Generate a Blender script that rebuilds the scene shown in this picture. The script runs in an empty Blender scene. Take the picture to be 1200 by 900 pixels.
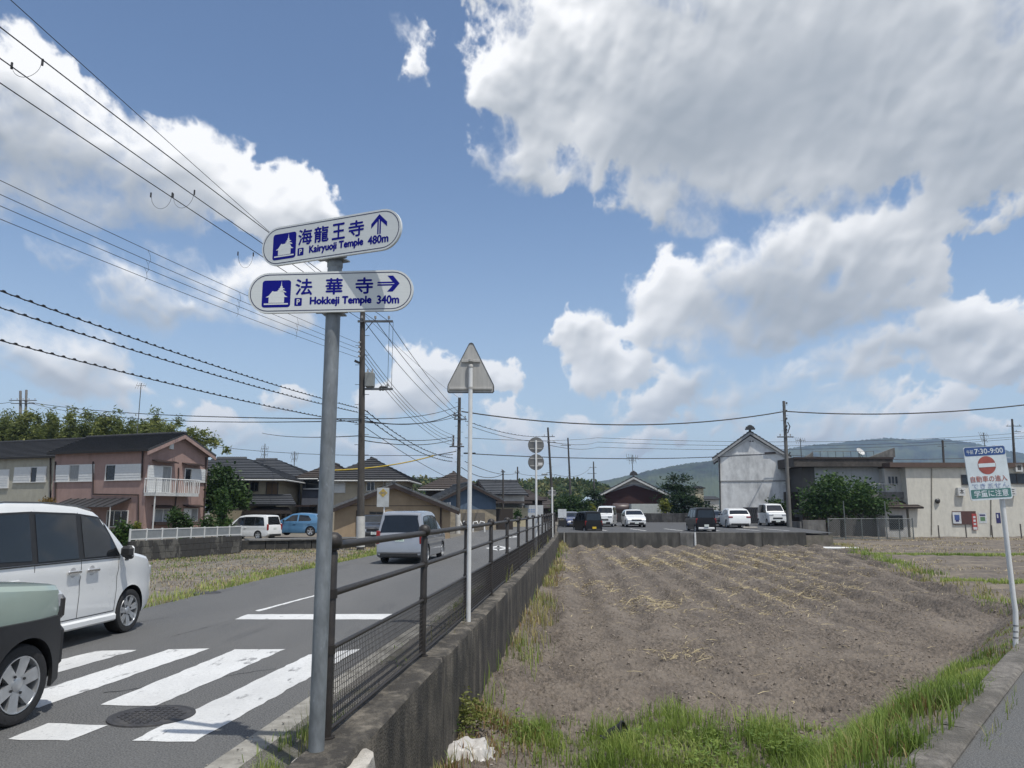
import bpy, bmesh, math, random
import numpy as np
from mathutils import Vector, Matrix

random.seed(7)
rng = np.random.default_rng(11)
SC = bpy.context.scene
COL = SC.collection
R = math.radians

# ------------------------------------------------------------------ camera
EYE, PITCH, FPX = 1.65, R(9.34), 900.0          # eye height, upward tilt, focal length (1200 px wide frame)
cam_data = bpy.data.cameras.new('camera')
cam_data.sensor_width = 36.0
cam_data.lens = 36.0 * FPX / 1200.0
cam_data.clip_start = 0.05
cam_data.clip_end = 20000
cam = bpy.data.objects.new('camera', cam_data)
COL.objects.link(cam)
cam.location = (0, 0, EYE)
cam.rotation_euler = (R(90) + PITCH, 0, 0)
SC.camera = cam
SC.render.engine = 'CYCLES'
SC.view_settings.view_transform = 'Standard'
SC.view_settings.look = 'None'
SC.view_settings.exposure = 0.0
SC.view_settings.gamma = 1.0
SC.view_settings.use_curve_mapping = False
try:
    SC.cycles.use_denoising = True
    SC.cycles.max_bounces = 6
    SC.cycles.transparent_max_bounces = 8
    SC.cycles.volume_bounces = 0
except Exception:
    pass

def ray(px, py):
    cx, cy = (px - 600) / FPX, (450 - py) / FPX
    return Vector((cx, math.cos(PITCH) - cy * math.sin(PITCH), math.sin(PITCH) + cy * math.cos(PITCH)))
def gp(px, py, z=0.0):                             # the place on a level of height z seen at a point of the photograph
    d = ray(px, py); t = (z - EYE) / d.z
    return Vector((d.x * t, d.y * t, z))
def dp(px, py, Y):                                 # the place at distance Y along the view seen there
    d = ray(px, py); t = Y / d.y
    return Vector((d.x * t, Y, EYE + d.z * t))
def azel(px, py):
    d = ray(px, py)
    return math.atan2(d.x, d.y), math.atan2(d.z, math.hypot(d.x, d.y))

# ------------------------------------------------------------------ sky with cumulus clouds, sun
SUN_DIR = Vector((0.27, -0.34, 1.0)).normalized()
SUN_EL = math.asin(SUN_DIR.z)
SUN_AZ = math.atan2(SUN_DIR.x, SUN_DIR.y)

_perm = np.random.default_rng(5).random((512, 512)).astype(np.float32)
def vnoise(x, y, seed=0):
    xi = np.floor(x); yi = np.floor(y)
    fx = (x - xi).astype(np.float32); fy = (y - yi).astype(np.float32)
    fx = fx * fx * fx * (fx * (fx * 6 - 15) + 10); fy = fy * fy * fy * (fy * (fy * 6 - 15) + 10)
    xi = (xi.astype(np.int64) + seed * 37) & 511; yi = (yi.astype(np.int64) + seed * 91) & 511
    x1 = (xi + 1) & 511; y1 = (yi + 1) & 511
    a = _perm[yi, xi]; b = _perm[yi, x1]; c = _perm[y1, xi]; d = _perm[y1, x1]
    return (a + (b - a) * fx) * (1 - fy) + (c + (d - c) * fx) * fy
def fbm(x, y, octs=6, seed=0, gain=0.5, billow=False):
    s = 0; amp = 1.0; tot = 0.0
    for k in range(octs):
        ca, sa = math.cos(0.6 + k), math.sin(0.6 + k)
        n = vnoise((x * ca - y * sa) * 2 ** k + 13.7 * k, (x * sa + y * ca) * 2 ** k + 7.1 * k, seed + k)
        if billow: n = 1 - np.abs(2 * n - 1)
        s = s + amp * n; tot += amp; amp *= gain
    return s / tot

# (x, y, radius x, radius y, strength) of the cumulus heaps, in the photograph's directions
BLOBS = [
 # great bank overhead
 (700,70,150,105,1.15),(620,120,85,75,1),(590,170,62,45,.9),(840,90,190,135,1.3),(1000,90,210,150,1.3),(1150,60,200,150,1.3),(1240,120,150,85,1.1),
 (760,235,62,48,.7),(815,215,80,52,.85),(890,190,90,55,.95),(1045,178,95,36,.8),(1150,192,100,38,.8),(660,185,90,38,.8),(1000,-60,420,120,1.2),(745,150,120,80,1.1),
 (800,262,45,28,.55),
 # second heap
 (1045,290,85,62,1.05),(960,300,110,58,1.1),(870,335,120,58,1.15),(795,352,62,45,.95),(980,345,130,48,1.1),(900,372,130,30,1.0),(700,408,70,36,1.0),(745,412,60,36,.9),(660,425,40,18,.6),(1075,238,50,38,.75),
 # lower heaps on the right
 (825,432,62,30,.85),(770,455,70,24,.6),(850,450,60,24,.6),(1125,385,100,36,.9),(1050,412,110,30,.85),(1195,372,70,40,.85),(920,430,48,24,.6),(1000,440,80,24,.6),(1150,425,110,26,.8),(1200,400,60,40,.8),
 (650,487,56,28,.8),(590,500,60,22,.45),(900,474,110,16,.5),(1080,470,130,18,.5),(760,480,80,16,.4),(700,522,150,26,.55),(1000,500,200,24,.6),(620,500,60,22,.7),(470,520,90,24,.55),
 # bank at the left
 (30,140,120,85,1.15),(-60,170,120,100,1.1),(110,160,80,68,1.1),(78,92,38,42,.85),(185,185,75,62,1.1),(255,222,82,52,1.05),(325,238,66,44,1.0),(150,235,130,42,1.0),(365,250,30,22,.7),(35,35,40,22,.45),(10,90,45,30,.7),
 (115,315,48,34,.7),(155,350,66,34,.9),(205,378,68,28,.9),(270,345,66,40,.85),(325,340,70,48,1.1),(300,375,85,24,.8),(230,320,60,25,.35),
 (45,422,72,46,1.25),(90,440,44,26,.95),(485,448,52,38,.9),(555,458,40,24,.6),(484,92,34,56,.40),(468,66,24,30,.33),(350,460,46,22,.75),(260,500,80,26,.85),(20,478,60,20,.5),(430,520,90,16,.4),(120,470,70,16,.35),(1140,250,20,8,.3),(1190,246,22,14,.4),(300,520,110,24,.6),
]
# grey undersides, where a heap is deepest
BASES = [(845,150,165,80,.62),(950,95,110,75,.50),(770,185,95,44,.45),(1120,195,110,45,.60),(1030,40,60,40,.3),(880,358,150,36,.65),(1000,350,120,30,.55),(720,425,60,16,.35),(50,205,140,50,.62),(190,238,100,26,.35),(1120,402,120,22,.35),(180,372,70,16,.3),(50,448,50,16,.4),(480,470,60,14,.35),(840,452,60,14,.3)]
def cloud_field(AZ, EL):
    fq = 1.0 / (0.35 + 0.65 * np.clip(EL, 0, 1.2) / 0.7)
    wx = (fbm(AZ * 7, EL * 8, 5, 3) - .5); wy = (fbm(AZ * 7 + 40, EL * 8 + 9, 5, 8) - .5)
    X = AZ + wx * .14; Y = EL + wy * .11
    F = np.full(AZ.shape, -1.0, np.float32)
    for (px, py, rx, ry, s) in BLOBS:
        a, e = azel(px, py)
        k = math.cos(e)
        d2 = ((X - a) * k * FPX / (rx * 1.02)) ** 2 + ((Y - e) * FPX / (ry * 1.02)) ** 2
        v = s * (1.0 - d2) ; v = np.maximum(v, -1.0)
        h = np.clip(.5 + .5 * (F - v) / .35, 0, 1)
        F = v * (1 - h) + F * h + .35 * h * (1 - h) * .6
    # the rest of the sky carries on with the same kind of clouds
    gen = (fbm(AZ * 1.9 * fq ** .5 + 20, EL * 3.6 + 5, 4, 21) - .50) * 5.0
    ax = np.abs(AZ)
    m = np.clip(np.maximum((ax - .66) / .14, (EL - .62) / .12), 0, 1)
    F = F * (1 - m) + np.clip(gen, -1, 1.2) * m
    bil = fbm((AZ + wx * .05) * 19 * fq ** .5, (EL + wy * .05) * 21 * fq ** .5, 6, 31, .52, True)
    bil2 = fbm(AZ * 15 * fq ** .5, EL * 17 * fq ** .5, 3, 31, .45, True)
    fine = fbm(AZ * 60, EL * 66, 5, 51, .6)
    return F - .17 + (bil - .62) * 1.0 + (fine - .5) * .5, F - .17 + (bil2 - .62) * .8
def smooth(a, b, x):
    t = np.clip((x - a) / (b - a), 0, 1); return t * t * (3 - 2 * t)
def blur(a, r):
    for ax in (0, 1):
        for _ in range(2):
            p = np.cumsum(np.concatenate([np.take(a, [0] * (r + 1), ax), a, np.take(a, [-1] * r, ax)], ax), ax, dtype=np.float64)
            n = 2 * r + 1
            sl1 = [slice(None)] * 2; sl2 = [slice(None)] * 2
            sl1[ax] = slice(n, None); sl2[ax] = slice(0, -n)
            a = ((p[tuple(sl1)] - p[tuple(sl2)]) / n).astype(np.float32)
    return a
def cloud_image(name, w, h, az0, az1, el0, el1):
    az = np.linspace(az0, az1, w, dtype=np.float32); el = np.linspace(el0, el1, h, dtype=np.float32)
    AZ, EL = np.meshgrid(az, el)
    D, S = cloud_field(AZ, EL)
    soft = .28 + .9 * smooth(.42, .7, fbm(AZ * 5 + 3, EL * 6 + 50, 3, 71))
    alpha = smooth(-.04, 1, D / soft) ** .95
    T = np.clip(D, 0, 1.6)
    dpx = (el1 - el0) / h                               # radians per row
    # light comes from high above: what lies under a thick heap is grey, heads and rims are white
    tau = np.zeros_like(T)
    L = 0.075
    acc = np.zeros(w, np.float32); keep = math.exp(-dpx / L)
    for r in range(h - 1, -1, -1):
        tau[r] = acc
        acc = acc * keep + T[r] * dpx / L
    tau = blur(tau, max(1, int(.006 / dpx)))
    def rel(a, r, k, lo, hi):
        B = blur(np.clip(a, -.2, 1.6), max(1, int(r / dpx)))
        gy = np.gradient(B, axis=0) / dpx; gx = np.gradient(B, axis=1) / dpx
        return np.clip((-gy * .9 + gx * .3) * k, lo, hi)
    relief = rel(S, .012, .020, -.22, .30) + rel(D, .0055, .0095, -.20, .28) + rel(D, .0022, .0030, -.10, .14)
    thick = blur(T, max(1, int(.03 / dpx)))
    patch = fbm(AZ * 9 + 30, EL * 11 + 3, 4, 91) - .5
    light = np.exp(-1.05 * np.maximum(tau - .12, 0)) * (1 - .42 * smooth(.45, 1.15, thick)) * (1 + patch * .9) + relief * (.42 + .75 * np.exp(-2.0 * tau)) + patch * .30
    for (px, py, rx, ry, s) in BASES:
        a, e = azel(px, py); k = math.cos(e)
        light = light * (1 - s * np.exp(-(((AZ - a) * k * FPX / rx) ** 2 + ((EL - e) * FPX / ry) ** 2) * .9))
    light = np.clip(light + .12, 0, 1.12)
    light = light * (1 - .22 * smooth(.30, .02, EL))
    dark = np.array([.25, .292, .345], np.float32); white = np.array([.82, .83, .845], np.float32)
    g = np.clip(light, 0, 1.1)[..., None]
    rgb = dark + (white - dark) * g
    hz = smooth(.30, .0, EL)[..., None]                 # far clouds sink into the pale horizon air
    rgb = rgb * (1 - .30 * hz) + np.array([.50, .57, .64], np.float32) * .30 * hz
    alpha = alpha * (1 - .22 * smooth(.12, .0, EL))
    buf = np.ones((h, w, 4), np.float32)
    buf[..., :3] = rgb * 10; buf[..., 3] = alpha
    im = bpy.data.images.new(name, w, h, alpha=True, float_buffer=True)
    im.colorspace_settings.name = 'Non-Color'
    im.alpha_mode = 'CHANNEL_PACKED'
    im.pixels.foreach_set(buf.ravel()); im.update(); im.pack()
    return im
VW = (-.80, .80, -.04, .80)
img_front = cloud_image('cumulus_ahead', 2304, 1210, *VW)
img_round = cloud_image('cumulus_around', 1280, 330, -math.pi, math.pi, -.04, math.pi / 2)

world = bpy.data.worlds.new('World'); SC.world = world; world.use_nodes = True
nt = world.node_tree; N = nt.nodes; LK = nt.links; N.clear()
def wn(t, **k):
    n = N.new(t)
    for a, b in k.items(): setattr(n, a, b)
    return n
def wm(op, a, b=None, c=None):
    n = wn('ShaderNodeMath', operation=op)
    for i, v in enumerate((a, b, c)):
        if v is None: continue
        if isinstance(v, (int, float)): n.inputs[i].default_value = v
        else: LK.new(v, n.inputs[i])
    return n.outputs[0]
tc = wn('ShaderNodeTexCoord')
sx = wn('ShaderNodeSeparateXYZ'); LK.new(tc.outputs['Generated'], sx.inputs[0])
w_az = wm('ARCTAN2', sx.outputs[0], sx.outputs[1])
w_el = wm('ARCSINE', wm('MINIMUM', wm('MAXIMUM', sx.outputs[2], -1.0), 1.0))
def lookup(im, a0, a1, e0, e1):
    u = wm('DIVIDE', wm('SUBTRACT', w_az, a0), a1 - a0); v = wm('DIVIDE', wm('SUBTRACT', w_el, e0), e1 - e0)
    c = wn('ShaderNodeCombineXYZ'); LK.new(u, c.inputs[0]); LK.new(v, c.inputs[1])
    t = wn('ShaderNodeTexImage', image=im, interpolation='Cubic', extension='EXTEND'); LK.new(c.outputs[0], t.inputs[0])
    return t
tf = lookup(img_front, *VW); tr = lookup(img_round, -math.pi, math.pi, -.04, math.pi / 2)
inside = wm('MULTIPLY', wm('LESS_THAN', wm('ABSOLUTE', w_az), .79), wm('LESS_THAN', w_el, .79))
mc = wn('ShaderNodeMix', data_type='RGBA'); LK.new(inside, mc.inputs[0]); LK.new(tr.outputs[0], mc.inputs[6]); LK.new(tf.outputs[0], mc.inputs[7])
ma = wn('ShaderNodeMix', data_type='FLOAT'); LK.new(inside, ma.inputs[0]); LK.new(tr.outputs[1], ma.inputs[2]); LK.new(tf.outputs[1], ma.inputs[3])
sky = wn('ShaderNodeTexSky', sky_type='NISHITA')
sky.sun_disc = False; sky.sun_elevation = SUN_EL; sky.sun_rotation = SUN_AZ
sky.altitude = 0; sky.air_density = 1.0; sky.dust_density = .35; sky.ozone_density = 3.0
hs = wn('ShaderNodeHueSaturation'); hs.inputs['Saturation'].default_value = 0.99; hs.inputs['Value'].default_value = 1.14
LK.new(sky.outputs[0], hs.inputs['Color'])
hz = wm('POWER', wm('SUBTRACT', 1.0, wm('MINIMUM', wm('MULTIPLY', wm('MAXIMUM', w_el, 0.0), 1.75), 1.0)), 3.0)     # pale air towards the horizon
hm = wn('ShaderNodeMix', data_type='RGBA'); LK.new(wm('MULTIPLY', hz, .93), hm.inputs[0]); LK.new(hs.outputs[0], hm.inputs[6]); hm.inputs[7].default_value = (4.7, 5.6, 6.5, 1)
mx = wn('ShaderNodeMix', data_type='RGBA'); LK.new(ma.outputs[0], mx.inputs[0]); LK.new(hm.outputs[2], mx.inputs[6]); LK.new(mc.outputs[2], mx.inputs[7])
bg = wn('ShaderNodeBackground'); bg.inputs[1].default_value = 0.12
LK.new(mx.outputs[2], bg.inputs[0])
wo = wn('ShaderNodeOutputWorld'); LK.new(bg.outputs[0], wo.inputs[0])
try:
    world.cycles.sampling_method = 'MANUAL'; world.cycles.sample_map_resolution = 512
except Exception: pass

sun_data = bpy.data.lights.new('sun', 'SUN'); sun_data.energy = 3.9; sun_data.angle = R(0.55); sun_data.color = (1.0, .965, .90)
sun = bpy.data.objects.new('sun', sun_data); COL.objects.link(sun)
sun.rotation_euler = SUN_DIR.to_track_quat('Z', 'Y').to_euler()

# ------------------------------------------------------------------ materials
def lin(c):                                        # sRGB 0-255 to linear
    return tuple(((v / 255) / 12.92 if v / 255 <= .04045 else ((v / 255 + .055) / 1.055) ** 2.4) for v in c)
_mats = {}
def mat(name, col, rough=.7, var=.15, scale=5.0, stretch=(1, 1, 1), bump=0.0, bscale=40.0, metal=0.0, coat=0.0, col2=None, thr=(.35, .65), spec=.5, trans=0.0, emit=None, detail=6, rvar=.1):
    if name in _mats: return _mats[name]
    m = bpy.data.materials.new(name); m.use_nodes = True
    n = m.node_tree.nodes; l = m.node_tree.links
    b = n['Principled BSDF']
    tc = n.new('ShaderNodeTexCoord'); mp = n.new('ShaderNodeMapping'); mp.inputs['Scale'].default_value = stretch
    l.new(tc.outputs['Object'], mp.inputs[0])
    nz = n.new('ShaderNodeTexNoise'); nz.inputs['Scale'].default_value = scale; nz.inputs['Detail'].default_value = detail; nz.inputs['Roughness'].default_value = .62
    l.new(mp.outputs[0], nz.inputs[0])
    rp = n.new('ShaderNodeValToRGB'); e = rp.color_ramp.elements
    c0 = tuple(v * (1 - var) for v in col[:3]) if col2 is None else col[:3]
    c1 = tuple(min(1, v * (1 + var)) for v in col[:3]) if col2 is None else col2[:3]
    e[0].position, e[1].position = thr; e[0].color = (*c0, 1); e[1].color = (*c1, 1)
    l.new(nz.outputs[0], rp.inputs[0]); l.new(rp.outputs[0], b.inputs['Base Color'])
    b.inputs['Metallic'].default_value = metal
    b.inputs['Specular IOR Level'].default_value = spec
    b.inputs['Coat Weight'].default_value = coat; b.inputs['Coat Roughness'].default_value = .04
    b.inputs['Transmission Weight'].default_value = trans
    mr = n.new('ShaderNodeMapRange'); mr.inputs[3].default_value = max(0, rough - rvar); mr.inputs[4].default_value = min(1, rough + rvar)
    l.new(nz.outputs[0], mr.inputs[0]); l.new(mr.outputs[0], b.inputs['Roughness'])
    if bump:
        n2 = n.new('ShaderNodeTexNoise'); n2.inputs['Scale'].default_value = bscale; n2.inputs['Detail'].default_value = 5
        l.new(mp.outputs[0], n2.inputs[0])
        bp = n.new('ShaderNodeBump'); bp.inputs['Strength'].default_value = bump; bp.inputs['Distance'].default_value = .02
        l.new(n2.outputs[0], bp.inputs['Height']); l.new(bp.outputs[0], b.inputs['Normal'])
    _mats[name] = m
    return m
def layer(m, col, scale, thr, stretch=(1, 1, 1), fac=1.0, detail=8):
    """lays a second noise-shaped stain over a material's colour"""
    n = m.node_tree.nodes; l = m.node_tree.links; b = n['Principled BSDF']
    src = b.inputs['Base Color'].links[0].from_socket
    tc = n.new('ShaderNodeTexCoord'); mp = n.new('ShaderNodeMapping'); mp.inputs['Scale'].default_value = stretch
    mp.inputs['Location'].default_value = (3.1 * scale, 1.7, .9)
    l.new(tc.outputs['Object'], mp.inputs[0])
    nz = n.new('ShaderNodeTexNoise'); nz.inputs['Scale'].default_value = scale; nz.inputs['Detail'].default_value = detail; nz.inputs['Roughness'].default_value = .65
    l.new(mp.outputs[0], nz.inputs[0])
    mr = n.new('ShaderNodeMapRange'); mr.inputs[1].default_value, mr.inputs[2].default_value = thr; mr.inputs[4].default_value = fac
    l.new(nz.outputs[0], mr.inputs[0])
    mx = n.new('ShaderNodeMix'); mx.data_type = 'RGBA'
    l.new(mr.outputs[0], mx.inputs[0]); l.new(src, mx.inputs[6]); mx.inputs[7].default_value = (*col[:3], 1)
    l.new(mx.outputs[2], b.inputs['Base Color'])
    return m

# ------------------------------------------------------------------ mesh builder
class MB:
    def __init__(s): s.v = []; s.f = []; s.mi = []
    def add(s, vs, fs, mi=0):
        o = len(s.v); s.v += [tuple(v) for v in vs]; s.f += [tuple(i + o for i in f) for f in fs]; s.mi += [mi] * len(fs); return s
    def box(s, c, d, M=None, mi=0, bev=0.0):
        x, y, z = (k / 2 for k in d); C = Vector(c)
        if bev > 0:
            b = min(bev, x * .9, y * .9, z * .9); vs = []; 
            for sx in (-1, 1):
                for sy in (-1, 1):
                    for sz in (-1, 1):
                        vs += [(sx * (x - b), sy * (y - b), sz * z), (sx * (x - b), sy * y, sz * (z - b)), (sx * x, sy * (y - b), sz * (z - b))]
            bm = bmesh.new(); bv = [bm.verts.new(v) for v in vs]; r = bmesh.ops.convex_hull(bm, input=bv)
            bm.verts.index_update(); P = [v.co.copy() for v in bm.verts]; idx = {v: i for i, v in enumerate(bm.verts)}
            fs = [tuple(idx[v] for v in f.verts) for f in bm.faces]; bm.free()
            P = [(M @ p if M else p) + C for p in P]
            return s.add(P, fs, mi)
        P = [Vector((sx * x, sy * y, sz * z)) for sz in (-1, 1) for sy in (-1, 1) for sx in (-1, 1)]
        P = [(M @ p if M else p) + C for p in P]
        return s.add(P, [(0, 2, 3, 1), (4, 5, 7, 6), (0, 1, 5, 4), (2, 6, 7, 3), (0, 4, 6, 2), (1, 3, 7, 5)], mi)
    def tube(s, pts, r, n=8, cap=True, mi=0):
        pts = [Vector(p) for p in pts]; rs = r if isinstance(r, (list, tuple)) else [r] * len(pts)
        vs = []; fs = []; prev = None
        for i, p in enumerate(pts):
            t = (pts[min(i + 1, len(pts) - 1)] - pts[max(i - 1, 0)])
            t = t.normalized() if t.length > 1e-9 else Vector((0, 0, 1))
            if prev is None:
                a = t.cross(Vector((0, 0, 1)) if abs(t.z) < .95 else Vector((1, 0, 0))).normalized()
            else:
                a = (prev - t * prev.dot(t)); a = a.normalized() if a.length > 1e-6 else t.orthogonal().normalized()
            prev = a; b = t.cross(a)
            for k in range(n):
                q = 2 * math.pi * k / n
                vs.append(p + (a * math.cos(q) + b * math.sin(q)) * rs[i])
        for i in range(len(pts) - 1):
            for k in range(n):
                fs.append((i * n + k, i * n + (k + 1) % n, (i + 1) * n + (k + 1) % n, (i + 1) * n + k))
        if cap:
            fs.append(tuple(range(n - 1, -1, -1))); fs.append(tuple((len(pts) - 1) * n + k for k in range(n)))
        return s.add(vs, fs, mi)
    def lathe(s, prof, n=20, M=None, mi=0, c=(0, 0, 0), cap=True):
        """profile of (radius, height) turned about local z"""
        C = Vector(c); vs = []; fs = []
        for (r, h) in prof:
            for k in range(n):
                q = 2 * math.pi * k / n; p = Vector((r * math.cos(q), r * math.sin(q), h)); vs.append((M @ p if M else p) + C)
        for i in range(len(prof) - 1):
            for k in range(n): fs.append((i * n + k, i * n + (k + 1) % n, (i + 1) * n + (k + 1) % n, (i + 1) * n + k))
        if cap and prof[0][0] > 1e-5: fs.append(tuple(range(n - 1, -1, -1)))
        if cap and prof[-1][0] > 1e-5: fs.append(tuple((len(prof) - 1) * n + k for k in range(n)))
        return s.add(vs, fs, mi)
    def prism(s, poly, ex, M=None, c=(0, 0, 0), mi=0):
        """polygon of (x, y) pushed from z=0 to z=ex"""
        n = len(poly); C = Vector(c)
        vs = [Vector((p[0], p[1], 0)) for p in poly] + [Vector((p[0], p[1], ex)) for p in poly]
        vs = [(M @ p if M else p) + C for p in vs]
        fs = [tuple(range(n - 1, -1, -1)), tuple(range(n, 2 * n))] + [(i, (i + 1) % n, n + (i + 1) % n, n + i) for i in range(n)]
        return s.add(vs, fs, mi)
    def quad(s, a, b, c, d, mi=0): return s.add([a, b, c, d], [(0, 1, 2, 3)], mi)
    def mesh(s, name, mats, smooth=None):
        me = bpy.data.meshes.new(name)
        me.from_pydata([tuple(v) for v in s.v], [], s.f)
        for m in (mats if isinstance(mats, (list, tuple)) else [mats]): me.materials.append(m)
        if any(s.mi): me.polygons.foreach_set('material_index', s.mi)
        me.update()
        if smooth is not None:
            me.polygons.foreach_set('use_smooth', [True] * len(me.polygons)); me.set_sharp_from_angle(angle=R(smooth))
        return me
    def build(s, name, mats, parent=None, smooth=None, loc=(0, 0, 0)):
        return link(name, s.mesh(name, mats, smooth), parent, loc)
def link(name, me, parent=None, loc=(0, 0, 0)):
    o = bpy.data.objects.new(name, me); COL.objects.link(o); o.location = loc
    if parent is not None: o.parent = parent
    return o
def tag(o, label=None, cat=None, group=None, kind=None):
    if label: o['label'] = label
    if cat: o['category'] = cat
    if group: o['group'] = group
    if kind: o['kind'] = kind
    return o
def thing(name, label, cat, loc=(0, 0, 0), rz=0.0, group=None):
    o = bpy.data.objects.new(name, None); COL.objects.link(o); o.location = loc; o.rotation_euler = (0, 0, rz)
    o.empty_display_size = .2
    return tag(o, label, cat, group)
def structure(name, mb, m, smooth=None, loc=(0, 0, 0)): return tag(mb.build(name, m, None, smooth, loc), kind='structure')
def fix_normals(o):
    bm = bmesh.new(); bm.from_mesh(o.data); bmesh.ops.recalc_face_normals(bm, faces=bm.faces); bm.to_mesh(o.data); bm.free()

def copy_tree(root, loc, rz=None, label=None, scale=None):
    kids = {}
    for o in COL.objects:
        if o.parent is not None: kids.setdefault(o.parent.name, []).append(o)
    def cp(o, par):
        c = o.copy(); COL.objects.link(c)
        if par is not None: c.parent = par
        for ch in kids.get(o.name, []): cp(ch, c)
        return c
    c = cp(root, None); c.location = loc
    if rz is not None: c.rotation_euler = (0, 0, rz)
    if label: c['label'] = label
    if scale: c.scale = (scale,) * 3
    return c
# numpy mesh from vertex and face arrays (all faces the same size)
def np_mesh(name, V, Fc, mats, smooth=False, attr=None):
    me = bpy.data.meshes.new(name)
    V = np.asarray(V, np.float32); Fc = np.asarray(Fc, np.int32); k = Fc.shape[1]
    me.vertices.add(len(V)); me.vertices.foreach_set('co', V.ravel())
    me.loops.add(Fc.size); me.loops.foreach_set('vertex_index', Fc.ravel())
    me.polygons.add(len(Fc)); me.polygons.foreach_set('loop_start', np.arange(0, Fc.size, k, dtype=np.int32))
    if smooth: me.polygons.foreach_set('use_smooth', np.ones(len(Fc), bool))
    for m in (mats if isinstance(mats, (list, tuple)) else [mats]): me.materials.append(m)
    if attr is not None:
        a = me.attributes.new('tone', 'FLOAT', 'POINT'); a.data.foreach_set('value', np.asarray(attr, np.float32))
    me.update(); me.validate()
    return me
def grid_mesh(name, X, Y, Z, m, smooth=True):
    h, w = X.shape
    V = np.stack([X, Y, Z], -1).reshape(-1, 3)
    i = np.arange(h * w).reshape(h, w)
    Fc = np.stack([i[:-1, :-1], i[:-1, 1:], i[1:, 1:], i[1:, :-1]], -1).reshape(-1, 4)
    return np_mesh(name, V, Fc, m, smooth)

# flat lettering as mesh: fits a body of text into a box (x0, z0, x1, z1) of a panel's own plane (x right, z up), proud by o towards -y
_txc = bpy.data.curves.new('lettering', 'FONT'); _txo = bpy.data.objects.new('lettering', _txc); COL.objects.link(_txo)
def text_shape(body, bold=0.0):
    _txc.body = body; _txc.offset = bold; _txc.resolution_u = 3; _txc.size = 1.0; _txc.extrude = 0
    bpy.context.view_layer.update()
    dg = bpy.context.evaluated_depsgraph_get()
    me = bpy.data.meshes.new_from_object(_txo.evaluated_get(dg))
    V = [v.co.copy() for v in me.vertices]; Fc = [tuple(p.vertices) for p in me.polygons]
    bpy.data.meshes.remove(me)
    return V, Fc
def text_into(mb, body, box, y=-.002, bold=0.0, keep=False, mi=0):
    # strokes are thickened by laying the same shape a hair aside, each sheet a little proud of the last
    e = bold * (box[3] - box[1]) * .9
    if e > 0:
        for i, (dx, dz) in enumerate(((-1, 0), (1, 0), (0, -1), (0, 1))):
            b = (box[0] + e + dx * e, box[1] + e + dz * e, box[2] - e + dx * e, box[3] - e + dz * e); text_into(mb, body, b, y - .00015 * (i + 1), 0, keep, mi)
        return
    V, Fc = text_shape(body, 0)
    if not V: return
    x0, x1 = min(v.x for v in V), max(v.x for v in V); z0, z1 = min(v.y for v in V), max(v.y for v in V)
    sx = (box[2] - box[0]) / max(x1 - x0, 1e-6); sz = (box[3] - box[1]) / max(z1 - z0, 1e-6)
    if keep: sx = sz = min(sx, sz)
    mb.add([(box[0] + (v.x - x0) * sx, y, box[1] + (v.y - z0) * sz) for v in V], Fc, mi)

# ------------------------------------------------------------------ common materials
ASPHALT = layer(layer(layer(mat('asphalt', (.112, .112, .110), .88, .62, 75, bump=.8, bscale=90, detail=3, thr=(.38, .62)), (.24, .24, .23), 62, (.63, .71), (1, 1, 1), .8, 2), (.155, .152, .145), .5, (.42, .7), (1, .22, 1), .7), (.07, .07, .071), 1.1, (.58, .68), (1, .15, 1), .45)
LOT_ASPHALT = layer(mat('old_asphalt', (.075, .076, .078), .9, .3, 60, bump=.2, bscale=120), (.09, .088, .082), .4, (.5, .75), (1, 1, 1), .6)
LANE_ASPHALT = layer(mat('lane_asphalt', (.13, .13, .126), .9, .6, 80, bump=.8, bscale=140, detail=4), (.145, .14, .128), 2.5, (.5, .75), (1, 1, 1), .5)
WHITE_PAINT = layer(layer(layer(mat('road_paint', (.62, .62, .605), .75, .08, 30, bump=.3, bscale=90), (.42, .42, .41), .9, (.45, .7), (1, .5, 1), .6), (.17, .17, .17), 4.0, (.60, .66), (1.6, .5, 1), .85, 10), (.22, .22, .215), 40, (.62, .68), (1, 1, 1), .6, 3)
LINE_PAINT = mat('line_paint', (.62, .62, .6), .75, .2, 20)
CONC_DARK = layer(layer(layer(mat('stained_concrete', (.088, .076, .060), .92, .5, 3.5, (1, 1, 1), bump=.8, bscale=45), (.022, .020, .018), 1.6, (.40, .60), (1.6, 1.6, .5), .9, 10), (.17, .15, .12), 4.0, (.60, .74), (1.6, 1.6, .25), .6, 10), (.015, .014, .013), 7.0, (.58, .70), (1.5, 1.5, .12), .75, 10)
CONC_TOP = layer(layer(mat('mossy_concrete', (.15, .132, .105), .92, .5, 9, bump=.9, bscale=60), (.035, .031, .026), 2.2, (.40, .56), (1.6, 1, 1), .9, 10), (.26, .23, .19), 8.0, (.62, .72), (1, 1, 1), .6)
CONC = layer(mat('concrete', (.30, .285, .255), .9, .2, 6, bump=.5, bscale=50), (.12, .11, .095), 2.2, (.5, .72), (1, 1, 1), .7)
CONC_PALE = mat('pale_concrete', (.42, .39, .34), .9, .2, 9, bump=.6, bscale=60)
CONC_MID = layer(mat('block_wall', (.16, .155, .145), .92, .25, 2, (1, 1, 1), bump=.3, bscale=30), (.06, .058, .055), 1.2, (.45, .65), (1.4, 1.4, .4), .7)
GALV = layer(mat('galvanised_steel', (.215, .232, .240), .55, .25, 14, (1, 1, .35), metal=.35, bump=.1, bscale=60), (.33, .36, .38), 22, (.60, .68), (1, 1, .4), .55)
ALU = mat('sign_back_aluminium', (.40, .39, .365), .6, .12, 5, (4, 1, .6), metal=.08)
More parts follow.
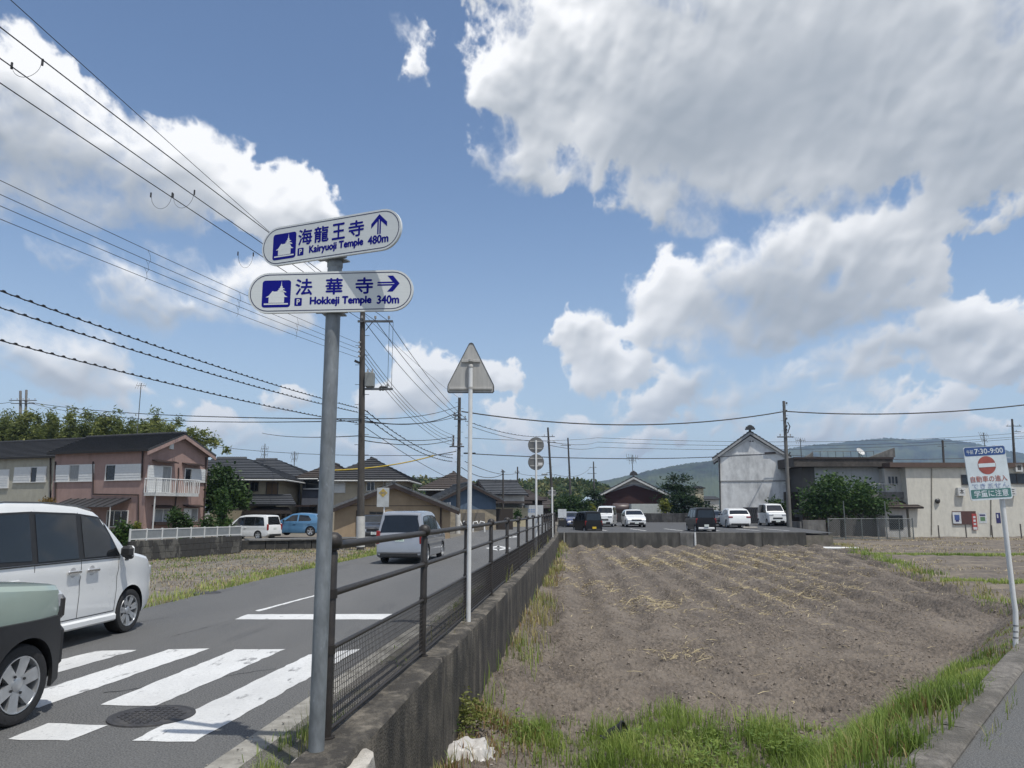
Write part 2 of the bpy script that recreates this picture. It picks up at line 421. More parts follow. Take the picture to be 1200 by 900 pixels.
WHITE_POLE = layer(mat('white_painted_steel', (.68, .68, .66), .45, .06, 6), (.35, .33, .29), 9, (.66, .74), (1, 1, .3), .6)
BROWN_RAIL = layer(mat('brown_painted_rail', (.024, .020, .017), .5, .25, 12, bump=.1, bscale=80), (.085, .070, .058), 7, (.60, .78), (1, 1, 1), .5)
BLACK = mat('black_plastic', (.018, .018, .019), .55, .2, 20)
RUBBER = mat('tyre_rubber', (.022, .022, .023), .85, .25, 30, bump=.2, bscale=60)
GLASS = mat('dark_window_glass', (.018, .022, .026), .06, .1, 3, spec=.6, rvar=.02)
CARGLASS = mat('tinted_car_glass', (.012, .014, .016), .05, .1, 3, spec=.6, rvar=.02)
ALLOY = mat('alloy_rim', (.52, .53, .54), .35, .1, 12, metal=.75)
CHROME = mat('chrome_trim', (.7, .7, .7), .18, .05, 5, metal=.95)
RED_LAMP = mat('red_lamp_glass', (.25, .012, .012), .2, .1, 8, coat=.6)
CLEAR_LAMP = mat('clear_lamp_glass', (.5, .52, .54), .15, .2, 8, coat=.8, metal=.3)
PLATE_W = mat('white_number_plate', (.62, .66, .62), .5, .05, 8)
PLATE_Y = mat('yellow_number_plate', (.62, .42, .03), .5, .05, 8)
PLATE_G = mat('green_plate_characters', (.05, .22, .10), .5, .05, 8)
POLE_CONC = layer(mat('pole_concrete', (.062, .056, .05), .9, .25, 5, (2, 2, .5), bump=.15, bscale=40), (.12, .115, .105), 3, (.55, .7), (2, 2, .2), .5)
POLE_PALE = layer(mat('pale_pole_concrete', (.22, .21, .195), .9, .2, 5, (2, 2, .5)), (.12, .115, .105), 2, (.5, .7), (2, 2, .2), .6)
WIRE = mat('cable_rubber', (.016, .016, .018), .6, .15, 4)
SIGN_BLUE = mat('sign_blue', (.006, .008, .21), .5, .06, 8, spec=.15)
SIGN_FACE = mat('retroreflective_sheet', (.70, .72, .70), .5, .05, 60, (.2, 1, 3))
STEEL_DARK = mat('dark_steel', (.06, .06, .06), .5, .2, 10, metal=.4)
TX_GREY = mat('transformer_grey', (.22, .23, .22), .6, .12, 6)

def leafmat(name, c0, c1, cmid=None, trans=.35, rough=.55):
    if name in _mats: return _mats[name]
    m = bpy.data.materials.new(name); m.use_nodes = True
    n = m.node_tree.nodes; l = m.node_tree.links; b = n['Principled BSDF']
    at = n.new('ShaderNodeAttribute'); at.attribute_name = 'tone'
    rp = n.new('ShaderNodeValToRGB'); e = rp.color_ramp.elements; e[0].color = (*c0, 1); e[1].color = (*c1, 1)
    if cmid: q = e.new(.5); q.color = (*cmid, 1)
    l.new(at.outputs['Fac'], rp.inputs[0]); l.new(rp.outputs[0], b.inputs['Base Color'])
    b.inputs['Roughness'].default_value = rough; b.inputs['Specular IOR Level'].default_value = .3
    tr = n.new('ShaderNodeBsdfTranslucent'); l.new(rp.outputs[0], tr.inputs[0])
    mx = n.new('ShaderNodeMixShader'); mx.inputs[0].default_value = trans
    l.new(b.outputs[0], mx.inputs[1]); l.new(tr.outputs[0], mx.inputs[2])
    l.new(mx.outputs[0], n['Material Output'].inputs[0])
    _mats[name] = m
    return m
GRASS = leafmat('fresh_grass', (.10, .16, .03), (.44, .48, .15), (.24, .33, .07), .5)
DRYGRASS = leafmat('dry_grass', (.16, .19, .05), (.52, .43, .21), (.33, .30, .12))
RUSTGRASS = leafmat('rusty_grass', (.16, .075, .035), (.36, .22, .10), (.24, .13, .055))
STRAW = leafmat('straw', (.24, .19, .11), (.55, .46, .27), (.38, .31, .18), .15)

def blades(name, P, H, W, lean, m, tone, kind='stuff', parent=None):
    """grass: one bent, tapering blade at each of the points P"""
    P = np.asarray(P, float); n = len(P)
    if n == 0: return None
    a = rng.uniform(0, 2 * np.pi, n); d = np.stack([np.cos(a), np.sin(a), np.zeros(n)], 1)
    s = np.stack([-np.sin(a), np.cos(a), np.zeros(n)], 1)
    H = np.broadcast_to(H, n)[:, None]; W = np.broadcast_to(W, n)[:, None]
    L = (lean * rng.uniform(.2, 1.3, n))[:, None]
    up = np.array([0, 0, 1.0])
    b0 = P - s * W / 2; b1 = P + s * W / 2
    mid = P + up * H * .6 + d * L * H * .3; tip = P + up * H * (1 - .25 * L) + d * L * H
    m0 = mid - s * W * .38; m1 = mid + s * W * .38
    V = np.stack([b0, b1, m0, m1, tip], 1).reshape(-1, 3)
    i = np.arange(n)[:, None] * 5
    Fc = np.concatenate([i + np.array([[0, 1, 3]]), i + np.array([[0, 3, 2]]), i + np.array([[2, 3, 4]])], 0)
    o = link(name, np_mesh(name, V, Fc, m, False, np.repeat(tone, 5)), parent)
    if kind: o['kind'] = kind
    return o

# ------------------------------------------------------------------ lines of the place
_wp = [gp(420, 890, .15), gp(550, 731, .15), gp(627, 663, .15), gp(650, 632, .15), Vector((3.35, 56, .15))]
_wc = np.polyfit([p.y for p in _wp], [p.x for p in _wp], 3)
def wx(y):                                          # outer edge of the retaining wall at distance y
    y = np.asarray(y, float)
    e = np.polyval(_wc, 55.0); sl = np.polyval(np.polyder(_wc), 55.0)
    return np.where(y > 55, e + sl * (y - 55), np.polyval(_wc, np.minimum(y, 55)))
def wxf(y): return float(wx(y))
LE0, LE1 = gp(1072, 893, 0), gp(1188, 765, 0)       # edge of the lane in front
_le = (LE1 - LE0).normalized(); _ln = Vector((-_le.y, _le.x, 0))
def lane_x(y): return LE0.x + (np.asarray(y, float) - LE0.y) * _le.x / _le.y
FAR = 54.0                                          # face of the car park's wall
LOTZ = lambda y: .10 + (y - FAR) * .011

# ------------------------------------------------------------------ ground, land, road
gm = layer(mat('far_ground', (.09, .095, .06), .95, .4, .05), (.15, .13, .10), .02, (.4, .65))
mb = MB(); n = 64
mb.add([(0, 0, -1.25)] + [(3600 * math.cos(2 * math.pi * k / n), 3600 * math.sin(2 * math.pi * k / n), -1.25) for k in range(n)], [(0, 1 + k, 1 + (k + 1) % n) for k in range(n)])
structure('ground', mb, gm)

EARTH = layer(mat('yard_earth', (.17, .15, .125), .95, .25, 3, bump=.3, bscale=30), (.09, .10, .05), .8, (.5, .7), (1, 1, 1), .7)
ys = [4.2 + k * 2 for k in range(26)]
ring = [(-400, -60), (400, -60), (400, lane_x(-60) + 460)]
ring = [(-400, -60), (60, -60)] + [(float(lane_x(40)) + 30, 40), (float(lane_x(40)), 40), (float(lane_x(1.2)), 1.2)]
ring += [(wxf(y) - .34, y) for y in ys] + [(wxf(FAR) - .2, FAR + .12), (22.2, FAR + .12), (23.5, 76), (60, 90), (400, 120), (400, 420), (-400, 420)]
bm = bmesh.new(); vs = [bm.verts.new((x, y, -.06)) for x, y in ring]; f = bm.faces.new(vs)
if f.normal.z < 0: f.normal_flip()
r = bmesh.ops.extrude_face_region(bm, geom=[f]); 
for e in r['geom']:
    if isinstance(e, bmesh.types.BMVert): e.co.z = -1.4
bmesh.ops.triangulate(bm, faces=[f for f in bm.faces if len(f.verts) > 4])
bmesh.ops.recalc_face_normals(bm, faces=bm.faces)
me = bpy.data.meshes.new('terrain'); bm.to_mesh(me); bm.free(); me.materials.append(EARTH)
tag(link('terrain', me), kind='structure')

def strip(name, ys, xl, xr, z, m, nx=1):
    mb = MB(); vs = []; fs = []
    for y in ys:
        a, b = xl(y), xr(y)
        for k in range(nx + 1): vs.append((a + (b - a) * k / nx, y, z(y) if callable(z) else z))
    for i in range(len(ys) - 1):
        for k in range(nx):
            q = i * (nx + 1) + k; fs.append((q, q + 1, q + nx + 2, q + nx + 1))
    return structure(name, mb.add(vs, fs), m)
def road_left(y): return min(-6.3 - max(0, 9 - y) * .05, 0) if y < 14 else float(wx(y)) - 6.45 + max(0, (20 - y)) * .06
ROADY = [-40, -10, 0, 4, 7, 9, 11, 13, 15, 17, 20, 24, 28, 34, 40, 48, 57, 70, 90, 120, 170]
road = strip('road', ROADY, road_left, lambda y: wxf(max(y, 4.5)) - 1.0 if y >= 3.5 else 7.0, 0.0, ASPHALT)
# the lane in front, on which one stands
a0 = LE0 - _le * 9; a1 = LE0 + _le * 45
mb = MB(); mb.quad((a0.x, a0.y, -.012), ((a0 - _ln * 6).x, (a0 - _ln * 6).y, -.012), ((a1 - _ln * 6).x, (a1 - _ln * 6).y, -.012), (a1.x, a1.y, -.012))
lane = structure('lane', mb, LANE_ASPHALT)
# concrete edging of the lane, cast in lengths
kr = thing('lane_edging', 'weathered concrete edging strip between the grassy bank and the grey lane', 'kerb')
EDGE_CONC = layer(layer(mat('edging_concrete', (.165, .15, .13), .95, .35, 14, bump=1.0, bscale=50), (.085, .078, .066), 1.6, (.42, .62), (1, 1, 1), .85), (.26, .24, .20), 5, (.58, .72), (1, 1, 1), .6)
k = -3.0
while k < 30:
    a = LE0 + _le * (k + .008); b = LE0 + _le * (k + 1.99); w = .21
    mb = MB(); vs = []
    for p in (a, b):
        for (o, z) in ((.05, -.3), (.05, .01), (.02, .035), (-w + .03, .03), (-w, .004), (-w, -.3)):
            q = p + _ln * o; vs.append((q.x + random.uniform(-.006, .006), q.y, z + random.uniform(-.006, .006)))
    fs = [(i, (i + 1) % 6, 6 + (i + 1) % 6, 6 + i) for i in range(6)] + [(5, 4, 3, 2, 1, 0), (6, 7, 8, 9, 10, 11)]
    mb.add(vs, fs); o = mb.build('edging_stone', EDGE_CONC, kr); fix_normals(o); k += 2.0
# gutter and gravel strip beside the wall
GY = [3.0 + .5 * k for k in range(44)] + [26 + 2 * k for k in range(16)]
strip('gutter', GY, lambda y: wxf(y) - 1.03, lambda y: wxf(y) - .80, .006, layer(mat('gutter_concrete', (.30, .285, .25), .9, .2, 9, bump=.3, bscale=60), (.16, .15, .125), 2.2, (.45, .7)))
strip('gravel_verge', GY, lambda y: wxf(y) - .80, lambda y: wxf(y) - .33, .012, layer(mat('gravel_verge', (.14, .13, .115), .95, .6, 70, bump=.8, bscale=90, detail=3), (.085, .085, .05), 2.5, (.5, .7)))

# painted marks: crossing stripes, stop line, centre line, diamonds
def mark(name, px, parent=road, z=.004, m=WHITE_PAINT):
    P = [gp(x, y, z) for x, y in px]; mb = MB()
    # cut fine so that the outline can be worn
    a, b, c, d = P; n1 = max(2, int((b - a).length / .12)); n2 = max(2, int((d - a).length / .12)); vs = []
    for i in range(n1 + 1):
        for j in range(n2 + 1):
            u, v = i / n1, j / n2
            p = (a * (1 - u) + b * u) * (1 - v) + (d * (1 - u) + c * u) * v
            if i in (0, n1) or j in (0, n2): p = p + Vector((random.uniform(-.012, .012), random.uniform(-.012, .012), 0))
            vs.append(p)
    fs = [(i * (n2 + 1) + j, (i + 1) * (n2 + 1) + j, (i + 1) * (n2 + 1) + j + 1, i * (n2 + 1) + j + 1) for i in range(n1) for j in range(n2)]
    o = mb.add(vs, fs).build(name, m, parent); fix_normals(o); return o
for q in ([(115, 762.5), (161, 761.5), (53, 792), (-10, 792)],
          [(198, 761), (246, 760), (46, 829), (-18, 829)],
          [(275, 761), (334, 760.5), (182, 827.5), (117, 826)],
          [(362, 767), (424, 760), (228, 868.5), (153, 868.5)],
          [(57, 847.5), (125, 850), (80, 867.5), (9, 866.5)]):
    mark('crosswalk_stripe', q)
mark('stop_line', [(290, 719.8), (464, 719.5), (455, 725.8), (275, 725.8)])
mark('centre_line', [(299, 715.5), (374, 696), (378, 696), (303, 716.5)], m=LINE_PAINT)
for (x, y, a, b) in ((584, 642.3, 15, 3.2), (600, 629, 8, 1.3)):
    for s in (-1, 1):
        mark('warning_diamond', [(x + s * a, y), (x + s * a * .55, y), (x - s * a * .1, y - b * .5), (x - s * a * .1, y - b)], m=LINE_PAINT)
        mark('warning_diamond', [(x + s * a, y), (x + s * a * .55, y), (x - s * a * .1, y + b * .5), (x - s * a * .1, y + b)], m=LINE_PAINT)
c = gp(178, 838.5, .007)
mb = MB(); mb.lathe([(0, .004), (.28, .004), (.285, .002), (.30, .002), (.305, .005), (.33, .005), (.335, -.01)], 40)
for i in range(-4, 5):
    for j in range(-4, 5):
        if math.hypot(i, j) < 4.2: mb.box((i * .058, j * .058, .006), (.034, .034, .006), Matrix.Rotation(R(45 if (i + j) % 2 else 0), 3, 'Z'))
tag(mb.build('manhole_cover', layer(mat('cast_iron', (.035, .034, .036), .7, .25, 20), (.07, .065, .06), 6, (.5, .7)), None, loc=c), 'round dark iron manhole cover set in the asphalt between crossing stripes', 'manhole cover')
c = gp(243, 694.5, .005)
tag(MB().lathe([(0, .004), (.26, .004), (.27, -.01)], 24).build('manhole_cover', _mats['cast_iron'], None, loc=c), 'small dark iron manhole cover far out on the road beside the stubble field', 'manhole cover')
# tar lines where the asphalt has cracked
for pts, w in (([(200, 746), (250, 733), (276, 725)], .05), ([(0, 737), (60, 745), (150, 731), (200, 723), (262, 703)], .03), ([(120, 812), (240, 796), (330, 782)], .02)):
    P = [gp(x, y, .0035) for x, y in pts]; mb = MB(); vs = []
    Q = []
    for i in range(len(P) - 1):
        for k in range(14): Q.append(P[i].lerp(P[i + 1], k / 14) + Vector((0, random.uniform(-.03, .03), 0)))
    for q in Q: vs += [q + Vector((0, w * random.uniform(.2, .6), 0)), q - Vector((0, w * random.uniform(.2, .6), 0))]
    mb.add(vs, [(2 * i, 2 * i + 1, 2 * i + 3, 2 * i + 2) for i in range(len(Q) - 1)]).build('tar_seam', mat('tar', (.03, .03, .031), .8), road)

# ------------------------------------------------------------------ the ploughed field
def lane_sd(X, Y): return (X - LE0.x) * _ln.x + (Y - LE0.y) * _ln.y        # distance out from the lane's edge
def field_right(y): return np.where(y < 16.5, lane_x(y) + .1, np.interp(y, [16.5, 19.5, 30, FAR], [float(lane_x(16.5)), 12.6, 15.6, 22.4]))
PITS = [(gp(955, 826, -1), .13, .10), (gp(945, 833, -1), .12, .05), (gp(963, 846, -1), .12, .07), (gp(850, 818, -1), .1, .04), (gp(972, 852, -1), .09, .06)]
def field_z(X, Y, fine=True):
    sd = lane_sd(X, Y)
    base = -1.0 + np.clip((Y - 12) / (FAR - 12), 0, 1) * .17
    z = base
    if fine:
        wob = (fbm(X * .35, Y * .22, 3, 4) - .5) * .5
        far = smooth(15.5, 21, Y + (fbm(X * .2 + 9, Y * .2, 3, 6) - .5) * 7) * smooth(21.5, 17, X - (Y - 20) * .28)
        q = X - .066 * Y + wob * .55
        rid = .5 + .5 * np.cos(q * 2 * np.pi / 1.15)
        z = z + far * (rid ** 1.3 * .20 - .08) * (.75 + .5 * fbm(X * .6, Y * .25, 3, 14))
        # tracks of the turning tractor sweep along the near side and the right border
        dr = field_right(Y) - X
        tr = smooth(6.5, 1.2, dr) * smooth(13, 24, Y); z = z + tr * .075 * np.cos(dr * 2 * np.pi / 1.5 + wob * 3)
        bend = sd - 3.0 + .09 * (X - 6) ** 2 * .4
        nr = smooth(21, 14, Y) * smooth(2.3, 4.0, sd); z = z + nr * .05 * np.cos(bend * 2 * np.pi / 1.2 + wob * 4)
        c1 = fbm(X * 2.2, Y * 1.1, 4, 40, .55, True); c2 = fbm(X * 9, Y * 9, 3, 60, .6, True); c3 = fbm(X * 26, Y * 26, 2, 80, .6)
        z = z + (c1 - .6) * .075 + (c2 - .6) * .095 + (c3 - .5) * .065 * smooth(26, 10, Y)
        z = z + (fbm(X * .5, Y * .5, 2, 90) - .5) * .12
        for p, r, d in PITS: z = z - 1.7 * d * np.exp(-((X - p.x) ** 2 + (Y - p.y) ** 2) / r ** 2 * 1.4)
    t = smooth(1.75, .05, sd)
    z = z * (1 - t) + (-.03 + (fbm(X * 3, Y * 3, 2, 3) - .5) * .04) * t
    wd = X - wx(Y)                                                        # earth has drifted up along the wall
    z = z + .16 * smooth(.8, 0, wd) * (1 - t)
    return z
yy = np.concatenate([np.linspace(3.2, 6.8, 30, endpoint=False), np.geomspace(6.8, FAR + .05, 880)])
uu = np.linspace(0, 1, 560)
Yg, Ug = np.meshgrid(yy, uu, indexing='ij')
Lx = wx(Yg) - .1; Rx = field_right(Yg); Xg = Lx + (Rx - Lx) * Ug
SOIL = layer(layer(layer(mat('ploughed_soil', (.122, .100, .079), .96, .6, 16, bump=1.0, bscale=38, detail=8), (.198, .167, .135), .6, (.42, .66), (1, .5, 1), .75), (.070, .058, .049), 1.6, (.50, .68), (1, .4, 1), .7), (.21, .18, .148), 24, (.62, .72), (1, 1, 1), .55)
Zg = field_z(Xg, Yg)
fld = link('field', grid_mesh('field', Xg, Yg, Zg, SOIL)); tag(fld, kind='structure')
def field_s(X, Y):                                  # height of the built surface at any place on it
    X = np.asarray(X, float); Y = np.asarray(Y, float)
    j = np.clip(np.searchsorted(yy, Y) - 1, 0, len(yy) - 2); fy = np.clip((Y - yy[j]) / (yy[j + 1] - yy[j]), 0, 1)
    L = wx(Y) - .1; u = np.clip((X - L) / np.maximum(field_right(Y) - L, 1e-3), 0, 1) * (len(uu) - 1); i = np.clip(u.astype(int), 0, len(uu) - 2); fu = np.clip(u - i, 0, 1)
    return (Zg[j, i] * (1 - fu) + Zg[j, i + 1] * fu) * (1 - fy) + (Zg[j + 1, i] * (1 - fu) + Zg[j + 1, i + 1] * fu) * fy
# fields further right, and stubble on the left of the road
yy2 = np.geomspace(15, 77, 230); Y2, U2 = np.meshgrid(yy2, np.linspace(0, 1, 160), indexing='ij')
X2 = field_right(np.minimum(Y2, FAR)) + .02 + U2 ** 1.25 * 58
Z2 = -1.0 + np.clip((Y2 - 12) / 50, 0, 1) * .22 + (fbm(X2 * 1.5, Y2 * 1.5, 4, 70, .6, True) - .6) * .16 + .04 * np.cos((X2 * .2 + Y2) * 2 * np.pi / 1.6)
for (c_, h_) in ((27.5, .10), (42.5, .12)): Z2 = Z2 + h_ * np.exp(-((Y2 - c_ + (X2 - 16) * .03) / .7) ** 2)
SOIL2 = layer(layer(mat('stubble_soil', (.125, .105, .086), .96, .3, 4, bump=.8, bscale=30), (.24, .20, .145), .9, (.46, .66), (.5, 1, 1), .8), (.08, .07, .055), 2, (.55, .7), (1, 1, 1), .6)
tag(link('far_field', grid_mesh('far_field', X2, Y2, np.minimum(Z2, -.55), SOIL2)), kind='structure')
yy3 = np.linspace(9.0, 40, 200); Y3, U3 = np.meshgrid(yy3, np.linspace(0, 1, 130), indexing='ij')
X3 = np.vectorize(road_left)(Y3) - .15 - U3 * 24
Z3 = -.05 + (fbm(X3 * 1.7, Y3 * 1.7, 4, 33, .6, True) - .6) * .14 - .03 * smooth(0, 1.5, U3 * 24)
tag(link('stubble_field', grid_mesh('stubble_field', X3, Y3, Z3, SOIL2)), kind='structure')

# ------------------------------------------------------------------ retaining wall and railing
WY = [4.45 + .25 * k for k in range(40)] + [14.5 + .8 * k for k in range(50)]
WY = [y for y in WY if y <= FAR + .4]
def wall_section(name, ya, yb, parent):
    ys = [ya] + [y for y in WY if ya < y < yb] + [yb]; vs = []; fs = []
    prof = [(-.335, -.3), (-.335, .15), (-.31, .163), (-.025, .163), (0, .14), (.0, -.1), (.005, -.5), (.01, -1.3)]
    for y in ys:
        x0 = wxf(y)
        for i, (o, z) in enumerate(prof):
            j = (fbm(np.array([y * 3.0 + i * 7]), np.array([z * 4.0]), 3, 5)[0] - .5)
            e = .028 if i in (2, 3, 4) else .012
            vs.append((x0 + o + j * e * (1 if i > 2 else 0), y, z + (j * e if 0 < i < 5 else 0)))
    m = len(prof)
    for i in range(len(ys) - 1):
        for k in range(m - 1): fs.append((i * m + k, i * m + k + 1, (i + 1) * m + k + 1, (i + 1) * m + k))
    fs += [tuple(range(m)), tuple((len(ys) - 1) * m + k for k in range(m - 1, -1, -1))]
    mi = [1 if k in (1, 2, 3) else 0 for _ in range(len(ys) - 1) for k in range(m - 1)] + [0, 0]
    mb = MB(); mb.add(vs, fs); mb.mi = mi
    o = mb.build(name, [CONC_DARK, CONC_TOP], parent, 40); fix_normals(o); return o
rw = thing('retaining_wall', 'long dark stained concrete retaining wall between the road and the ploughed field', 'wall')
edges = [4.45, 8.2, 14.2, 20.2, 26.2, 32.2, 38.2, 44.2, 50.2, FAR + .4]
for a, b in zip(edges[:-1], edges[1:]): wall_section('wall_section', a, b - .012, rw)
# the pale lump of concrete in which the sign post stands
PB = gp(370, 892, .10)
mb = MB(); bm = bmesh.new(); bmesh.ops.create_icosphere(bm, subdivisions=3, radius=1)
vs = []
for v in bm.verts:
    p = v.co; q = Vector((max(-1, min(1, p.x * 1.35)), max(-1, min(1, p.y * 1.35)), max(-.8, min(.8, p.z * 1.5))))
    j = fbm(np.array([q.x * 2 + 5]), np.array([q.y * 2 + q.z * 3]), 3, 9)[0] - .5
    vs.append((q.x * .24 + .13 + j * .05, q.y * .20 + j * .05, q.z * .12 - .06 + j * .04))
fs = [tuple(v.index for v in f.verts) for f in bm.faces]; bm.free()
o = mb.add(vs, fs).build('concrete_footing', CONC_PALE, None, 60, loc=PB + Vector((-.02, -.02, -.02)))
tag(o, 'rough pale concrete footing around the base of the temple sign post', 'footing')

fence = thing('railing', 'brown pipe railing with ball topped posts and wire mesh along the wall', 'railing')
PY = []
y = 5.40
while y < FAR - 1: PY.append(y); y += 2.9
def fx(y): return wxf(y) - .235 - .05 * max(0, (9 - y) / 4)
RH = (1.26, .94, .575, .05)
for i, y in enumerate(PY):
    x = fx(y)
    mb = MB(); mb.lathe([(.036, .15), (.036, 1.36), (.030, 1.37)], 12, c=(x, y, 0))
    if i < 6: mb.lathe([(.06, .155), (.06, .17), (.037, .172)], 12, c=(x, y, 0))
    for h in RH[:3]: mb.lathe([(.043, .15 + h - .03), (.043, .15 + h + .03)], 10, c=(x, y, 0))
    p = mb.build('post', BROWN_RAIL, fence, 40)
    b = MB().lathe([(.028, 1.365), (.03, 1.385), (.058, 1.40), (.066, 1.435), (.058, 1.475), (.03, 1.498), (0, 1.502)], 14, c=(x, y, 0)).build('ball_cap', BROWN_RAIL, p, 60)
MESHW = mat('brown_welded_wire', (.035, .028, .023), .6, .15, 10)
ends = [PY[0] - .03] + PY[1:]
for a, b in zip(PY[:-1], PY[1:]):
    for k, h in enumerate(RH):
        r = (.030, .024, .017, .015)[k]
        MB().tube([(fx(a), a, .15 + h), (fx((a + b) / 2), (a + b) / 2, .15 + h), (fx(b), b, .15 + h)], r, 10).build('rail', BROWN_RAIL, fence, 50)
    L = math.hypot(fx(b) - fx(a), b - a); step = .040 if a < 15 else .08 if a < 25 else .16
    mb = MB(); t = .0025 if a < 15 else .0042
    nv = int(L / step); nh = max(3, int((RH[2] - RH[3]) / step))
    for k in range(1, nv):
        u = k / nv; p = (fx(a) + (fx(b) - fx(a)) * u, a + (b - a) * u); mb.tube([(p[0], p[1], .15 + RH[3]), (p[0], p[1], .15 + RH[2])], t, 4, False)
    for k in range(1, nh):
        z = .15 + RH[3] + (RH[2] - RH[3]) * k / nh; mb.tube([(fx(a) + .004, a, z), (fx(b) + .004, b, z)], t, 4, False)
    mb.build('mesh_panel', MESHW, fence)

# ------------------------------------------------------------------ temple sign post
def stadium(w, h, n=14, inset=0.0):
    r = h / 2 - inset; c = w / 2 - h / 2
    return [(c + r * math.sin(math.pi * k / n), r * math.cos(math.pi * k / n)) for k in range(n + 1)] + [(-c - r * math.sin(math.pi * k / n), -r * math.cos(math.pi * k / n)) for k in range(n + 1)]
XZ = Matrix(((1, 0, 0), (0, 0, -1), (0, 1, 0)))           # (x, y, ex) of a prism into x, z and towards -y by ex
def flat(mb, poly, y, ox=0, oz=0, mi=0): mb.add([(ox + p[0], y, oz + p[1]) for p in poly], [tuple(range(len(poly)))], mi)
def rrect(x0, z0, x1, z1, r, n=5):
    out = []
    for cx, cz, a in ((x1 - r, z1 - r, 0), (x0 + r, z1 - r, 90), (x0 + r, z0 + r, 180), (x1 - r, z0 + r, 270)):
        for k in range(n + 1):
            q = R(a + 90 * k / n); out.append((cx + r * math.cos(q), cz + r * math.sin(q)))
    return out
def ring_flat(mb, A, B, y):
    n = len(A); vs = [(p[0], y, p[1]) for p in A] + [(p[0], y, p[1]) for p in B]
    mb.add(vs, [(i, (i + 1) % n, n + (i + 1) % n, n + i) for i in range(n)])
post = thing('temple_signpost', 'grey galvanised post carrying two white temple direction signs by the railing', 'sign post', PB)
SY = PB.y
ztop = dp(394, 306, SY).z - PB.z
MB().tube([(0, 0, -.1), (0, 0, ztop - .02)], .0497, 24).build('post', GALV, post, 60)
MB().lathe([(.050, ztop - .05), (.0535, ztop - .045), (.0535, ztop - .01), (.045, ztop + .012), (0, ztop + .02)], 24).build('post_cap', GALV, post, 50)
SW, SH = 1.145, .285
def temple_icon(F, x0, z0, x1, z1):
    w, h = x1 - x0, z1 - z0
    ic = MB(); flat(ic, rrect(x0, z0, x1, z1, .02), -.0107); ic.build('temple_pictogram', SIGN_BLUE, F)
    W = MB()
    def P(poly): flat(W, [(x0 + a * w, z0 + b * h) for a, b in poly], -.0114)
    P([(.08, .10), (.92, .10), (.92, .15), (.08, .15)])
    P([(.24, .165), (.78, .165), (.78, .38), (.24, .38)])
    P([(.13, .375), (.90, .375), (.80, .44), (.76, .52), (.30, .52), (.24, .44)])
    P([(.30, .52), (.40, .52), (.40, .60), (.36, .60)]); P([(.40, .52), (.76, .52), (.74, .60), (.40, .58)])
    P([(.52, .60), (.84, .545), (.84, .565), (.76, .62), (.57, .64)]); P([(.60, .63), (.73, .63), (.73, .67), (.60, .67)])
    P([(.55, .665), (.80, .665), (.74, .705), (.61, .705)]); P([(.61, .705), (.72, .705), (.70, .76), (.64, .76)]); P([(.62, .755), (.72, .755), (.69, .79), (.65, .79)])
    P([(.655, .79), (.685, .79), (.673, .96), (.667, .96)])
    W.build('temple_silhouette', SIGN_FACE, F)
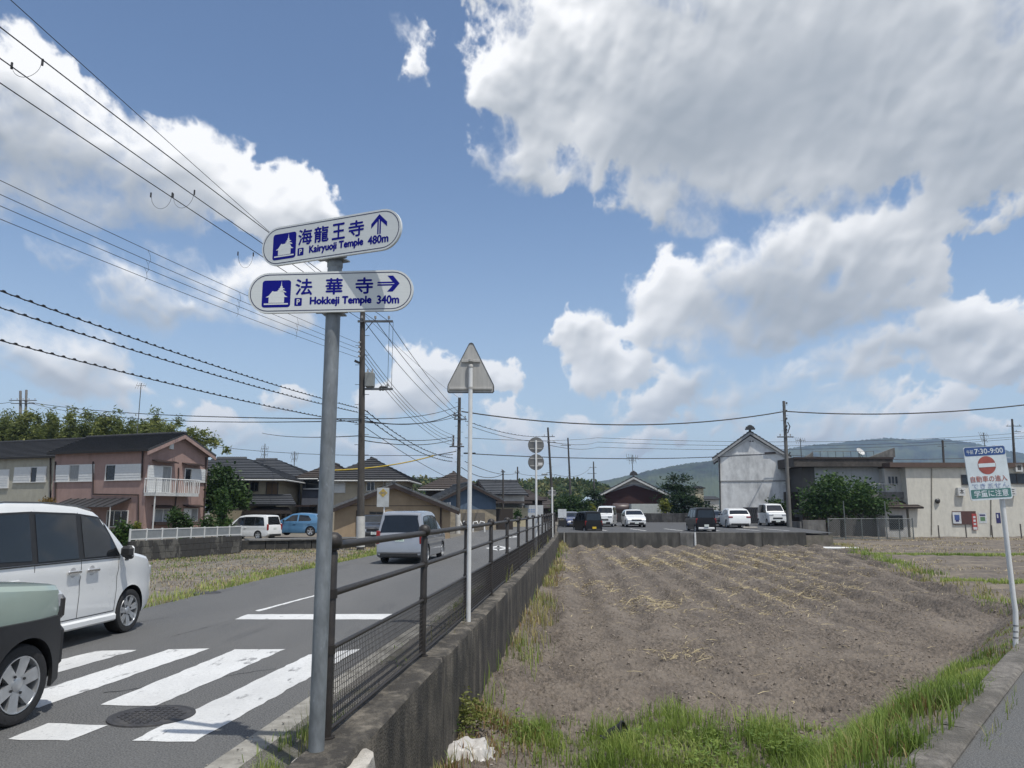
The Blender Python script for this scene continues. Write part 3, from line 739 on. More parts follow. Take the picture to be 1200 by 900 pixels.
def sign_panel(z, yaw, text, up):
    M = Matrix.Rotation(-yaw, 4, 'Z'); off = -.075
    root = MB().prism(stadium(SW, SH), .02, XZ, (0, .010, 0)).build('sign_panel', [mat('sign_panel_white', (.66, .68, .66), .45, .04, 40, (.3, 1, 8))], post, 50)
    root.matrix_local = Matrix.Translation((0, 0, z)) @ M @ Matrix.Translation((0, off, 0))
    fix_normals(root)
    X = lambda f: -SW / 2 + f * SW
    Z = lambda f: SH / 2 - f * SH
    b = MB(); ring_flat(b, stadium(SW, SH, inset=.0125), stadium(SW, SH, inset=.018), -.0107)
    b.build('border_line', mat('sign_navy', (.012, .014, .07), .5), root)
    temple_icon(root, X(.086), Z(.86), X(.261), Z(.19))
    L = MB()
    for ch, a, c in text['kanji']: text_into(L, ch, (X(a), Z(.575), X(c), Z(.165)), -.0107, .028)
    text_into(L, text['name'], (X(text['nx'][0]), Z(.865 if True else .83), X(text['nx'][1]), Z(.615)), -.0107, .055)
    text_into(L, text['dist'], (X(text['dx'][0]), Z(.83), X(text['dx'][1]), Z(.615)), -.0107, .055)
    L.build('lettering', SIGN_BLUE, root)
    p = MB(); flat(p, rrect(X(text['px']), Z(.835), X(text['px']) + .052, Z(.835) + .056, .007), -.0107); pk = p.build('parking_mark', SIGN_BLUE, root)
    w = MB(); text_into(w, 'P', (X(text['px']) + .016, Z(.835) + .010, X(text['px']) + .039, Z(.835) + .047), -.0114, .03); w.build('parking_letter', SIGN_FACE, root)
    A = MB()
    if up:
        cx, h0, h1 = X(.853), Z(.60), Z(.13)
        flat(A, [(cx - .014, h0), (cx - .003, h0), (cx - .003, h1 - .03), (cx - .014, h1 - .03)], -.0107)
        flat(A, [(cx + .003, h0), (cx + .014, h0), (cx + .014, h1 - .03), (cx + .003, h1 - .03)], -.0107)
        flat(A, [(cx, h1 + .006), (cx - .062, h1 - .056), (cx - .062, h1 - .088), (cx, h1 - .030)], -.0109)
        flat(A, [(cx, h1 + .006), (cx, h1 - .030), (cx + .062, h1 - .088), (cx + .062, h1 - .056)], -.0109)
    else:
        x0, x1, cz = X(.785), X(.918), Z(.335)
        flat(A, [(x0, cz + .003), (x1 - .03, cz + .003), (x1 - .03, cz + .014), (x0, cz + .014)], -.0107)
        flat(A, [(x0, cz - .014), (x1 - .03, cz - .014), (x1 - .03, cz - .003), (x0, cz - .003)], -.0107)
        flat(A, [(x1, cz), (x1 - .036, cz), (x1 - .085, cz + .056), (x1 - .046, cz + .056)], -.0109)
        flat(A, [(x1, cz), (x1 - .046, cz - .056), (x1 - .085, cz - .056), (x1 - .036, cz)], -.0109)
    A.build('direction_arrow', SIGN_BLUE, root)
    bk = MB(); bk.box((0, .03, SH / 2 - .012), (.22, .05, .012)); bk.box((0, .03, -SH / 2 + .012), (.22, .05, .012))
    bk.box((0, .075, SH / 2 - .012), (.15, .14, .01)); bk.box((0, .075, -SH / 2 + .012), (.15, .14, .01))
    bk.build('bracket', GALV, root)
    return root
zl = dp(389, 342.5, SY - .07).z - PB.z; zu = dp(390, 279.5, SY - .07).z - PB.z
sign_panel(zl, R(4.5), dict(kanji=[('法', .288, .392), ('華', .472, .576), ('寺', .652, .760)], name='Hokkeji Temple', nx=(.379, .753), dist='340m', dx=(.783, .918), px=.286), False)
sign_panel(zu, R(22.5), dict(kanji=[('海', .275, .380), ('龍', .393, .500), ('王', .523, .617), ('寺', .640, .750)], name='Kairyuoji Temple', nx=(.36, .748), dist='480m', dx=(.777, .919), px=.275), True)
gy = fence                                                    # (railing stays behind the post)

# ------------------------------------------------------------------ white pole with the back of a triangular sign
b = gp(549, 730, .15); Y = b.y
t = thing('road_sign', 'white pole with grey back of a triangular road sign on the wall', 'road sign', b)
h = dp(547.5, 428, Y).z - .15
MB().tube([(0, 0, -.1), (0, 0, h)], .030, 16).build('pole', WHITE_POLE, t, 60)
MB().lathe([(.031, h - .04), (.033, h - .035), (.033, h), (.02, h + .012), (0, h + .014)], 16).build('pole_cap', ALU, t, 50)
za, zb = dp(547, 400.5, Y).z - .15, dp(547, 460, Y).z - .15
hw = (dp(574.5, 440, Y).x - dp(519.5, 440, Y).x) / 2
def tri(i=0.0):
    s = 1 - i / .31; zc = zb + (za - zb) * .36
    P = [(-.03, za - .012), (0, za), (.03, za - .012), (hw - .005, zb + .12), (hw, zb + .095), (hw, zb + .02), (hw - .02, zb), (-hw + .02, zb), (-hw, zb + .02), (-hw, zb + .095), (-hw + .005, zb + .12)]
    return [(x * s, zc + (z - zc) * s) for x, z in P]
pl = MB().prism(tri(), .012, XZ, (0, .066, 0)).build('sign_plate', ALU, t); fix_normals(pl)
rim = MB(); A, B = tri(0), tri(.012); n = len(A)
rim.add([(p[0], .05, p[1]) for p in A] + [(p[0], .05, p[1]) for p in B] + [(p[0], .066, p[1]) for p in A], [(i, (i + 1) % n, n + (i + 1) % n, n + i) for i in range(n)] + [(i, (i + 1) % n, 2 * n + (i + 1) % n, 2 * n + i) for i in range(n)])
rim.build('rim', mat('rim_grey', (.06, .06, .062), .6), pl)
for (zz, w) in ((zb + .065, hw * 1.82), (za - .275, hw * .80)):
    MB().box((0, .042, zz), (w, .022, .036), bev=.004).build('bracket', ALU, t)
    MB().lathe([(.035, zz - .015), (.035, zz + .015)], 14, c=(0, 0, 0)).build('pole_band', ALU, t)

# ------------------------------------------------------------------ round signs further along, seen from behind
def back_pole(px, ybase_z, Y, ytop, label, plates, r=.03, wallx=False):
    p = dp(px, 600, Y); p.z = ybase_z
    t = thing('road_sign', label, 'road sign', p)
    h = dp(px, ytop, Y).z - ybase_z
    MB().tube([(0, 0, 0), (0, 0, h)], r, 12).build('pole', WHITE_POLE, t, 60)
    for (yc, rad, kind) in plates:
        zc = dp(px, yc, Y).z - ybase_z; rr = rad * Y / FPX
        if kind == 'round': poly = [(rr * math.cos(2 * math.pi * k / 28), rr * math.sin(2 * math.pi * k / 28)) for k in range(28)]
        else: poly = [(rr * math.cos(math.pi / 2 * k), rr * math.sin(math.pi / 2 * k)) for k in range(4)]
        o = MB().prism([(a, zc + b_) for a, b_ in poly], .01, XZ, (0, .05, 0)).build('sign_plate', mat('plate_back_dark', (.17, .17, .165), .55, .15, 5, metal=.35), t); fix_normals(o)
        for s in (.45, -.45): MB().box((0, .034, zc + rr * s), (rr * 1.5, .016, .04)).build('bracket', ALU, t)
    return t
t = back_pole(628.5, 0.0, 28.5, 516, 'white pole with grey backs of two round road signs one above the other', [(521.5, 9.4, 'round'), (541.5, 9.4, 'round')], .04)
MB().box((.16, .036, dp(628, 543.5, 28.5).z), (.16, .004, .09)).build('sticker', WHITE_PAINT, t)
back_pole(647.2, 0.0, 44, 571, 'short white pole with the back of a diamond road sign before dark houses', [(577.5, 5.6, 'diamond')], .05)

# ------------------------------------------------------------------ leaning school-route sign at the lane
b = gp(1190, 757, 0.0); Y = b.y
t = thing('school_route_sign', 'leaning white school route sign with no entry disc on bent white pole', 'road sign', b)
def L3(px, py, dy=0.0): q = dp(px, py, Y + dy); return q - b
MB().tube([L3(1190, 760), L3(1190.5, 738), L3(1190, 716), L3(1187.5, 700), L3(1174, 584), L3(1166, 522)], .030, 14).build('pole', WHITE_POLE, t, 60)
for yq in (748, 741, 734): 
    q = L3(1190.3, yq); MB().lathe([(.0315, q.z), (.0315, q.z + .02)], 14, c=(q.x, q.y, 0)).build('scuff_band', mat('scuffed_grey', (.25, .25, .24), .6, .3, 30), t)
TL, TR, BR, BL = (L3(*p, -.06) for p in ((1130, 524.5), (1178, 519.5), (1184.5, 586.5), (1137, 587)))
ux = (TR - TL); uz = (TL - BL); pw, ph = ux.length, uz.length
cen = (TL + TR + BR + BL) / 4; ang = math.atan2(ux.z + (BR - BL).z, ux.x + (BR - BL).x)
pn = MB().prism(rrect(-pw / 2, -ph / 2, pw / 2, ph / 2, .03), .014, XZ, (0, .007, 0)).build('sign_panel', [mat('school_sign_white', (.62, .68, .70), .5, .08, 6)], t); fix_normals(pn)
pn.matrix_local = Matrix.Translation(cen) @ Matrix.Rotation(-ang, 4, 'Y')
zt = lambda f: ph / 2 - f * ph
xt = lambda f: -pw / 2 + f * pw
m_ = MB(); flat(m_, rrect(-pw / 2 + .005, zt(.17), pw / 2 - .005, ph / 2 - .005, .025), -.009); m_.build('blue_band', mat('faded_blue', (.035, .085, .24), .5, .15, 10), pn)
m_ = MB(); flat(m_, rrect(-pw / 2 + .012, zt(.965), pw / 2 - .012, zt(.80), .012), -.009); m_.build('green_band', mat('faded_green', (.075, .20, .185), .5, .15, 10), pn)
m_ = MB(); flat(m_, [(.115 * math.cos(2 * math.pi * k / 36), zt(.355) + .115 * math.sin(2 * math.pi * k / 36)) for k in range(36)], -.009); m_.build('no_entry_disc', mat('faded_red', (.33, .085, .07), .55, .2, 12), pn)
m_ = MB(); flat(m_, [(-.108, zt(.355) - .024), (.108, zt(.355) - .024), (.108, zt(.355) + .024), (-.108, zt(.355) + .024)], -.011); m_.build('white_bar', _mats['school_sign_white'], pn)
m_ = MB(); text_into(m_, '午前', (xt(.06), zt(.135), xt(.22), zt(.055)), -.011, .01); text_into(m_, '7:30-9:00', (xt(.25), zt(.14), xt(.94), zt(.04)), -.011, .03)
text_into(m_, '学童に注意', (xt(.09), zt(.945), xt(.91), zt(.815)), -.011, .02); m_.build('white_lettering', _mats['school_sign_white'], pn)
m_ = MB(); text_into(m_, '自動車の進入', (xt(.06), zt(.665), xt(.94), zt(.55)), -.010, .012); m_.build('red_lettering', mat('faded_red_ink', (.36, .12, .10), .6, .3, 40, thr=(.3, .6)), pn)
m_ = MB(); text_into(m_, 'できません', (xt(.07), zt(.785), xt(.95), zt(.685)), -.010, .004); m_.build('blue_lettering', mat('faded_blue_ink', (.16, .22, .42), .6, .2, 40, col2=(.60, .66, .69), thr=(.45, .62)), pn)

# ------------------------------------------------------------------ car park wall
CW = layer(layer(mat('car_park_wall', (.10, .095, .085), .92, .4, 1.2, (1, 1, .5), bump=.4, bscale=20), (.038, .036, .032), 1.6, (.42, .6), (1.2, 1, .18), .85), (.2, .19, .165), 2.6, (.66, .74), (1.5, 1, .2), .5)
pw_ = thing('car_park_wall', 'low dark streaked concrete wall along the front of the car park', 'wall')
x0w, x1w = wxf(FAR) - .02, dp(945, 630, FAR).x
cuts = [x0w] + [dp(x, 630, FAR).x for x in (663, 744, 797, 815, 893)] + [x1w]
for i, (a, b_) in enumerate(zip(cuts[:-1], cuts[1:])):
    MB().box(((a + b_) / 2, FAR + .12 + .004 * (i % 2), -.46), (b_ - a - .02, .24, 1.18 + .02 * (i % 3)), bev=.012).build('wall_panel', CW if i != 3 else CONC_MID, pw_)
for px, w, lb in ((661, .05, 'thin pale post standing against the car park wall near its corner'), (815, .07, 'white pipe standing upright against the middle of the car park wall')):
    p = dp(px, 640, FAR - .05); p.z = -.95
    MBp = MB().tube([(0, 0, 0), (0, 0, 1.1)], w, 8); tag(MBp.build('marker_post', WHITE_POLE if px > 700 else CONC, None, loc=p), lb, 'post')
p = dp(877, 640, FAR - .05)
# tilted slab of the car park itself
mb = MB(); x1l = 22.3; ysl = [FAR + .24, 60, 66, 72, 80, 90]
mb.add([(x, y, LOTZ(y)) for y in ysl for x in (wxf(y) - .1, x1l + (y - FAR) * .12)], [(2 * i, 2 * i + 1, 2 * i + 3, 2 * i + 2) for i in range(len(ysl) - 1)])
lot = structure('car_park', mb, LOT_ASPHALT)
for px, py in ((711, 626), (757, 624.5), (800, 623.5), (843, 622.5), (890, 622), (925, 621)):
    Yq = FAR + 4.2; c = dp(px, 620, Yq); vs = []
    o = MB().add([(c.x - .09, Yq, LOTZ(Yq) + .005), (c.x + .09, Yq, LOTZ(Yq) + .005), (c.x - .55 + .09, Yq + 4.2, LOTZ(Yq + 4.2) + .005), (c.x - .55 - .09, Yq + 4.2, LOTZ(Yq + 4.2) + .005)], [(0, 1, 2, 3)]).build('bay_line', LINE_PAINT, lot)
p = dp(879, 617.5, 63); p.z = LOTZ(63) + .075
tag(MB().box((0, 0, 0), (1.15, .16, .14), bev=.03).build('wheel_stop', CONC_PALE, None, loc=p), 'pale concrete wheel stop lying in an empty parking bay', 'wheel stop')
# white pipe on the grass strip of the field
a, b_ = gp(965, 642.5, -.72), gp(1006, 643, -.72)
tag(MB().tube([(0, 0, 0), tuple(b_ - a)], .10, 10).build('pipe', WHITE_POLE, None, 60, loc=a), 'white plastic pipe lying on the grass strip beside the field', 'pipe')

# ------------------------------------------------------------------ cars
def paintmat(name, col, metal=0.0, rough=.28): return mat(name, col, rough, .03, 2, metal=metal, coat=.9, rvar=.03)
SPEC = {
 'tall': dict(L=3.70, W=1.67, H=1.735, top=[(0, .50), (.02, .78), (.06, .90), (.20, 1.0), (.72, 1.10), (.80, 1.13), (1.30, 1.585), (1.42, 1.64), (1.75, 1.70), (2.3, 1.735), (3.0, 1.735), (3.38, 1.70), (3.47, 1.66), (3.60, 1.08), (3.65, .95), (3.69, .55), (3.70, .45)],
   belt=1.03, wheels=(.64, 3.13, .29), tumble=.12, ws=(.84, 1.36), rw=(3.49, 3.60),
   glass=[[(.98, 1.06), (1.32, 1.54), (1.72, 1.58), (1.72, 1.06)], [(1.83, 1.06), (1.83, 1.59), (2.56, 1.61), (2.56, 1.06)], [(2.66, 1.08), (2.66, 1.61), (3.25, 1.59), (3.38, 1.2), (3.35, 1.10)]]),
 'kei': dict(L=3.395, W=1.475, H=1.78, top=[(0, .50), (.02, .80), (.05, .95), (.15, 1.03), (.55, 1.10), (.62, 1.13), (1.00, 1.60), (1.12, 1.70), (1.5, 1.765), (2.0, 1.78), (3.0, 1.775), (3.18, 1.75), (3.26, 1.68), (3.33, 1.05), (3.37, .95), (3.39, .5), (3.395, .42)],
   belt=1.04, wheels=(.55, 3.02, .275), tumble=.10, ws=(.65, 1.03), rw=(3.27, 3.33),
   glass=[[(.80, 1.07), (1.08, 1.60), (1.52, 1.64), (1.52, 1.07)], [(1.62, 1.07), (1.62, 1.65), (2.30, 1.65), (2.30, 1.07)], [(2.40, 1.08), (2.40, 1.65), (3.0, 1.62), (3.08, 1.12)]]),
 'mini': dict(L=4.70, W=1.70, H=1.84, top=[(0, .50), (.04, .75), (.12, .88), (.30, .95), (.95, 1.06), (1.02, 1.08), (1.80, 1.66), (1.95, 1.73), (2.4, 1.81), (3.0, 1.84), (4.0, 1.82), (4.35, 1.78), (4.43, 1.72), (4.58, 1.08), (4.63, .95), (4.68, .62), (4.70, .45)],
   belt=1.0, wheels=(.90, 3.76, .315), tumble=.14, ws=(1.08, 1.86), rw=(4.44, 4.58),
   glass=[[(1.30, 1.03), (1.86, 1.58), (2.35, 1.64), (2.35, 1.03)], [(2.45, 1.03), (2.45, 1.65), (3.35, 1.66), (3.35, 1.03)], [(3.45, 1.05), (3.45, 1.66), (4.15, 1.62), (4.3, 1.12)]]),
 'hatch': dict(L=4.05, W=1.71, H=1.50, top=[(0, .45), (.04, .62), (.14, .74), (.45, .86), (1.05, .99), (1.12, 1.01), (1.85, 1.40), (2.0, 1.45), (2.4, 1.50), (2.9, 1.49), (3.4, 1.42), (3.6, 1.36), (3.92, 1.0), (3.98, .9), (4.03, .6), (4.05, .42)],
   belt=.94, wheels=(.82, 3.32, .31), tumble=.17, ws=(1.2, 1.88), rw=(3.62, 3.90),
   glass=[[(1.45, .97), (1.95, 1.34), (2.35, 1.38), (2.35, .97)], [(2.45, .97), (2.45, 1.38), (3.1, 1.33), (3.35, 1.06), (3.3, .99)]]),
 'suv': dict(L=4.55, W=1.82, H=1.64, top=[(0, .48), (.03, .75), (.10, .92), (.35, 1.0), (1.15, 1.10), (1.22, 1.12), (1.95, 1.54), (2.1, 1.59), (2.6, 1.64), (3.3, 1.62), (3.9, 1.53), (4.05, 1.46), (4.40, 1.10), (4.46, 1.0), (4.52, .7), (4.55, .5)],
   belt=1.05, wheels=(.90, 3.58, .35), tumble=.18, ws=(1.32, 1.98), rw=(4.07, 4.38),
   glass=[[(1.55, 1.08), (2.1, 1.48), (2.65, 1.52), (2.65, 1.08)], [(2.75, 1.08), (2.75, 1.52), (3.5, 1.46), (3.85, 1.22), (3.8, 1.12)]]),
}
def car(name, label, pos, heading, kind, paint, group=None, s=1.0, cat='car', near=False, plate=PLATE_W, spokes=5, lower=None, seen='rear', chars=None, tilt=0.0, **over):
    S = dict(SPEC[kind]); S.update(over)
    L, W, H = S['L'], S['W'], S['H']
    root = thing(name, label, cat, pos, -R(heading), group); root.scale = (s, s, s)
    tt, tz = [p[0] for p in S['top']], [p[1] for p in S['top']]
    top = lambda t: float(np.interp(t, tt, tz))
    zb0 = .20
    zbot = lambda t: zb0 + .10 * max(0, 1 - t / .35) + .12 * max(0, 1 - (L - t) / .35)
    def hwid(t):
        a = max(0, 1 - t / .55); b = max(0, 1 - (L - t) / .32)
        return W / 2 * (1 - .13 * a ** 2.2 - .07 * b ** 2.4)
    def ring(t):
        w, zb, zt = hwid(t), zbot(t), top(t)
        zs = min(S['belt'], zt - .05); zt_ = max(zt, zb + .1); zs = max(zs, zb + .06)
        k = max(0, zt_ - zs - .05); wr = w * .985 - S['tumble'] * min(1, k / .5) * (.5 + .5 * min(1, k / .5)) * 1.0
        zm = zb + .5 * (zs - zb)
        zc = zb + .80 * (zs - zb)
        return [(0, zb), (w * .9, zb), (w * .975, zb + .03), (w * .992, zb + .10), (w, zm), (w * .982, zb + .70 * (zs - zb)), (w * 1.0, zc), (w * .985, zs), (wr + .0, zt_ - .05), (wr - .025, zt_ - .012), (wr - .10, zt_), (wr * .5, zt_ + .010), (0, zt_ + .014)]
    def side(t, z):
        r = ring(t)[1:10]
        return float(np.interp(z, [p[1] for p in r], [p[0] for p in r]))
    st = sorted(set([round(x, 3) for x in tt] + [round(k * .09, 3) for k in range(int(L / .09))] + [L]))
    st = [a for i, a in enumerate(st) if i == 0 or a - st[i - 1] > .008 or a in tt]
    vs, fs = [], []; m = 13; full = 2 * m - 2
    for t in st:
        r = ring(t); y = L / 2 - t
        vs += [(p[0], y, p[1]) for p in r] + [(-p[0], y, p[1]) for p in r[-2:0:-1]]
    for i in range(len(st) - 1):
        for k in range(full): fs.append((i * full + k, i * full + (k + 1) % full, (i + 1) * full + (k + 1) % full, (i + 1) * full + k))
    fs += [tuple(range(full - 1, -1, -1)), tuple((len(st) - 1) * full + k for k in range(full))]
    body = MB().add(vs, fs).build('body', [paint, BLACK], root); fix_normals(body)
    rw = S['wheels'][2]; cut = MB()
    for t in S['wheels'][:2]:
        for sx in (-1, 1):
            M = Matrix.Rotation(R(90), 3, 'Y')
            cut.lathe([(rw * 1.17, -.16), (rw * 1.17, .16)], 28 if near else 16, M, 1, (sx * (W / 2 - .10), L / 2 - t, rw * 1.02))
    co = cut.build('wheel_arch_cutter', [paint, BLACK], root); fix_normals(co)
    md = body.modifiers.new('arches', 'BOOLEAN'); md.object = co; md.operation = 'DIFFERENCE'
    def volume(m_): b_ = bmesh.new(); b_.from_mesh(m_); v_ = abs(b_.calc_volume()); b_.free(); return v_
    v0 = volume(body.data)
    for solver, dz in (('EXACT', 0), ('EXACT', .0031), ('EXACT', -.0047), ('FAST', 0), ('FAST', .004)):
        md.solver = solver; co.location = (dz, dz * .7, dz)
        bpy.context.view_layer.update()
        me = bpy.data.meshes.new_from_object(body.evaluated_get(bpy.context.evaluated_depsgraph_get()))
        if .80 * v0 < volume(me) < .998 * v0: break
    body.modifiers.clear(); old = body.data; body.data = me; bpy.data.meshes.remove(old)
    cm = co.data; bpy.data.objects.remove(co); bpy.data.meshes.remove(cm)
    me.polygons.foreach_set('use_smooth', [True] * len(me.polygons)); me.set_sharp_from_angle(angle=R(26 if near else 32))
    # glazing follows the body's own surface, a few mm proud
    def panel(poly, sx, nm, m, o=.004, par=root):
        P = []
        for i in range(len(poly)):
            a, b = poly[i], poly[(i + 1) % len(poly)]
            for k in range(4): P.append((a[0] + (b[0] - a[0]) * k / 4, a[1] + (b[1] - a[1]) * k / 4))
        return MB().add([(sx * (side(t, z) + o), L / 2 - t, z) for t, z in P], [tuple(range(len(P)))]).build(nm, m, par)
    if kind in ('tall', 'kei', 'taft', 'mini'):
        g = S['glass']; lo = g[0][0][1] - .02; up = [(g[0][0][0] - .02, lo + .02), (g[0][1][0] - .04, g[0][1][1] + .02)] + [(t, z + .025) for q in g for t, z in q[1:3]][1:]
        end = max(p[0] for p in g[-1]) + .03; te = [t for t, _ in up] + [end]; ze = [z for _, z in up] + [lo + .02]; T = np.linspace(te[0], end, 40)
        for sx in (-1, 1):
            vs = []
            for t in T:
                zu = float(np.interp(t, te, ze))
                for k in range(5): z = lo + (zu - lo) * k / 4; vs.append((sx * (side(t, z) + .006), L / 2 - t, z))
            MB().add(vs, [(5 * i + k, 5 * i + k + 1, 5 * i + k + 6, 5 * i + k + 5) for i in range(39) for k in range(4)]).build('pillar_film', BLACK, root)
    for poly in S['glass']:
        for sx in (-1, 1): panel(poly, sx, 'side_window', CARGLASS, .012)
    def cap(t0, t1, f, nm, m, o=.006):
        vs, fs = [], []; n1, n2 = 5, 8
        for i in range(n1 + 1):
            t = t0 + (t1 - t0) * i / n1; r = ring(t); w = r[9][0] * f
            for k in range(n2 + 1):
                u = -1 + 2 * k / n2; vs.append((u * w, L / 2 - t + (o if t < L / 2 else -o), top(t) + .012 * (1 - u * u) + (.002 if t < L / 2 else .002) + o * .6))
        for i in range(n1):
            for k in range(n2): fs.append((i * (n2 + 1) + k, i * (n2 + 1) + k + 1, (i + 1) * (n2 + 1) + k + 1, (i + 1) * (n2 + 1) + k))
        ob = MB().add(vs, fs).build(nm, m, root); return ob
    cap(S['ws'][0], S['ws'][1], .93, 'windshield', CARGLASS); cap(S['rw'][0], S['rw'][1], .90, 'rear_window', CARGLASS, .008)
    # wheels
    for t in S['wheels'][:2]:
        for sx in (-1, 1):
            c = (sx * (W / 2 - .115), L / 2 - t, rw); M = Matrix.Rotation(R(90 * sx), 3, 'Y'); q = rw
            ns = 32 if near else 16
            wl = MB().lathe([(q * .69, .06), (q * .725, .098), (q * .84, .106), (q * .95, .10), (q * .99, .085), (q, .05), (q, -.07), (q * .97, -.1), (q * .6, -.1)], ns, M, 0, c, False).build('tyre', RUBBER, root, 40)
            wl.name = 'wheel'
            rim = MB(); rim.lathe([(q * .72, .085), (q * .70, .102), (q * .67, .100), (q * .65, .045), (q * .63, -.02), (0, -.03)], ns, M, 0, c, False)
            rim.mi = [1 if i >= ns * 4 else 0 for i in range(len(rim.mi))]
            for k in range(spokes):
                a = 2 * math.pi * k / spokes + .3
                ofs = [-.16, .16] if near and spokes > 6 else [0]
                for d in ofs:
                    a2 = a + d * .55
                    dr = Vector((0, math.cos(a), math.sin(a))); pe = Vector((0, -math.sin(a), math.cos(a)))
                    wI, wO = (q * .135, q * .175) if len(ofs) == 1 else (q * .055, q * .07)
                    b0, b1 = q * .10, q * .67; sh = pe * (d * q * .55)
                    z0, z1 = Vector((sx * .075, 0, 0)), Vector((sx * .094, 0, 0)); zz = Vector((sx * -.05, 0, 0)); C = Vector(c)
                    pts = [dr * b0 - pe * wI + sh * .4, dr * b0 + pe * wI + sh * .4, dr * b1 + pe * wO + sh, dr * b1 - pe * wO + sh]
                    zs_ = [z0, z0, z1, z1]
                    rim.add([C + p + z for p, z in zip(pts, zs_)] + [C + p + z + zz for p, z in zip(pts, zs_)], [(0, 1, 2, 3), (4, 7, 6, 5), (0, 4, 5, 1), (1, 5, 6, 2), (2, 6, 7, 3), (3, 7, 4, 0)])
            rim.lathe([(q * .17, .045), (q * .17, .082), (q * .13, .086), (0, .086)], 14, M, 0, c)
            if near:
                for k in range(4):
                    a = 2 * math.pi * k / 4 + .5; rim.lathe([(q * .035, .04), (q * .035, .09), (0, .092)], 8, M, 1, (c[0], c[1] + q * .24 * math.cos(a), c[2] + q * .24 * math.sin(a)))
            ro = rim.build('rim', [ALLOY, BLACK], wl, 40); fix_normals(ro)
    # lamps, plates, mirrors, handles, bumpers
    wr_, wf_ = hwid(L - .05), hwid(.04)
    van = kind in ('mini', 'kei', 'tall')
    for sx in (-1, 1):
        if van: MB().box((sx * (wr_ - .035), -L / 2 + .085, .92 if kind == 'mini' else .85), (.13, .12, .46 if kind == 'mini' else .34), bev=.02).build('taillight', RED_LAMP, root)
        else: MB().box((sx * (wr_ - .15), -L / 2 + .085, .90), (.36, .12, .12), bev=.03).build('taillight', RED_LAMP, root)
        hz = top(.09) - .13
        MB().box((sx * (wf_ - .17), L / 2 - .075, hz), (.36, .13, .16), bev=.03).build('headlight', CLEAR_LAMP, root)
        tm = S['glass'][0][0][0] - .02
        mr = MB().box((sx * (side(tm, S['belt']) + .10), L / 2 - tm, S['belt'] + .07), (.17, .09, .15), bev=.035).build('mirror', BLACK, root)
        if near: MB().box((sx * (side(tm, S['belt']) + .13), L / 2 - tm + .022, S['belt'] + .075), (.11, .06, .142), bev=.025).build('mirror_cap', paint, mr)
        for poly in S['glass'][:2]:
            th = max(p[0] for p in poly) - .16
            if len(S['glass']) > 2 and poly is S['glass'][1]: th = min(p[0] for p in poly) + .10
            MB().box((sx * (side(th, S['belt'] - .13) + .018), L / 2 - th, S['belt'] - .13), (.03, .20, .035), bev=.01).build('door_handle', paint if not near else CHROME, root)
        if near:
            gaps = [[(.98, 1.02), (1.0, .7), (1.02, .34)], [(1.775, 1.62), (1.775, .9), (1.79, .34)], [(2.61, 1.64), (2.61, .34)], [(1.02, .335), (2.61, .335)]] if kind == 'tall' else [[(1.0, 1.0), (1.0, .3)]]
            for g in gaps:
                gm_ = MB()
                for a, b in zip(g[:-1], g[1:]):
                    n = 8; P = [(a[0] + (b[0] - a[0]) * k / n, a[1] + (b[1] - a[1]) * k / n) for k in range(n + 1)]
                    hz_ = abs(b[0] - a[0]) > abs(b[1] - a[1]); e = .005
                    vs = []
                    for t, z in P:
                        for d in (-e, e):
                            t2, z2 = (t, z + d) if hz_ else (t + d, z); vs.append((sx * (side(t2, z2) + .0025), L / 2 - t2, z2))
                    gm_.add(vs, [(2 * i, 2 * i + 1, 2 * i + 3, 2 * i + 2) for i in range(n)])
                gm_.build('door_gap', BLACK, root)
    zbp = .42
    MB().box((0, -L / 2 + .03, zbp - .10), (W * .80, .10, .16), bev=.03).build('rear_bumper', lower or BLACK, root)
    MB().box((0, L / 2 - .02, zbp - .08), (W * .70, .10, .20), bev=.03).build('front_bumper', lower or BLACK, root)
    MB().box((0, L / 2 + .004, zbp + .20), (W * .50, .03, .12), bev=.01).build('grille', BLACK, root)
    pz = .80 if kind in ('mini', 'tall', 'kei') and kind != 'kei' else .48
    for yy_, nm in ((-L / 2 - .012, 'r'), (L / 2 + .035, 'f')):
        z_ = (S.get('plate_z', pz) if nm == 'r' else .40)
        yo = yy_ + (.05 if nm == 'r' and z_ > .6 else 0) - (.045 if nm == 'r' and z_ < .6 else 0)
        pl = MB().box((0, yo, z_), (.33, .02, .165), bev=.004).build('number_plate', plate, root)
    return root
PEARL = paintmat('white_car_paint', (.74, .745, .73))
SILVER = paintmat('silver_car_paint', (.36, .37, .39), .55, .33)
MINT = paintmat('sage_green_car_paint', (.33, .40, .345), .0, .35)
BLACKP = mat('black_car_paint', (.010, .010, .011), .3, .03, 2, coat=.0, rvar=.03, spec=.22)
NAVY = paintmat('navy_car_paint', (.012, .022, .085))
BLUEP = paintmat('light_blue_car_paint', (.10, .24, .40), .2)
GREYP = paintmat('dark_grey_car_paint', (.05, .052, .056), .4)

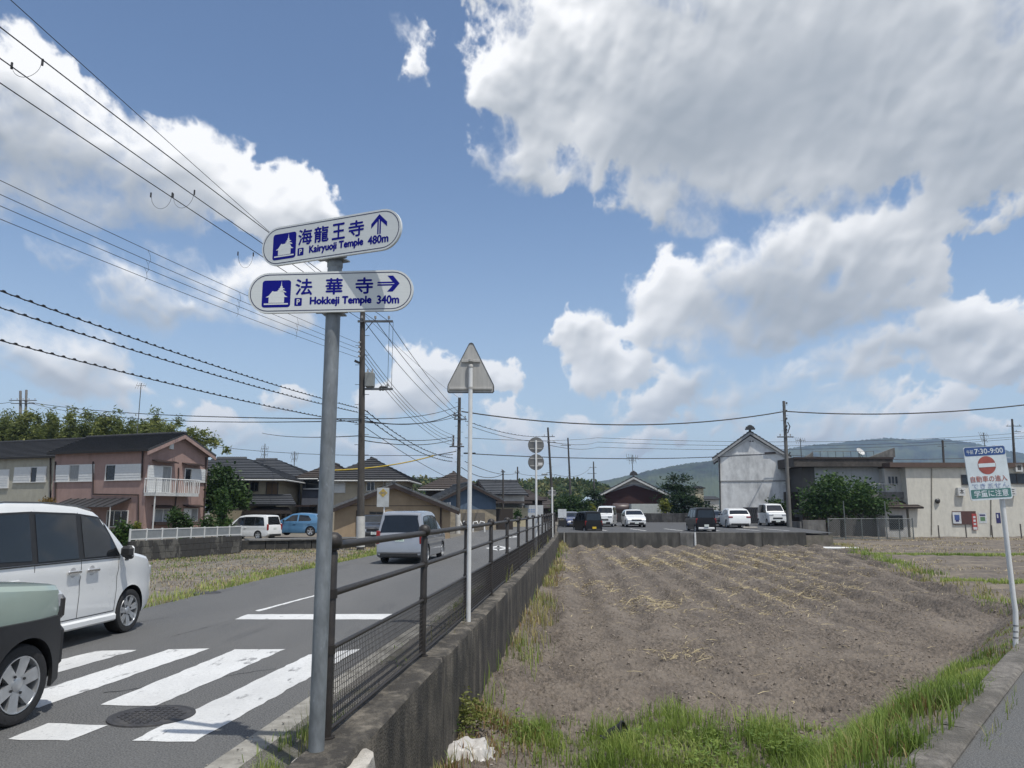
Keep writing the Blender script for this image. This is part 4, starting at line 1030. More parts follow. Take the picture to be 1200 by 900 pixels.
# white tall wagon on the road: its front right wheel stands where the photograph shows it
def car_at(wheel_px, Yw, heading, spec, side_sign=1, py=705):
    S = SPEC[spec]; h = R(heading); w = dp(wheel_px, py, Yw)
    f = Vector((math.sin(h), math.cos(h), 0)); r = Vector((math.cos(h), -math.sin(h), 0))
    c = Vector((w.x, w.y, 0)) - r * side_sign * (S['W'] / 2 - .02) - f * (S['L'] / 2 - S['wheels'][0]); c.z = 0
    return c
tall = car('parked_wagon', 'white tall compact wagon with dark tinted windows on the road behind the green car', car_at(151.5, 10.95, 5, 'tall'), 5, 'tall', PEARL, near=True, spokes=7, lower=PEARL)
tall.name = 'wagon'
L_, W_ = 3.70, 1.67
for sx in (-1, 1):
    MB().box((sx * (W_ / 2 - .005), L_ / 2 - 1.95, .255), (.05, 1.95, .10), bev=.025).build('side_skirt', PEARL, tall)
    mm = MB().box((sx * (W_ / 2 + .10), L_ / 2 - .93, 1.06), (.10, .09, .12), bev=.02).build('mirror_base', BLACK, tall)
    MB().box((sx * (W_ / 2 - .015), L_ / 2 - .80, .985), (.025, .10, .03), bev=.008).build('badge', GREYP, tall)
    # black pillar film and roof edge over the side glass
Lh = L_ / 2
for sx in (-1, 1):                                          # mouldings, recesses and seams of the white wagon's sides
    hw = lambda t: W_ / 2 * (1 - .13 * max(0, 1 - t / .55) ** 2.2)
    MB().tube([(sx * (hw(t) * .985 + .006), Lh - t, 1.028) for t in (.96, 1.4, 2.0, 2.6, 3.3)], .009, 6).build('belt_moulding', BLACK, tall)
    MB().tube([(sx * (hw(2) - .165), Lh - t, z) for t, z in ((1.45, 1.655), (1.75, 1.706), (2.3, 1.74), (3.0, 1.74), (3.36, 1.705))], .010, 6).build('roof_seam', GREYP, tall)
    for t in (1.56, 1.93):
        MB().lathe([(0, 0), (.055, 0), (.06, .004), (.062, .006), (0, .0062)], 16, Matrix.Rotation(R(90 * sx), 3, 'Y'), 0, (sx * (hw(t) * .99 + .001), Lh - t, .895)).build('handle_recess', mat('recess_grey', (.42, .42, .42), .4), tall)
        MB().box((sx * (hw(t) + .022), Lh - t, .90), (.03, .25, .045), bev=.013).build('handle_bar', CHROME, tall)
    MB().box((sx * (hw(2.9) + .0), Lh - 2.93, .80), (.012, .17, .17), bev=.005).build('fuel_flap', PEARL, tall)
tf = dict(L=3.395, W=1.475, H=1.63, top=[(0, .55), (.015, .90), (.04, .99), (.10, 1.035), (.85, 1.09), (.92, 1.11), (1.35, 1.54), (1.5, 1.60), (2.0, 1.63), (3.0, 1.60), (3.2, 1.55), (3.32, 1.0), (3.37, .9), (3.395, .5)],
   belt=1.02, wheels=(.50, 2.96, .305), tumble=.12, ws=(.96, 1.38), rw=(3.22, 3.31),
   glass=[[(1.12, 1.06), (1.42, 1.50), (1.85, 1.53), (1.85, 1.06)], [(1.95, 1.06), (1.95, 1.53), (2.6, 1.50), (2.6, 1.06)]])
SPEC['taft'] = tf
gc = car('small_car', 'sage green boxy small car with black fender cladding nearest the crossing stripes', car_at(22, 6.3, 8, 'taft', py=805), 8, 'taft', MINT, near=True, spokes=6)
for sx in (-1, 1):                                          # black cladding round the front and rear arches
    for t0 in tf['wheels'][:2]:
        mb = MB(); vs = []; n = 20; rw = tf['wheels'][2]
        for k in range(n + 1):
            a = math.pi * k / n * 1.16 - .25; inn = (t0 - math.cos(a) * rw * 1.13, rw * 1.02 + math.sin(a) * rw * 1.13)
            ou = [(-.02, .26), (-.02, .50), (.10, .78), (.90, .78), (1.04, .55), (1.18, .26)]; f = k / n * 5; i = min(4, int(f)); u = f - i
            q = (ou[i][0] * (1 - u) + ou[i + 1][0] * u, ou[i][1] * (1 - u) + ou[i + 1][1] * u)
            if t0 > 1: q = (2.48 + (q[0]), q[1]); q = (min(q[0], 3.38), q[1])
            q = (max(q[0], .03), q[1])
            for (t, z), o in ((inn, .0), (inn, .035), (q, .028), (q, -.02)):
                t = max(.03, min(3.36, t)); w_ = 1.475 / 2 * (1 - .13 * max(0, 1 - t / .55) ** 2.2)
                vs.append((sx * (w_ + o), 3.395 / 2 - t, z))
        mb.add(vs, [(4 * k + j, 4 * k + j + 1, 4 * k + j + 5, 4 * k + j + 4) for k in range(n) for j in range(3)])
        o = mb.build('fender_cladding', BLACK, gc, 40); fix_normals(o)
MB().box((0, 3.395 / 2 - .03, .52), (1.36, .16, .36), bev=.05).build('lower_bumper', BLACK, gc)
for sx in (-1, 1):
    MB().box((sx * .60, 3.395 / 2 - .03, .84), (.16, .09, .20), bev=.03).build('corner_lamp', mat('smoked_lamp', (.03, .03, .032), .15, .1, 5, coat=.8), gc)
# silver minivan driving away
rc = gp(467, 661.5, 0); hd = 5.5; f = Vector((math.sin(R(hd)), math.cos(R(hd)), 0)); sc_ = .885
sv = car('minivan', 'silver minivan with dark rear window driving away along the road', rc + f * (4.7 * sc_ / 2), hd, 'mini', SILVER, s=sc_, plate=mat('pale_green_plate', (.60, .68, .62), .5), near=False, spokes=5, plate_z=.86)
MB().box((0, -4.7 / 2 + .05, .985), (.95, .06, .06), bev=.02).build('garnish', CHROME, sv)
pk = MB()
for (x, z, w, h) in ((-.07, .90, .05, .02), (.0, .90, .05, .02), (.07, .90, .04, .02), (-.12, .845, .02, .05), (-.07, .845, .03, .05), (.0, .845, .03, .05), (.05, .845, .03, .05), (.10, .845, .03, .05)):
    MB().box((x, -4.7 / 2 + .026, z), (w, .006, h)).build('plate_character', PLATE_G, sv)
# cars left of the road
def park(px, Y, yb, heading, kind, paint, label, s=1.0, **k):
    c = dp(px, yb, Y)
    return car(k.pop('name', 'parked_car'), label, c, heading, kind, paint, 'cars parked in the yards and the car park', s, **k)
park(293, 47.5, 631.5, -68, 'mini', PEARL, 'white minivan with black swept tail lamp parked before the dark tiled house', .79, name='parked_minivan', spokes=5)
park(349, 49.5, 627.8, -78, 'hatch', BLUEP, 'light blue hatchback parked between the white minivan and the signpost', .95)
park(439, 44.5, 631.6, 172, 'hatch', GREYP, 'dark grey hatchback parked nose out before the brown garage wall', .92)
# car park
park(688, 59.5, 625.0, -14, 'kei', BLACKP, 'black boxy kei car with yellow number plate at the car park entrance', .93, plate=PLATE_Y)
park(669, 68.5, 619, 172, 'hatch', NAVY, 'dark blue car half hidden behind the black kei car with yellow plate', .95)
park(711, 69, 617.3, 194, 'kei', PEARL, 'white kei van parked nose out beside the black kei car', 1.02, name='parked_van')
park(742.5, 68.0, 617.6, 181, 'hatch', PEARL, 'white hatchback with black grille parked alone before the block wall', 1.0, plate=PLATE_W)
park(821, 57.8, 623.6, -1, 'kei', BLACKP, 'black boxy kei car with white lower bumper near the car park edge', 1.0, lower=PEARL, plate_z=.50)
park(839, 69, 616.5, 183, 'suv', GREYP, 'dark grey car parked nose out between black kei car and white crossover', .82)
park(860, 66, 618.4, 3, 'suv', PEARL, 'white crossover with sloping rear window parked tail out before the storehouse', 1.0, plate_z=.62)
park(905, 70.5, 616.2, 183, 'kei', PEARL, 'white van with dark front parked beside the black storehouse base', 1.12, name='parked_van', lower=BLACKP)

# ------------------------------------------------------------------ buildings
def tile(name, c, **k): return layer(mat(name, c, .65, .25, 8, bump=.4, bscale=30, **k), tuple(v * 1.7 for v in c), 1.2, (.55, .75), (1, 1, 1), .5)
T_DARK = tile('dark_roof_tiles', (.045, .045, .047)); T_GREY = tile('grey_roof_tiles', (.062, .066, .072)); T_BROWN = tile('brown_roof_tiles', (.055, .043, .036)); T_METAL = tile('grey_metal_roof', (.12, .125, .13))
def wallmat(name, c, st=.55, sc=1.2): return layer(mat(name, c, .88, .08, 3, (1, 1, .5), bump=.25, bscale=50), tuple(v * .62 for v in c), sc, (.55, .75), (1.5, 1.5, .25), st)
W_PINK = wallmat('pinkish_brown_render', (.32, .215, .185)); W_BEIGE = wallmat('greyish_beige_render', (.36, .345, .28)); W_CREAM = wallmat('cream_render', (.40, .36, .26)); W_TAN = wallmat('tan_siding', (.33, .25, .165))
W_BLUE = wallmat('blue_siding', (.085, .125, .18)); W_SLATE = wallmat('slate_blue_siding', (.095, .105, .13)); W_WOOD = wallmat('dark_timber', (.035, .027, .022)); W_PALE = wallmat('pale_wall', (.46, .45, .42)); W_MAROON = wallmat('maroon_boards', (.045, .018, .018))
KURA = layer(layer(mat('lime_plaster', (.72, .72, .70), .9, .06, 2, bump=.3, bscale=30), (.30, .30, .295), .55, (.44, .68), (1.6, 1, .8), .75, 9), (.15, .15, .148), 1.8, (.62, .74), (1.4, 1, .22), .6)
FRAME = mat('white_window_frame', (.62, .62, .60), .45, .05, 6); FRAME_D = mat('bronze_window_frame', (.05, .042, .036), .5, .1, 6); SHUT = mat('white_shutter', (.60, .61, .60), .5, .05, 6); CURTAIN = mat('pale_curtain', (.26, .27, .27), .8, .2, 4, (6, 6, .4))
TRIM_D = mat('dark_brown_trim', (.032, .02, .016), .6, .15, 6); GUTTER_W = mat('white_gutter', (.5, .5, .48), .5, .1, 6); POLYC = mat('smoked_roof_sheet', (.07, .072, .076), .35, .15, 6, metal=.3)

class House:
    def __init__(s, name, label, cat, px, Y, z0, rz, L, W, H, wall, group=None, side=None):
        p = dp(px, 600, Y); s.pos = Vector((p.x, p.y, z0)); s.rz = R(rz); s.L, s.W, s.H = L, W, H; s.wall = wall
        s.root = thing(name, label, cat, s.pos, s.rz, group)
        c, q = math.cos(s.rz), math.sin(s.rz); s.ax = Vector((c, q, 0)); s.ay = Vector((-q, c, 0))
    def face(s, f, a, z, o=0.0):
        return {'front': Vector((a, -o, z)), 'right': Vector((s.L + o, a, z)), 'left': Vector((-o, a, z))}[f]
    def hit(s, f, px, py, o=0.0):
        d = ray(px, py); O = Vector((0, 0, EYE))
        n = {'front': -s.ay, 'right': s.ax, 'left': -s.ax}[f]
        P0 = s.pos + n * o + (s.ax * s.L if f == 'right' else Vector((0, 0, 0)))
        t = (P0 - O).dot(n) / d.dot(n); P = O + d * t - s.pos
        return (P.dot(s.ax) if f == 'front' else P.dot(s.ay)), P.z
    def rect(s, f, x0, y0, x1, y1, o=0.0):
        a0, z1 = s.hit(f, x0, y0, o); a1, z0 = s.hit(f, x1, y1, o); return min(a0, a1), z0, max(a0, a1), z1
    def slab(s, mb, f, a0, z0, a1, z1, o0, o1, mi=0):
        P = [s.face(f, a, z, o) for o in (o0, o1) for z in (z0, z1) for a in (a0, a1)]
        mb.add(P, [(0, 1, 3, 2), (4, 6, 7, 5), (0, 4, 5, 1), (2, 3, 7, 6), (0, 2, 6, 4), (1, 5, 7, 3)], mi)
    def part(s, nm, m, f, a0, z0, a1, z1, o0, o1, par=None):
        mb = MB(); s.slab(mb, f, a0, z0, a1, z1, o0, o1); o = mb.build(nm, m, par or s.root); fix_normals(o); return o
    def walls(s, ridge=None, axis=None, m=None, base=-.6):
        L, W, H = s.L, s.W, s.H; mb = MB()
        if axis == 'y':      # gable towards the front
            pr = [(0, base), (L, base), (L, H), (L / 2, ridge - .08), (0, H)]
            mb.add([(x, 0, z) for x, z in pr] + [(x, W, z) for x, z in pr], [(0, 1, 2, 3, 4), (9, 8, 7, 6, 5)] + [(i, 5 + i, 5 + (i + 1) % 5, (i + 1) % 5) for i in range(5)])
        elif axis == 'x':
            pr = [(0, base), (W, base), (W, H), (W / 2, ridge - .08), (0, H)]
            mb.add([(0, y, z) for y, z in pr] + [(L, y, z) for y, z in pr], [(0, 1, 2, 3, 4), (9, 8, 7, 6, 5)] + [(i, 5 + i, 5 + (i + 1) % 5, (i + 1) % 5) for i in range(5)])
        else: mb.box((L / 2, W / 2, (H + base) / 2), (L, W, H - base))
        o = mb.build('wall', m or s.wall, s.root); fix_normals(o); return o
    def slope(s, e0, e1, r0, r1, m, n=10, th=.10, par=None, nm='roof_slope'):
        e0, e1, r0, r1 = map(Vector, (e0, e1, r0, r1)); nr = (e1 - e0).cross(r0 - e0).normalized()
        if nr.z < 0: nr = -nr
        vs, fs = [], []; st = .07
        for k in range(n):
            a, b = k / n, (k + 1) / n
            for (f, h) in ((a, st), (b, 0.0)):
                vs += [e0.lerp(r0, f) + nr * h, e1.lerp(r1, f) + nr * h]
            q = 4 * k; fs.append((q, q + 1, q + 3, q + 2))
            if k: fs.append((q - 2, q - 1, q + 1, q))
        q = len(vs); d = -nr * th
        vs += [e0 + d, e1 + d, r0 + d, r1 + d]
        fs += [(q, q + 2, q + 3, q + 1), (0, q, q + 1, 1), (0, 4 * n - 2, q + 2, q), (1, q + 1, q + 3, 4 * n - 1)]
        o = MB().add(vs, fs).build(nm, m, par or s.root); fix_normals(o); return o
    def gable(s, ridge, axis, m, ov=.45, og=.4, n=10, barge=None, ridge_m=None, z=None):
        L, W, H = s.L, s.W, s.H if z is None else z
        if axis == 'y':
            k = (ridge - H) / (L / 2); ze = H - k * ov + .06
            s.slope((-ov, -og, ze), (-ov, W + og, ze), (L / 2, -og, ridge), (L / 2, W + og, ridge), m, n)
            s.slope((L + ov, -og, ze), (L + ov, W + og, ze), (L / 2, -og, ridge), (L / 2, W + og, ridge), m, n)
            MB().box((L / 2, W / 2, ridge + .05), (.22, W + 2 * og + .1, .16), bev=.04).build('ridge_tiles', ridge_m or m, s.root)
            if barge:
                for sg in (-1, 1):
                    x0, x1 = L / 2, L / 2 + sg * (L / 2 + ov)
                    mb = MB(); P = [(x0, ridge - .12), (x1, ze - .12), (x1, ze - .34), (x0, ridge - .36)]
                    mb.add([(x, -og - .02, z_) for x, z_ in P] + [(x, -og + .06, z_) for x, z_ in P], [(0, 1, 2, 3), (7, 6, 5, 4)] + [(i, 4 + i, 4 + (i + 1) % 4, (i + 1) % 4) for i in range(4)])
                    fix_normals(mb.build('barge_board', barge, s.root))
        else:
            k = (ridge - H) / (W / 2); ze = H - k * ov + .06
            s.slope((-og, -ov, ze), (L + og, -ov, ze), (-og, W / 2, ridge), (L + og, W / 2, ridge), m, n)
            s.slope((-og, W + ov, ze), (L + og, W + ov, ze), (-og, W / 2, ridge), (L + og, W / 2, ridge), m, n)
            MB().box((L / 2, W / 2, ridge + .08), (L + 2 * og + .1, .26, .22), bev=.05).build('ridge_tiles', ridge_m or m, s.root)
            if barge:
                for x in (-og - .02, L + og + .02):
                    for sg in (-1, 1):
                        y0, y1 = W / 2, W / 2 + sg * (W / 2 + ov); P = [(y0, ridge - .1), (y1, ze - .1), (y1, ze - .3), (y0, ridge - .32)]
                        mb = MB().add([(x - .04, y_, z_) for y_, z_ in P] + [(x + .04, y_, z_) for y_, z_ in P], [(0, 1, 2, 3), (7, 6, 5, 4)] + [(i, 4 + i, 4 + (i + 1) % 4, (i + 1) % 4) for i in range(4)])
                        fix_normals(mb.build('barge_board', barge, s.root))
        return ze
    def hip(s, ridge, m, ov=.55, n=9, z=None, x0=0, x1=None):
        L = s.L if x1 is None else x1; W, H = s.W, s.H if z is None else z
        k = (ridge - H) / (min(L - x0, W) / 2); ze = H - .08; hw = W / 2
        a, b = x0 - ov, L + ov; c, d = -ov, W + ov
        if L - x0 >= W: R0, R1 = (x0 + hw * .9, W / 2, ridge), (L - hw * .9, W / 2, ridge)
        else: R0, R1 = ((x0 + L) / 2, (L - x0) * .45, ridge), ((x0 + L) / 2, W - (L - x0) * .45, ridge)
        if L - x0 >= W:
            s.slope((a, c, ze), (b, c, ze), R0, R1, m, n); s.slope((a, d, ze), (b, d, ze), R0, R1, m, n)
            s.slope((a, c, ze), (a, d, ze), R0, R0, m, n); s.slope((b, c, ze), (b, d, ze), R1, R1, m, n)
        else:
            s.slope((a, c, ze), (b, c, ze), R0, R0, m, n); s.slope((a, d, ze), (b, d, ze), R1, R1, m, n)
            s.slope((a, c, ze), (a, d, ze), R0, R1, m, n); s.slope((b, c, ze), (b, d, ze), R0, R1, m, n)
        MB().tube([R0, R1], .14, 8).build('ridge_tiles', m, s.root)
        # the gutter line under the eaves
        for p, q in (((a, c, ze - .14), (b, c, ze - .14)), ((b, c, ze - .14), (b, d, ze - .14))):
            MB().tube([p, q], .07, 6).build('gutter', FRAME if False else GUTTER_W, s.root)
    def window(s, f, box, seg='GG', frame=FRAME, t=.05, glass=GLASS, nm='window', mull=True):
        """window frame (a part) with its panes and shutters as sub-parts; seg lists what fills it from the smaller a on"""
        a0, z0, a1, z1 = box; mb = MB(); o0, o1 = -.02, .07
        s.slab(mb, f, a0 - t, z1, a1 + t, z1 + t, o0, o1); s.slab(mb, f, a0 - t, z0 - t, a1 + t, z0, o0, o1 + .03)
        s.slab(mb, f, a0 - t, z0, a0, z1, o0, o1); s.slab(mb, f, a1, z0, a1 + t, z1, o0, o1)
        tot = sum(w for _, w in seg) if isinstance(seg, list) else len(seg)
        if isinstance(seg, str): seg = [(c, 1) for c in seg]
        a = a0
        for i, (c, w) in enumerate(seg[:-1]):
            a += (a1 - a0) * w / tot; s.slab(mb, f, a - t * .5, z0, a + t * .5, z1, o0, o1 - .02)
        w_ = mb.build(nm, frame, s.root); fix_normals(w_)
        a = a0
        for i, (c, w) in enumerate(seg):
            b = a + (a1 - a0) * w / tot
            if c == 'S':
                m2 = MB(); n = max(3, int((z1 - z0) / .16)); s.slab(m2, f, a, z0, b, z1, 0, .085)
                for k in range(1, n): s.slab(m2, f, a + .02, z0 + (z1 - z0) * k / n - .012, b - .02, z0 + (z1 - z0) * k / n + .012, .08, .097)
                fix_normals(m2.build('shutter', SHUT, w_))
            elif c == 'C': s.part('pane', CURTAIN, f, a, z0, b, z1, .0, .015 + .008 * (i % 2), w_)
            elif c == 'B': s.part('pane', mat('brown_blind', (.11, .07, .035), .7, .15, 6, (1, 1, 8)), f, a, z0, b, z1, .0, .02, w_)
            else: s.part('pane', glass, f, a, z0, b, z1, .0, .015 + .008 * (i % 2), w_)
            a = b
        return w_
    def wpx(s, f, x0, y0, x1, y1, seg='GG', flip=False, **k):
        sg = seg
        if f == 'left':                                            # on the left face a runs away from the corner, to the left in the view
            sg = (seg[::-1] if isinstance(seg, (str, list)) else seg)
        return s.window(f, s.rect(f, x0, y0, x1, y1), sg, **k)
    def pipe(s, f, pts, r=.05, m=None, o=.07, nm='downpipe'):
        P = [s.face(f, *s.hit(f, x, y), o) for x, y in pts]; return MB().tube(P, r, 8).build(nm, m or TRIM_D, s.root)
    def hood(s, f, x0, y, x1, out=.45, m=None):
        a0, z0, a1, z1 = s.rect(f, x0, y, x1, y); mb = MB()
        P = [s.face(f, a0, z0 + .12, 0), s.face(f, a1, z0 + .12, 0), s.face(f, a1, z0, out), s.face(f, a0, z0, out)]
        mb.add(P + [p - Vector((0, 0, .06)) for p in P], [(0, 1, 2, 3), (7, 6, 5, 4)] + [(i, (i + 1) % 4, 4 + (i + 1) % 4, 4 + i) for i in range(4)])
        o = mb.build('window_hood', m or TRIM_D, s.root); fix_normals(o); return o
def zat(y, Y): return dp(600, y, Y).z

HG = 'houses along the left of the road'
# --- pinkish brown house with the balcony
h = House('pink_house', 'two storey pinkish brown house with white shutters and a white balcony', 'house', 169, 50, -.1, 69, 5.35, 8.4, zat(527.5, 50) + .1 + .12, W_PINK, HG)
h.walls(zat(508, 52.5) + .1, 'y')
h.gable(zat(508, 52.5) + .1, 'y', T_DARK, .40, .35, 14, barge=mat('pink_barge', (.32, .22, .19), .7))
h.wpx('left', 67, 546, 109, 563.5, [('S', .37), ('C', .26), ('S', .37)]); h.wpx('left', 125.5, 545.5, 165.5, 562, [('G', .27), ('S', .35), ('S', .38)])
h.wpx('left', 127, 599, 149, 617, 'GGG')
h.pipe('left', [(110, 541), (110, 579), (163, 580), (163, 622)]); h.pipe('left', [(66, 541), (65.5, 622)]); h.pipe('left', [(168, 529), (167, 560)])
a0, z0, a1, z1 = h.rect('left', 84, 584.5, 153, 592)
mb = MB(); P = [h.face('left', a0, z1, .02), h.face('left', a1, z1, .02), h.face('left', a1, z0 - .1, 1.5), h.face('left', a0, z0 - .1, 1.5)]
mb.add(P + [p - Vector((0, 0, .03)) for p in P], [(0, 1, 2, 3), (7, 6, 5, 4)] + [(i, (i + 1) % 4, 4 + (i + 1) % 4, 4 + i) for i in range(4)]); aw = mb.build('awning', POLYC, h.root); fix_normals(aw)
for k in range(9):
    a = a0 + (a1 - a0) * k / 8; MB().tube([h.face('left', a, z1 + .03, .02), h.face('left', a, z0 - .07, 1.5)], .025, 5).build('awning_rib', STEEL_DARK, aw)
for a in (a0 + .1, a1 - .1): MB().tube([h.face('left', a, z0 - .1, 1.45), h.face('left', a, 0, 1.45)], .04, 6).build('awning_post', GUTTER_W, aw)
h.wpx('front', 174, 546, 187.5, 578, 'SS'); h.wpx('front', 189, 546.5, 198, 577, 'C'); h.wpx('front', 217, 549.5, 240.2, 565, [('G', .28), ('S', .36), ('S', .36)])
h.wpx('front', 181.5, 597, 199, 611, 'CC'); h.wpx('front', 216, 596.5, 230, 610, [('S', .5), ('C', .5)]); h.wpx('front', 198.8, 516, 202.2, 526, 'S', t=.03, nm='vent')
h.hood('front', 178, 542.5, 204); h.hood('front', 213, 545.5, 234); h.hood('front', 178, 594, 200, .5); h.hood('front', 214, 593.5, 234)
h.pipe('front', [(208.5, 548), (208.5, 556), (204, 596)], .04); h.pipe('front', [(241, 536), (238, 610), (232, 624)], .05); h.part('bay_sill', TRIM_D, 'front', *(lambda b: (b[0], b[1], b[2], b[3]))(h.rect('front', 178, 611.5, 201, 615)), 0, .35)
a0, z0, a1, z1 = h.rect('front', 170, 561, 221, 583, 0.0); bo = .95; bz0, bz1 = z0 + .05, z1
bal = h.part('balcony', GUTTER_W, 'front', a0, bz0, a1 - .1, bz0 + .22, 0, bo)
pts = [h.face('front', a0, 0, .02), h.face('front', a0, 0, bo), h.face('front', a1 - .1, 0, bo), h.face('front', a1 - .1, 0, .02)]
up = lambda p, z: Vector((p.x, p.y, z))
MB().tube([up(p, bz1) for p in pts], .045, 6).build('handrail', FRAME, bal)
for p, q in zip(pts[:-1], pts[1:]):
    n = max(3, int((q - p).length / .16))
    for k in range(n + 1):
        c = p.lerp(q, k / n); MB().tube([up(c, bz0 + .2), up(c, bz1)], .016 if k % 5 else .035, 5).build('baluster', FRAME, bal)
MB().tube([up(h.face('front', a0 + .1, 0, bo - .1), bz0), up(h.face('front', a0 + .1, 0, bo - .1), -.2)], .05, 8).build('balcony_post', GUTTER_W, bal)
# --- greyish beige house at the far left
h = House('beige_house', 'greyish beige two storey house with dark tiled roof left of the pinkish house', 'house', 60.5, 54.5, 0, 69, 6.2, 12, zat(533.5, 54.5), W_BEIGE, HG)
h.walls(zat(513.5, 57), 'y'); h.gable(zat(513.5, 57), 'y', T_DARK, .35, .3, 13, barge=TRIM_D)
h.wpx('left', 18.5, 548.5, 53.5, 564.5, [('S', .52), ('G', .2), ('S', .28)]); h.wpx('left', -12, 551.5, 9.5, 571.5, 'SS'); h.pipe('left', [(60, 535), (60, 620)], .05)
# --- dark tiled house
h = House('tiled_house', 'old house with stepped dark grey tiled roofs behind the parked white minivan', 'house', 246, 60, .1, 3, 5.0, 8, zat(561, 60), W_CREAM, HG)
h.walls(m=wallmat('old_plaster', (.31, .275, .20)))
h.hip(zat(538.5, 64), T_GREY, .75, 12, x0=-4.6)
h.wpx('front', 270, 564, 290, 580, 'GGG', frame=FRAME_D, glass=mat('green_glass', (.03, .045, .03), .2)); h.wpx('front', 294.5, 565.5, 302, 575, 'GG', frame=FRAME_D); h.wpx('front', 313, 566, 325, 580, 'BB', frame=FRAME_D)
for (x0, x1, ye, yr, o, m_) in ((274, 347, 591, 579, 1.9, T_GREY), (284, 342, 600.5, 594, 2.6, T_BROWN)):
    a0, ze = h.hit('front', x0, ye, o); a1, _ = h.hit('front', x1, ye, o); _, zr = h.hit('front', x0, yr)
    h.slope((a0, -o, ze), (a1, -o, ze), (a0 + .5, .05, zr), (a1 - .9, .05, zr), m_, 6, nm='lower_roof')
h.part('porch_wall', W_WOOD, 'front', h.hit('front', 286, 610, 1.4)[0], -.3, h.hit('front', 338, 610, 1.4)[0], h.hit('front', 300, 598, 1.4)[1], 1.0, 1.4)
for x in (323.5, 329.5, 335.5): h.part('door_slat', mat('weathered_board', (.16, .14, .115), .85, .2, 6), 'front', h.hit('front', x - 2, 610, 1.45)[0], -.2, h.hit('front', x + .2, 610, 1.45)[0], h.hit('front', 330, 602, 1.45)[1], 1.4, 1.46)
# --- cream house behind it
h = House('cream_house', 'cream two storey house with white shutters rising behind the dark tiled house', 'house', 300, 70, .2, 2, 4.2, 8, zat(557.5, 70) - .2, W_CREAM, HG)
h.walls(); h.hip(zat(541, 74), T_GREY, .6, 11, x0=-5.0); h.wpx('front', 329.5, 564.5, 350, 575.5, [('S', .55), ('G', .15), ('S', .3)]); h.wpx('front', 337, 597, 350.5, 607, [('G', .5), ('S', .5)]); h.pipe('front', [(351, 560), (351, 610)], .05, GUTTER_W)
# --- slate blue house
h = House('slate_house', 'slate blue house with recessed dark balcony beside the galvanised signpost', 'house', 353, 67, .2, 2, 4.2, 7, zat(558.5, 67) - .2, W_SLATE, HG)
h.walls(); h.hip(zat(546, 70), T_BROWN, .5, 8); a0, z0, a1, z1 = h.rect('front', 359, 564, 380, 572); h.part('balcony_opening', GLASS, 'front', a0, z0, a1, z1, 0, .02); h.part('balcony_rail', FRAME, 'front', a0 - .2, z0 - .12, a1, z0 - .02, .1, .2); h.part('carport_roof', TRIM_D, 'front', h.hit('front', 352, 594)[0], h.hit('front', 352, 594)[1], h.hit('front', 370, 594)[0], h.hit('front', 352, 592)[1], 0, 2.2); h.wpx('front', 364, 592, 371, 608, 'G', frame=FRAME_D)
h.part('yard_wall', CONC_MID, 'front', h.hit('front', 338, 610, 8)[0], -.4, h.hit('front', 374, 610, 8)[0], h.hit('front', 350, 608.5, 8)[1], 7.8, 8)
# --- beige hip roofed house behind the garage
h = House('hip_roof_house', 'beige two storey house with a wide dark hipped roof behind the brown garage', 'house', 384, 62, .2, 0, 5.75, 7.5, zat(560.5, 62) - .2, wallmat('beige_siding', (.38, .335, .255)), HG)
h.walls(); h.hip(zat(541, 66), T_DARK, .7, 11); h.wpx('front', 430.5, 565, 438.5, 575, 'GG'); h.wpx('front', 392.5, 562.5, 404, 577, 'SS', frame=GUTTER_W); h.wpx('front', 453, 562, 464, 570, 'SS', frame=GUTTER_W); h.pipe('front', [(449.5, 562), (449.5, 580)], .04, GUTTER_W)
# --- brown garage with the gable
h = House('garage', 'tan gabled garage with white side doors and grey roof behind the silver minivan', 'garage', 392, 47, 0, 10, 7.0, 9, zat(594, 47), W_TAN, HG)
h.walls(zat(567, 47), 'y'); h.gable(zat(567, 47) + .1, 'y', T_METAL, .5, .45, 4, barge=TRIM_D)
h.part('siding_joint', TRIM_D, 'front', .05, h.hit('front', 470, 593)[1], h.L - .05, h.hit('front', 470, 592.4)[1], 0, .012); h.wpx('front', 434, 600.5, 448, 605, 'GG', frame=FRAME_D)
h.pipe('front', [(418.5, 598), (418.5, 626)], .05); h.pipe('front', [(516.5, 590), (516.5, 622)], .05)
for a in (.4, 2.2, 4.0): h.part('side_door', mat('pale_steel_door', (.40, .40, .40), .5, .1, 5, (1, 1, 4)), 'right', a, -.1, a + 1.5, 2.15, 0, .05)
# --- dark house behind, blue house, tiled gable house, barns
h = House('brown_house', 'dark brown house with low hipped roof between garage and blue house', 'house', 499, 84, .3, 0, 5.5, 7, zat(572, 84) - .3, W_WOOD, HG); h.walls(); h.hip(zat(557, 88), T_BROWN, .8, 8)
h = House('blue_house', 'blue gabled house over a beige wall near the second utility pole', 'house', 519, 66, .1, 14, 4.6, 8, zat(583.5, 66), W_BLUE, HG)
h.walls(zat(568.5, 66), 'y'); h.gable(zat(568.5, 66) + .1, 'y', T_GREY, .6, .5, 10, barge=TRIM_D); h.part('base_wall', mat('old_beige_base', (.26, .22, .16), .85, .2, 3), 'front', .0, -.4, h.L + .02, h.hit('front', 550, 597)[1], 0, .03)
h.part('lean_to', W_WOOD, 'right', .3, -.3, 6, h.hit('front', 560, 596)[1], 0, 1.6)
for x in (541, 549, 556, 562): h.part('slat_door', mat('weathered_board2', (.14, .125, .105), .85, .25, 6, (6, 6, 1)), 'front', h.hit('front', x, 610)[0], -.1, h.hit('front', x + 6, 610)[0], h.hit('front', x, 601)[1], .03, .08)
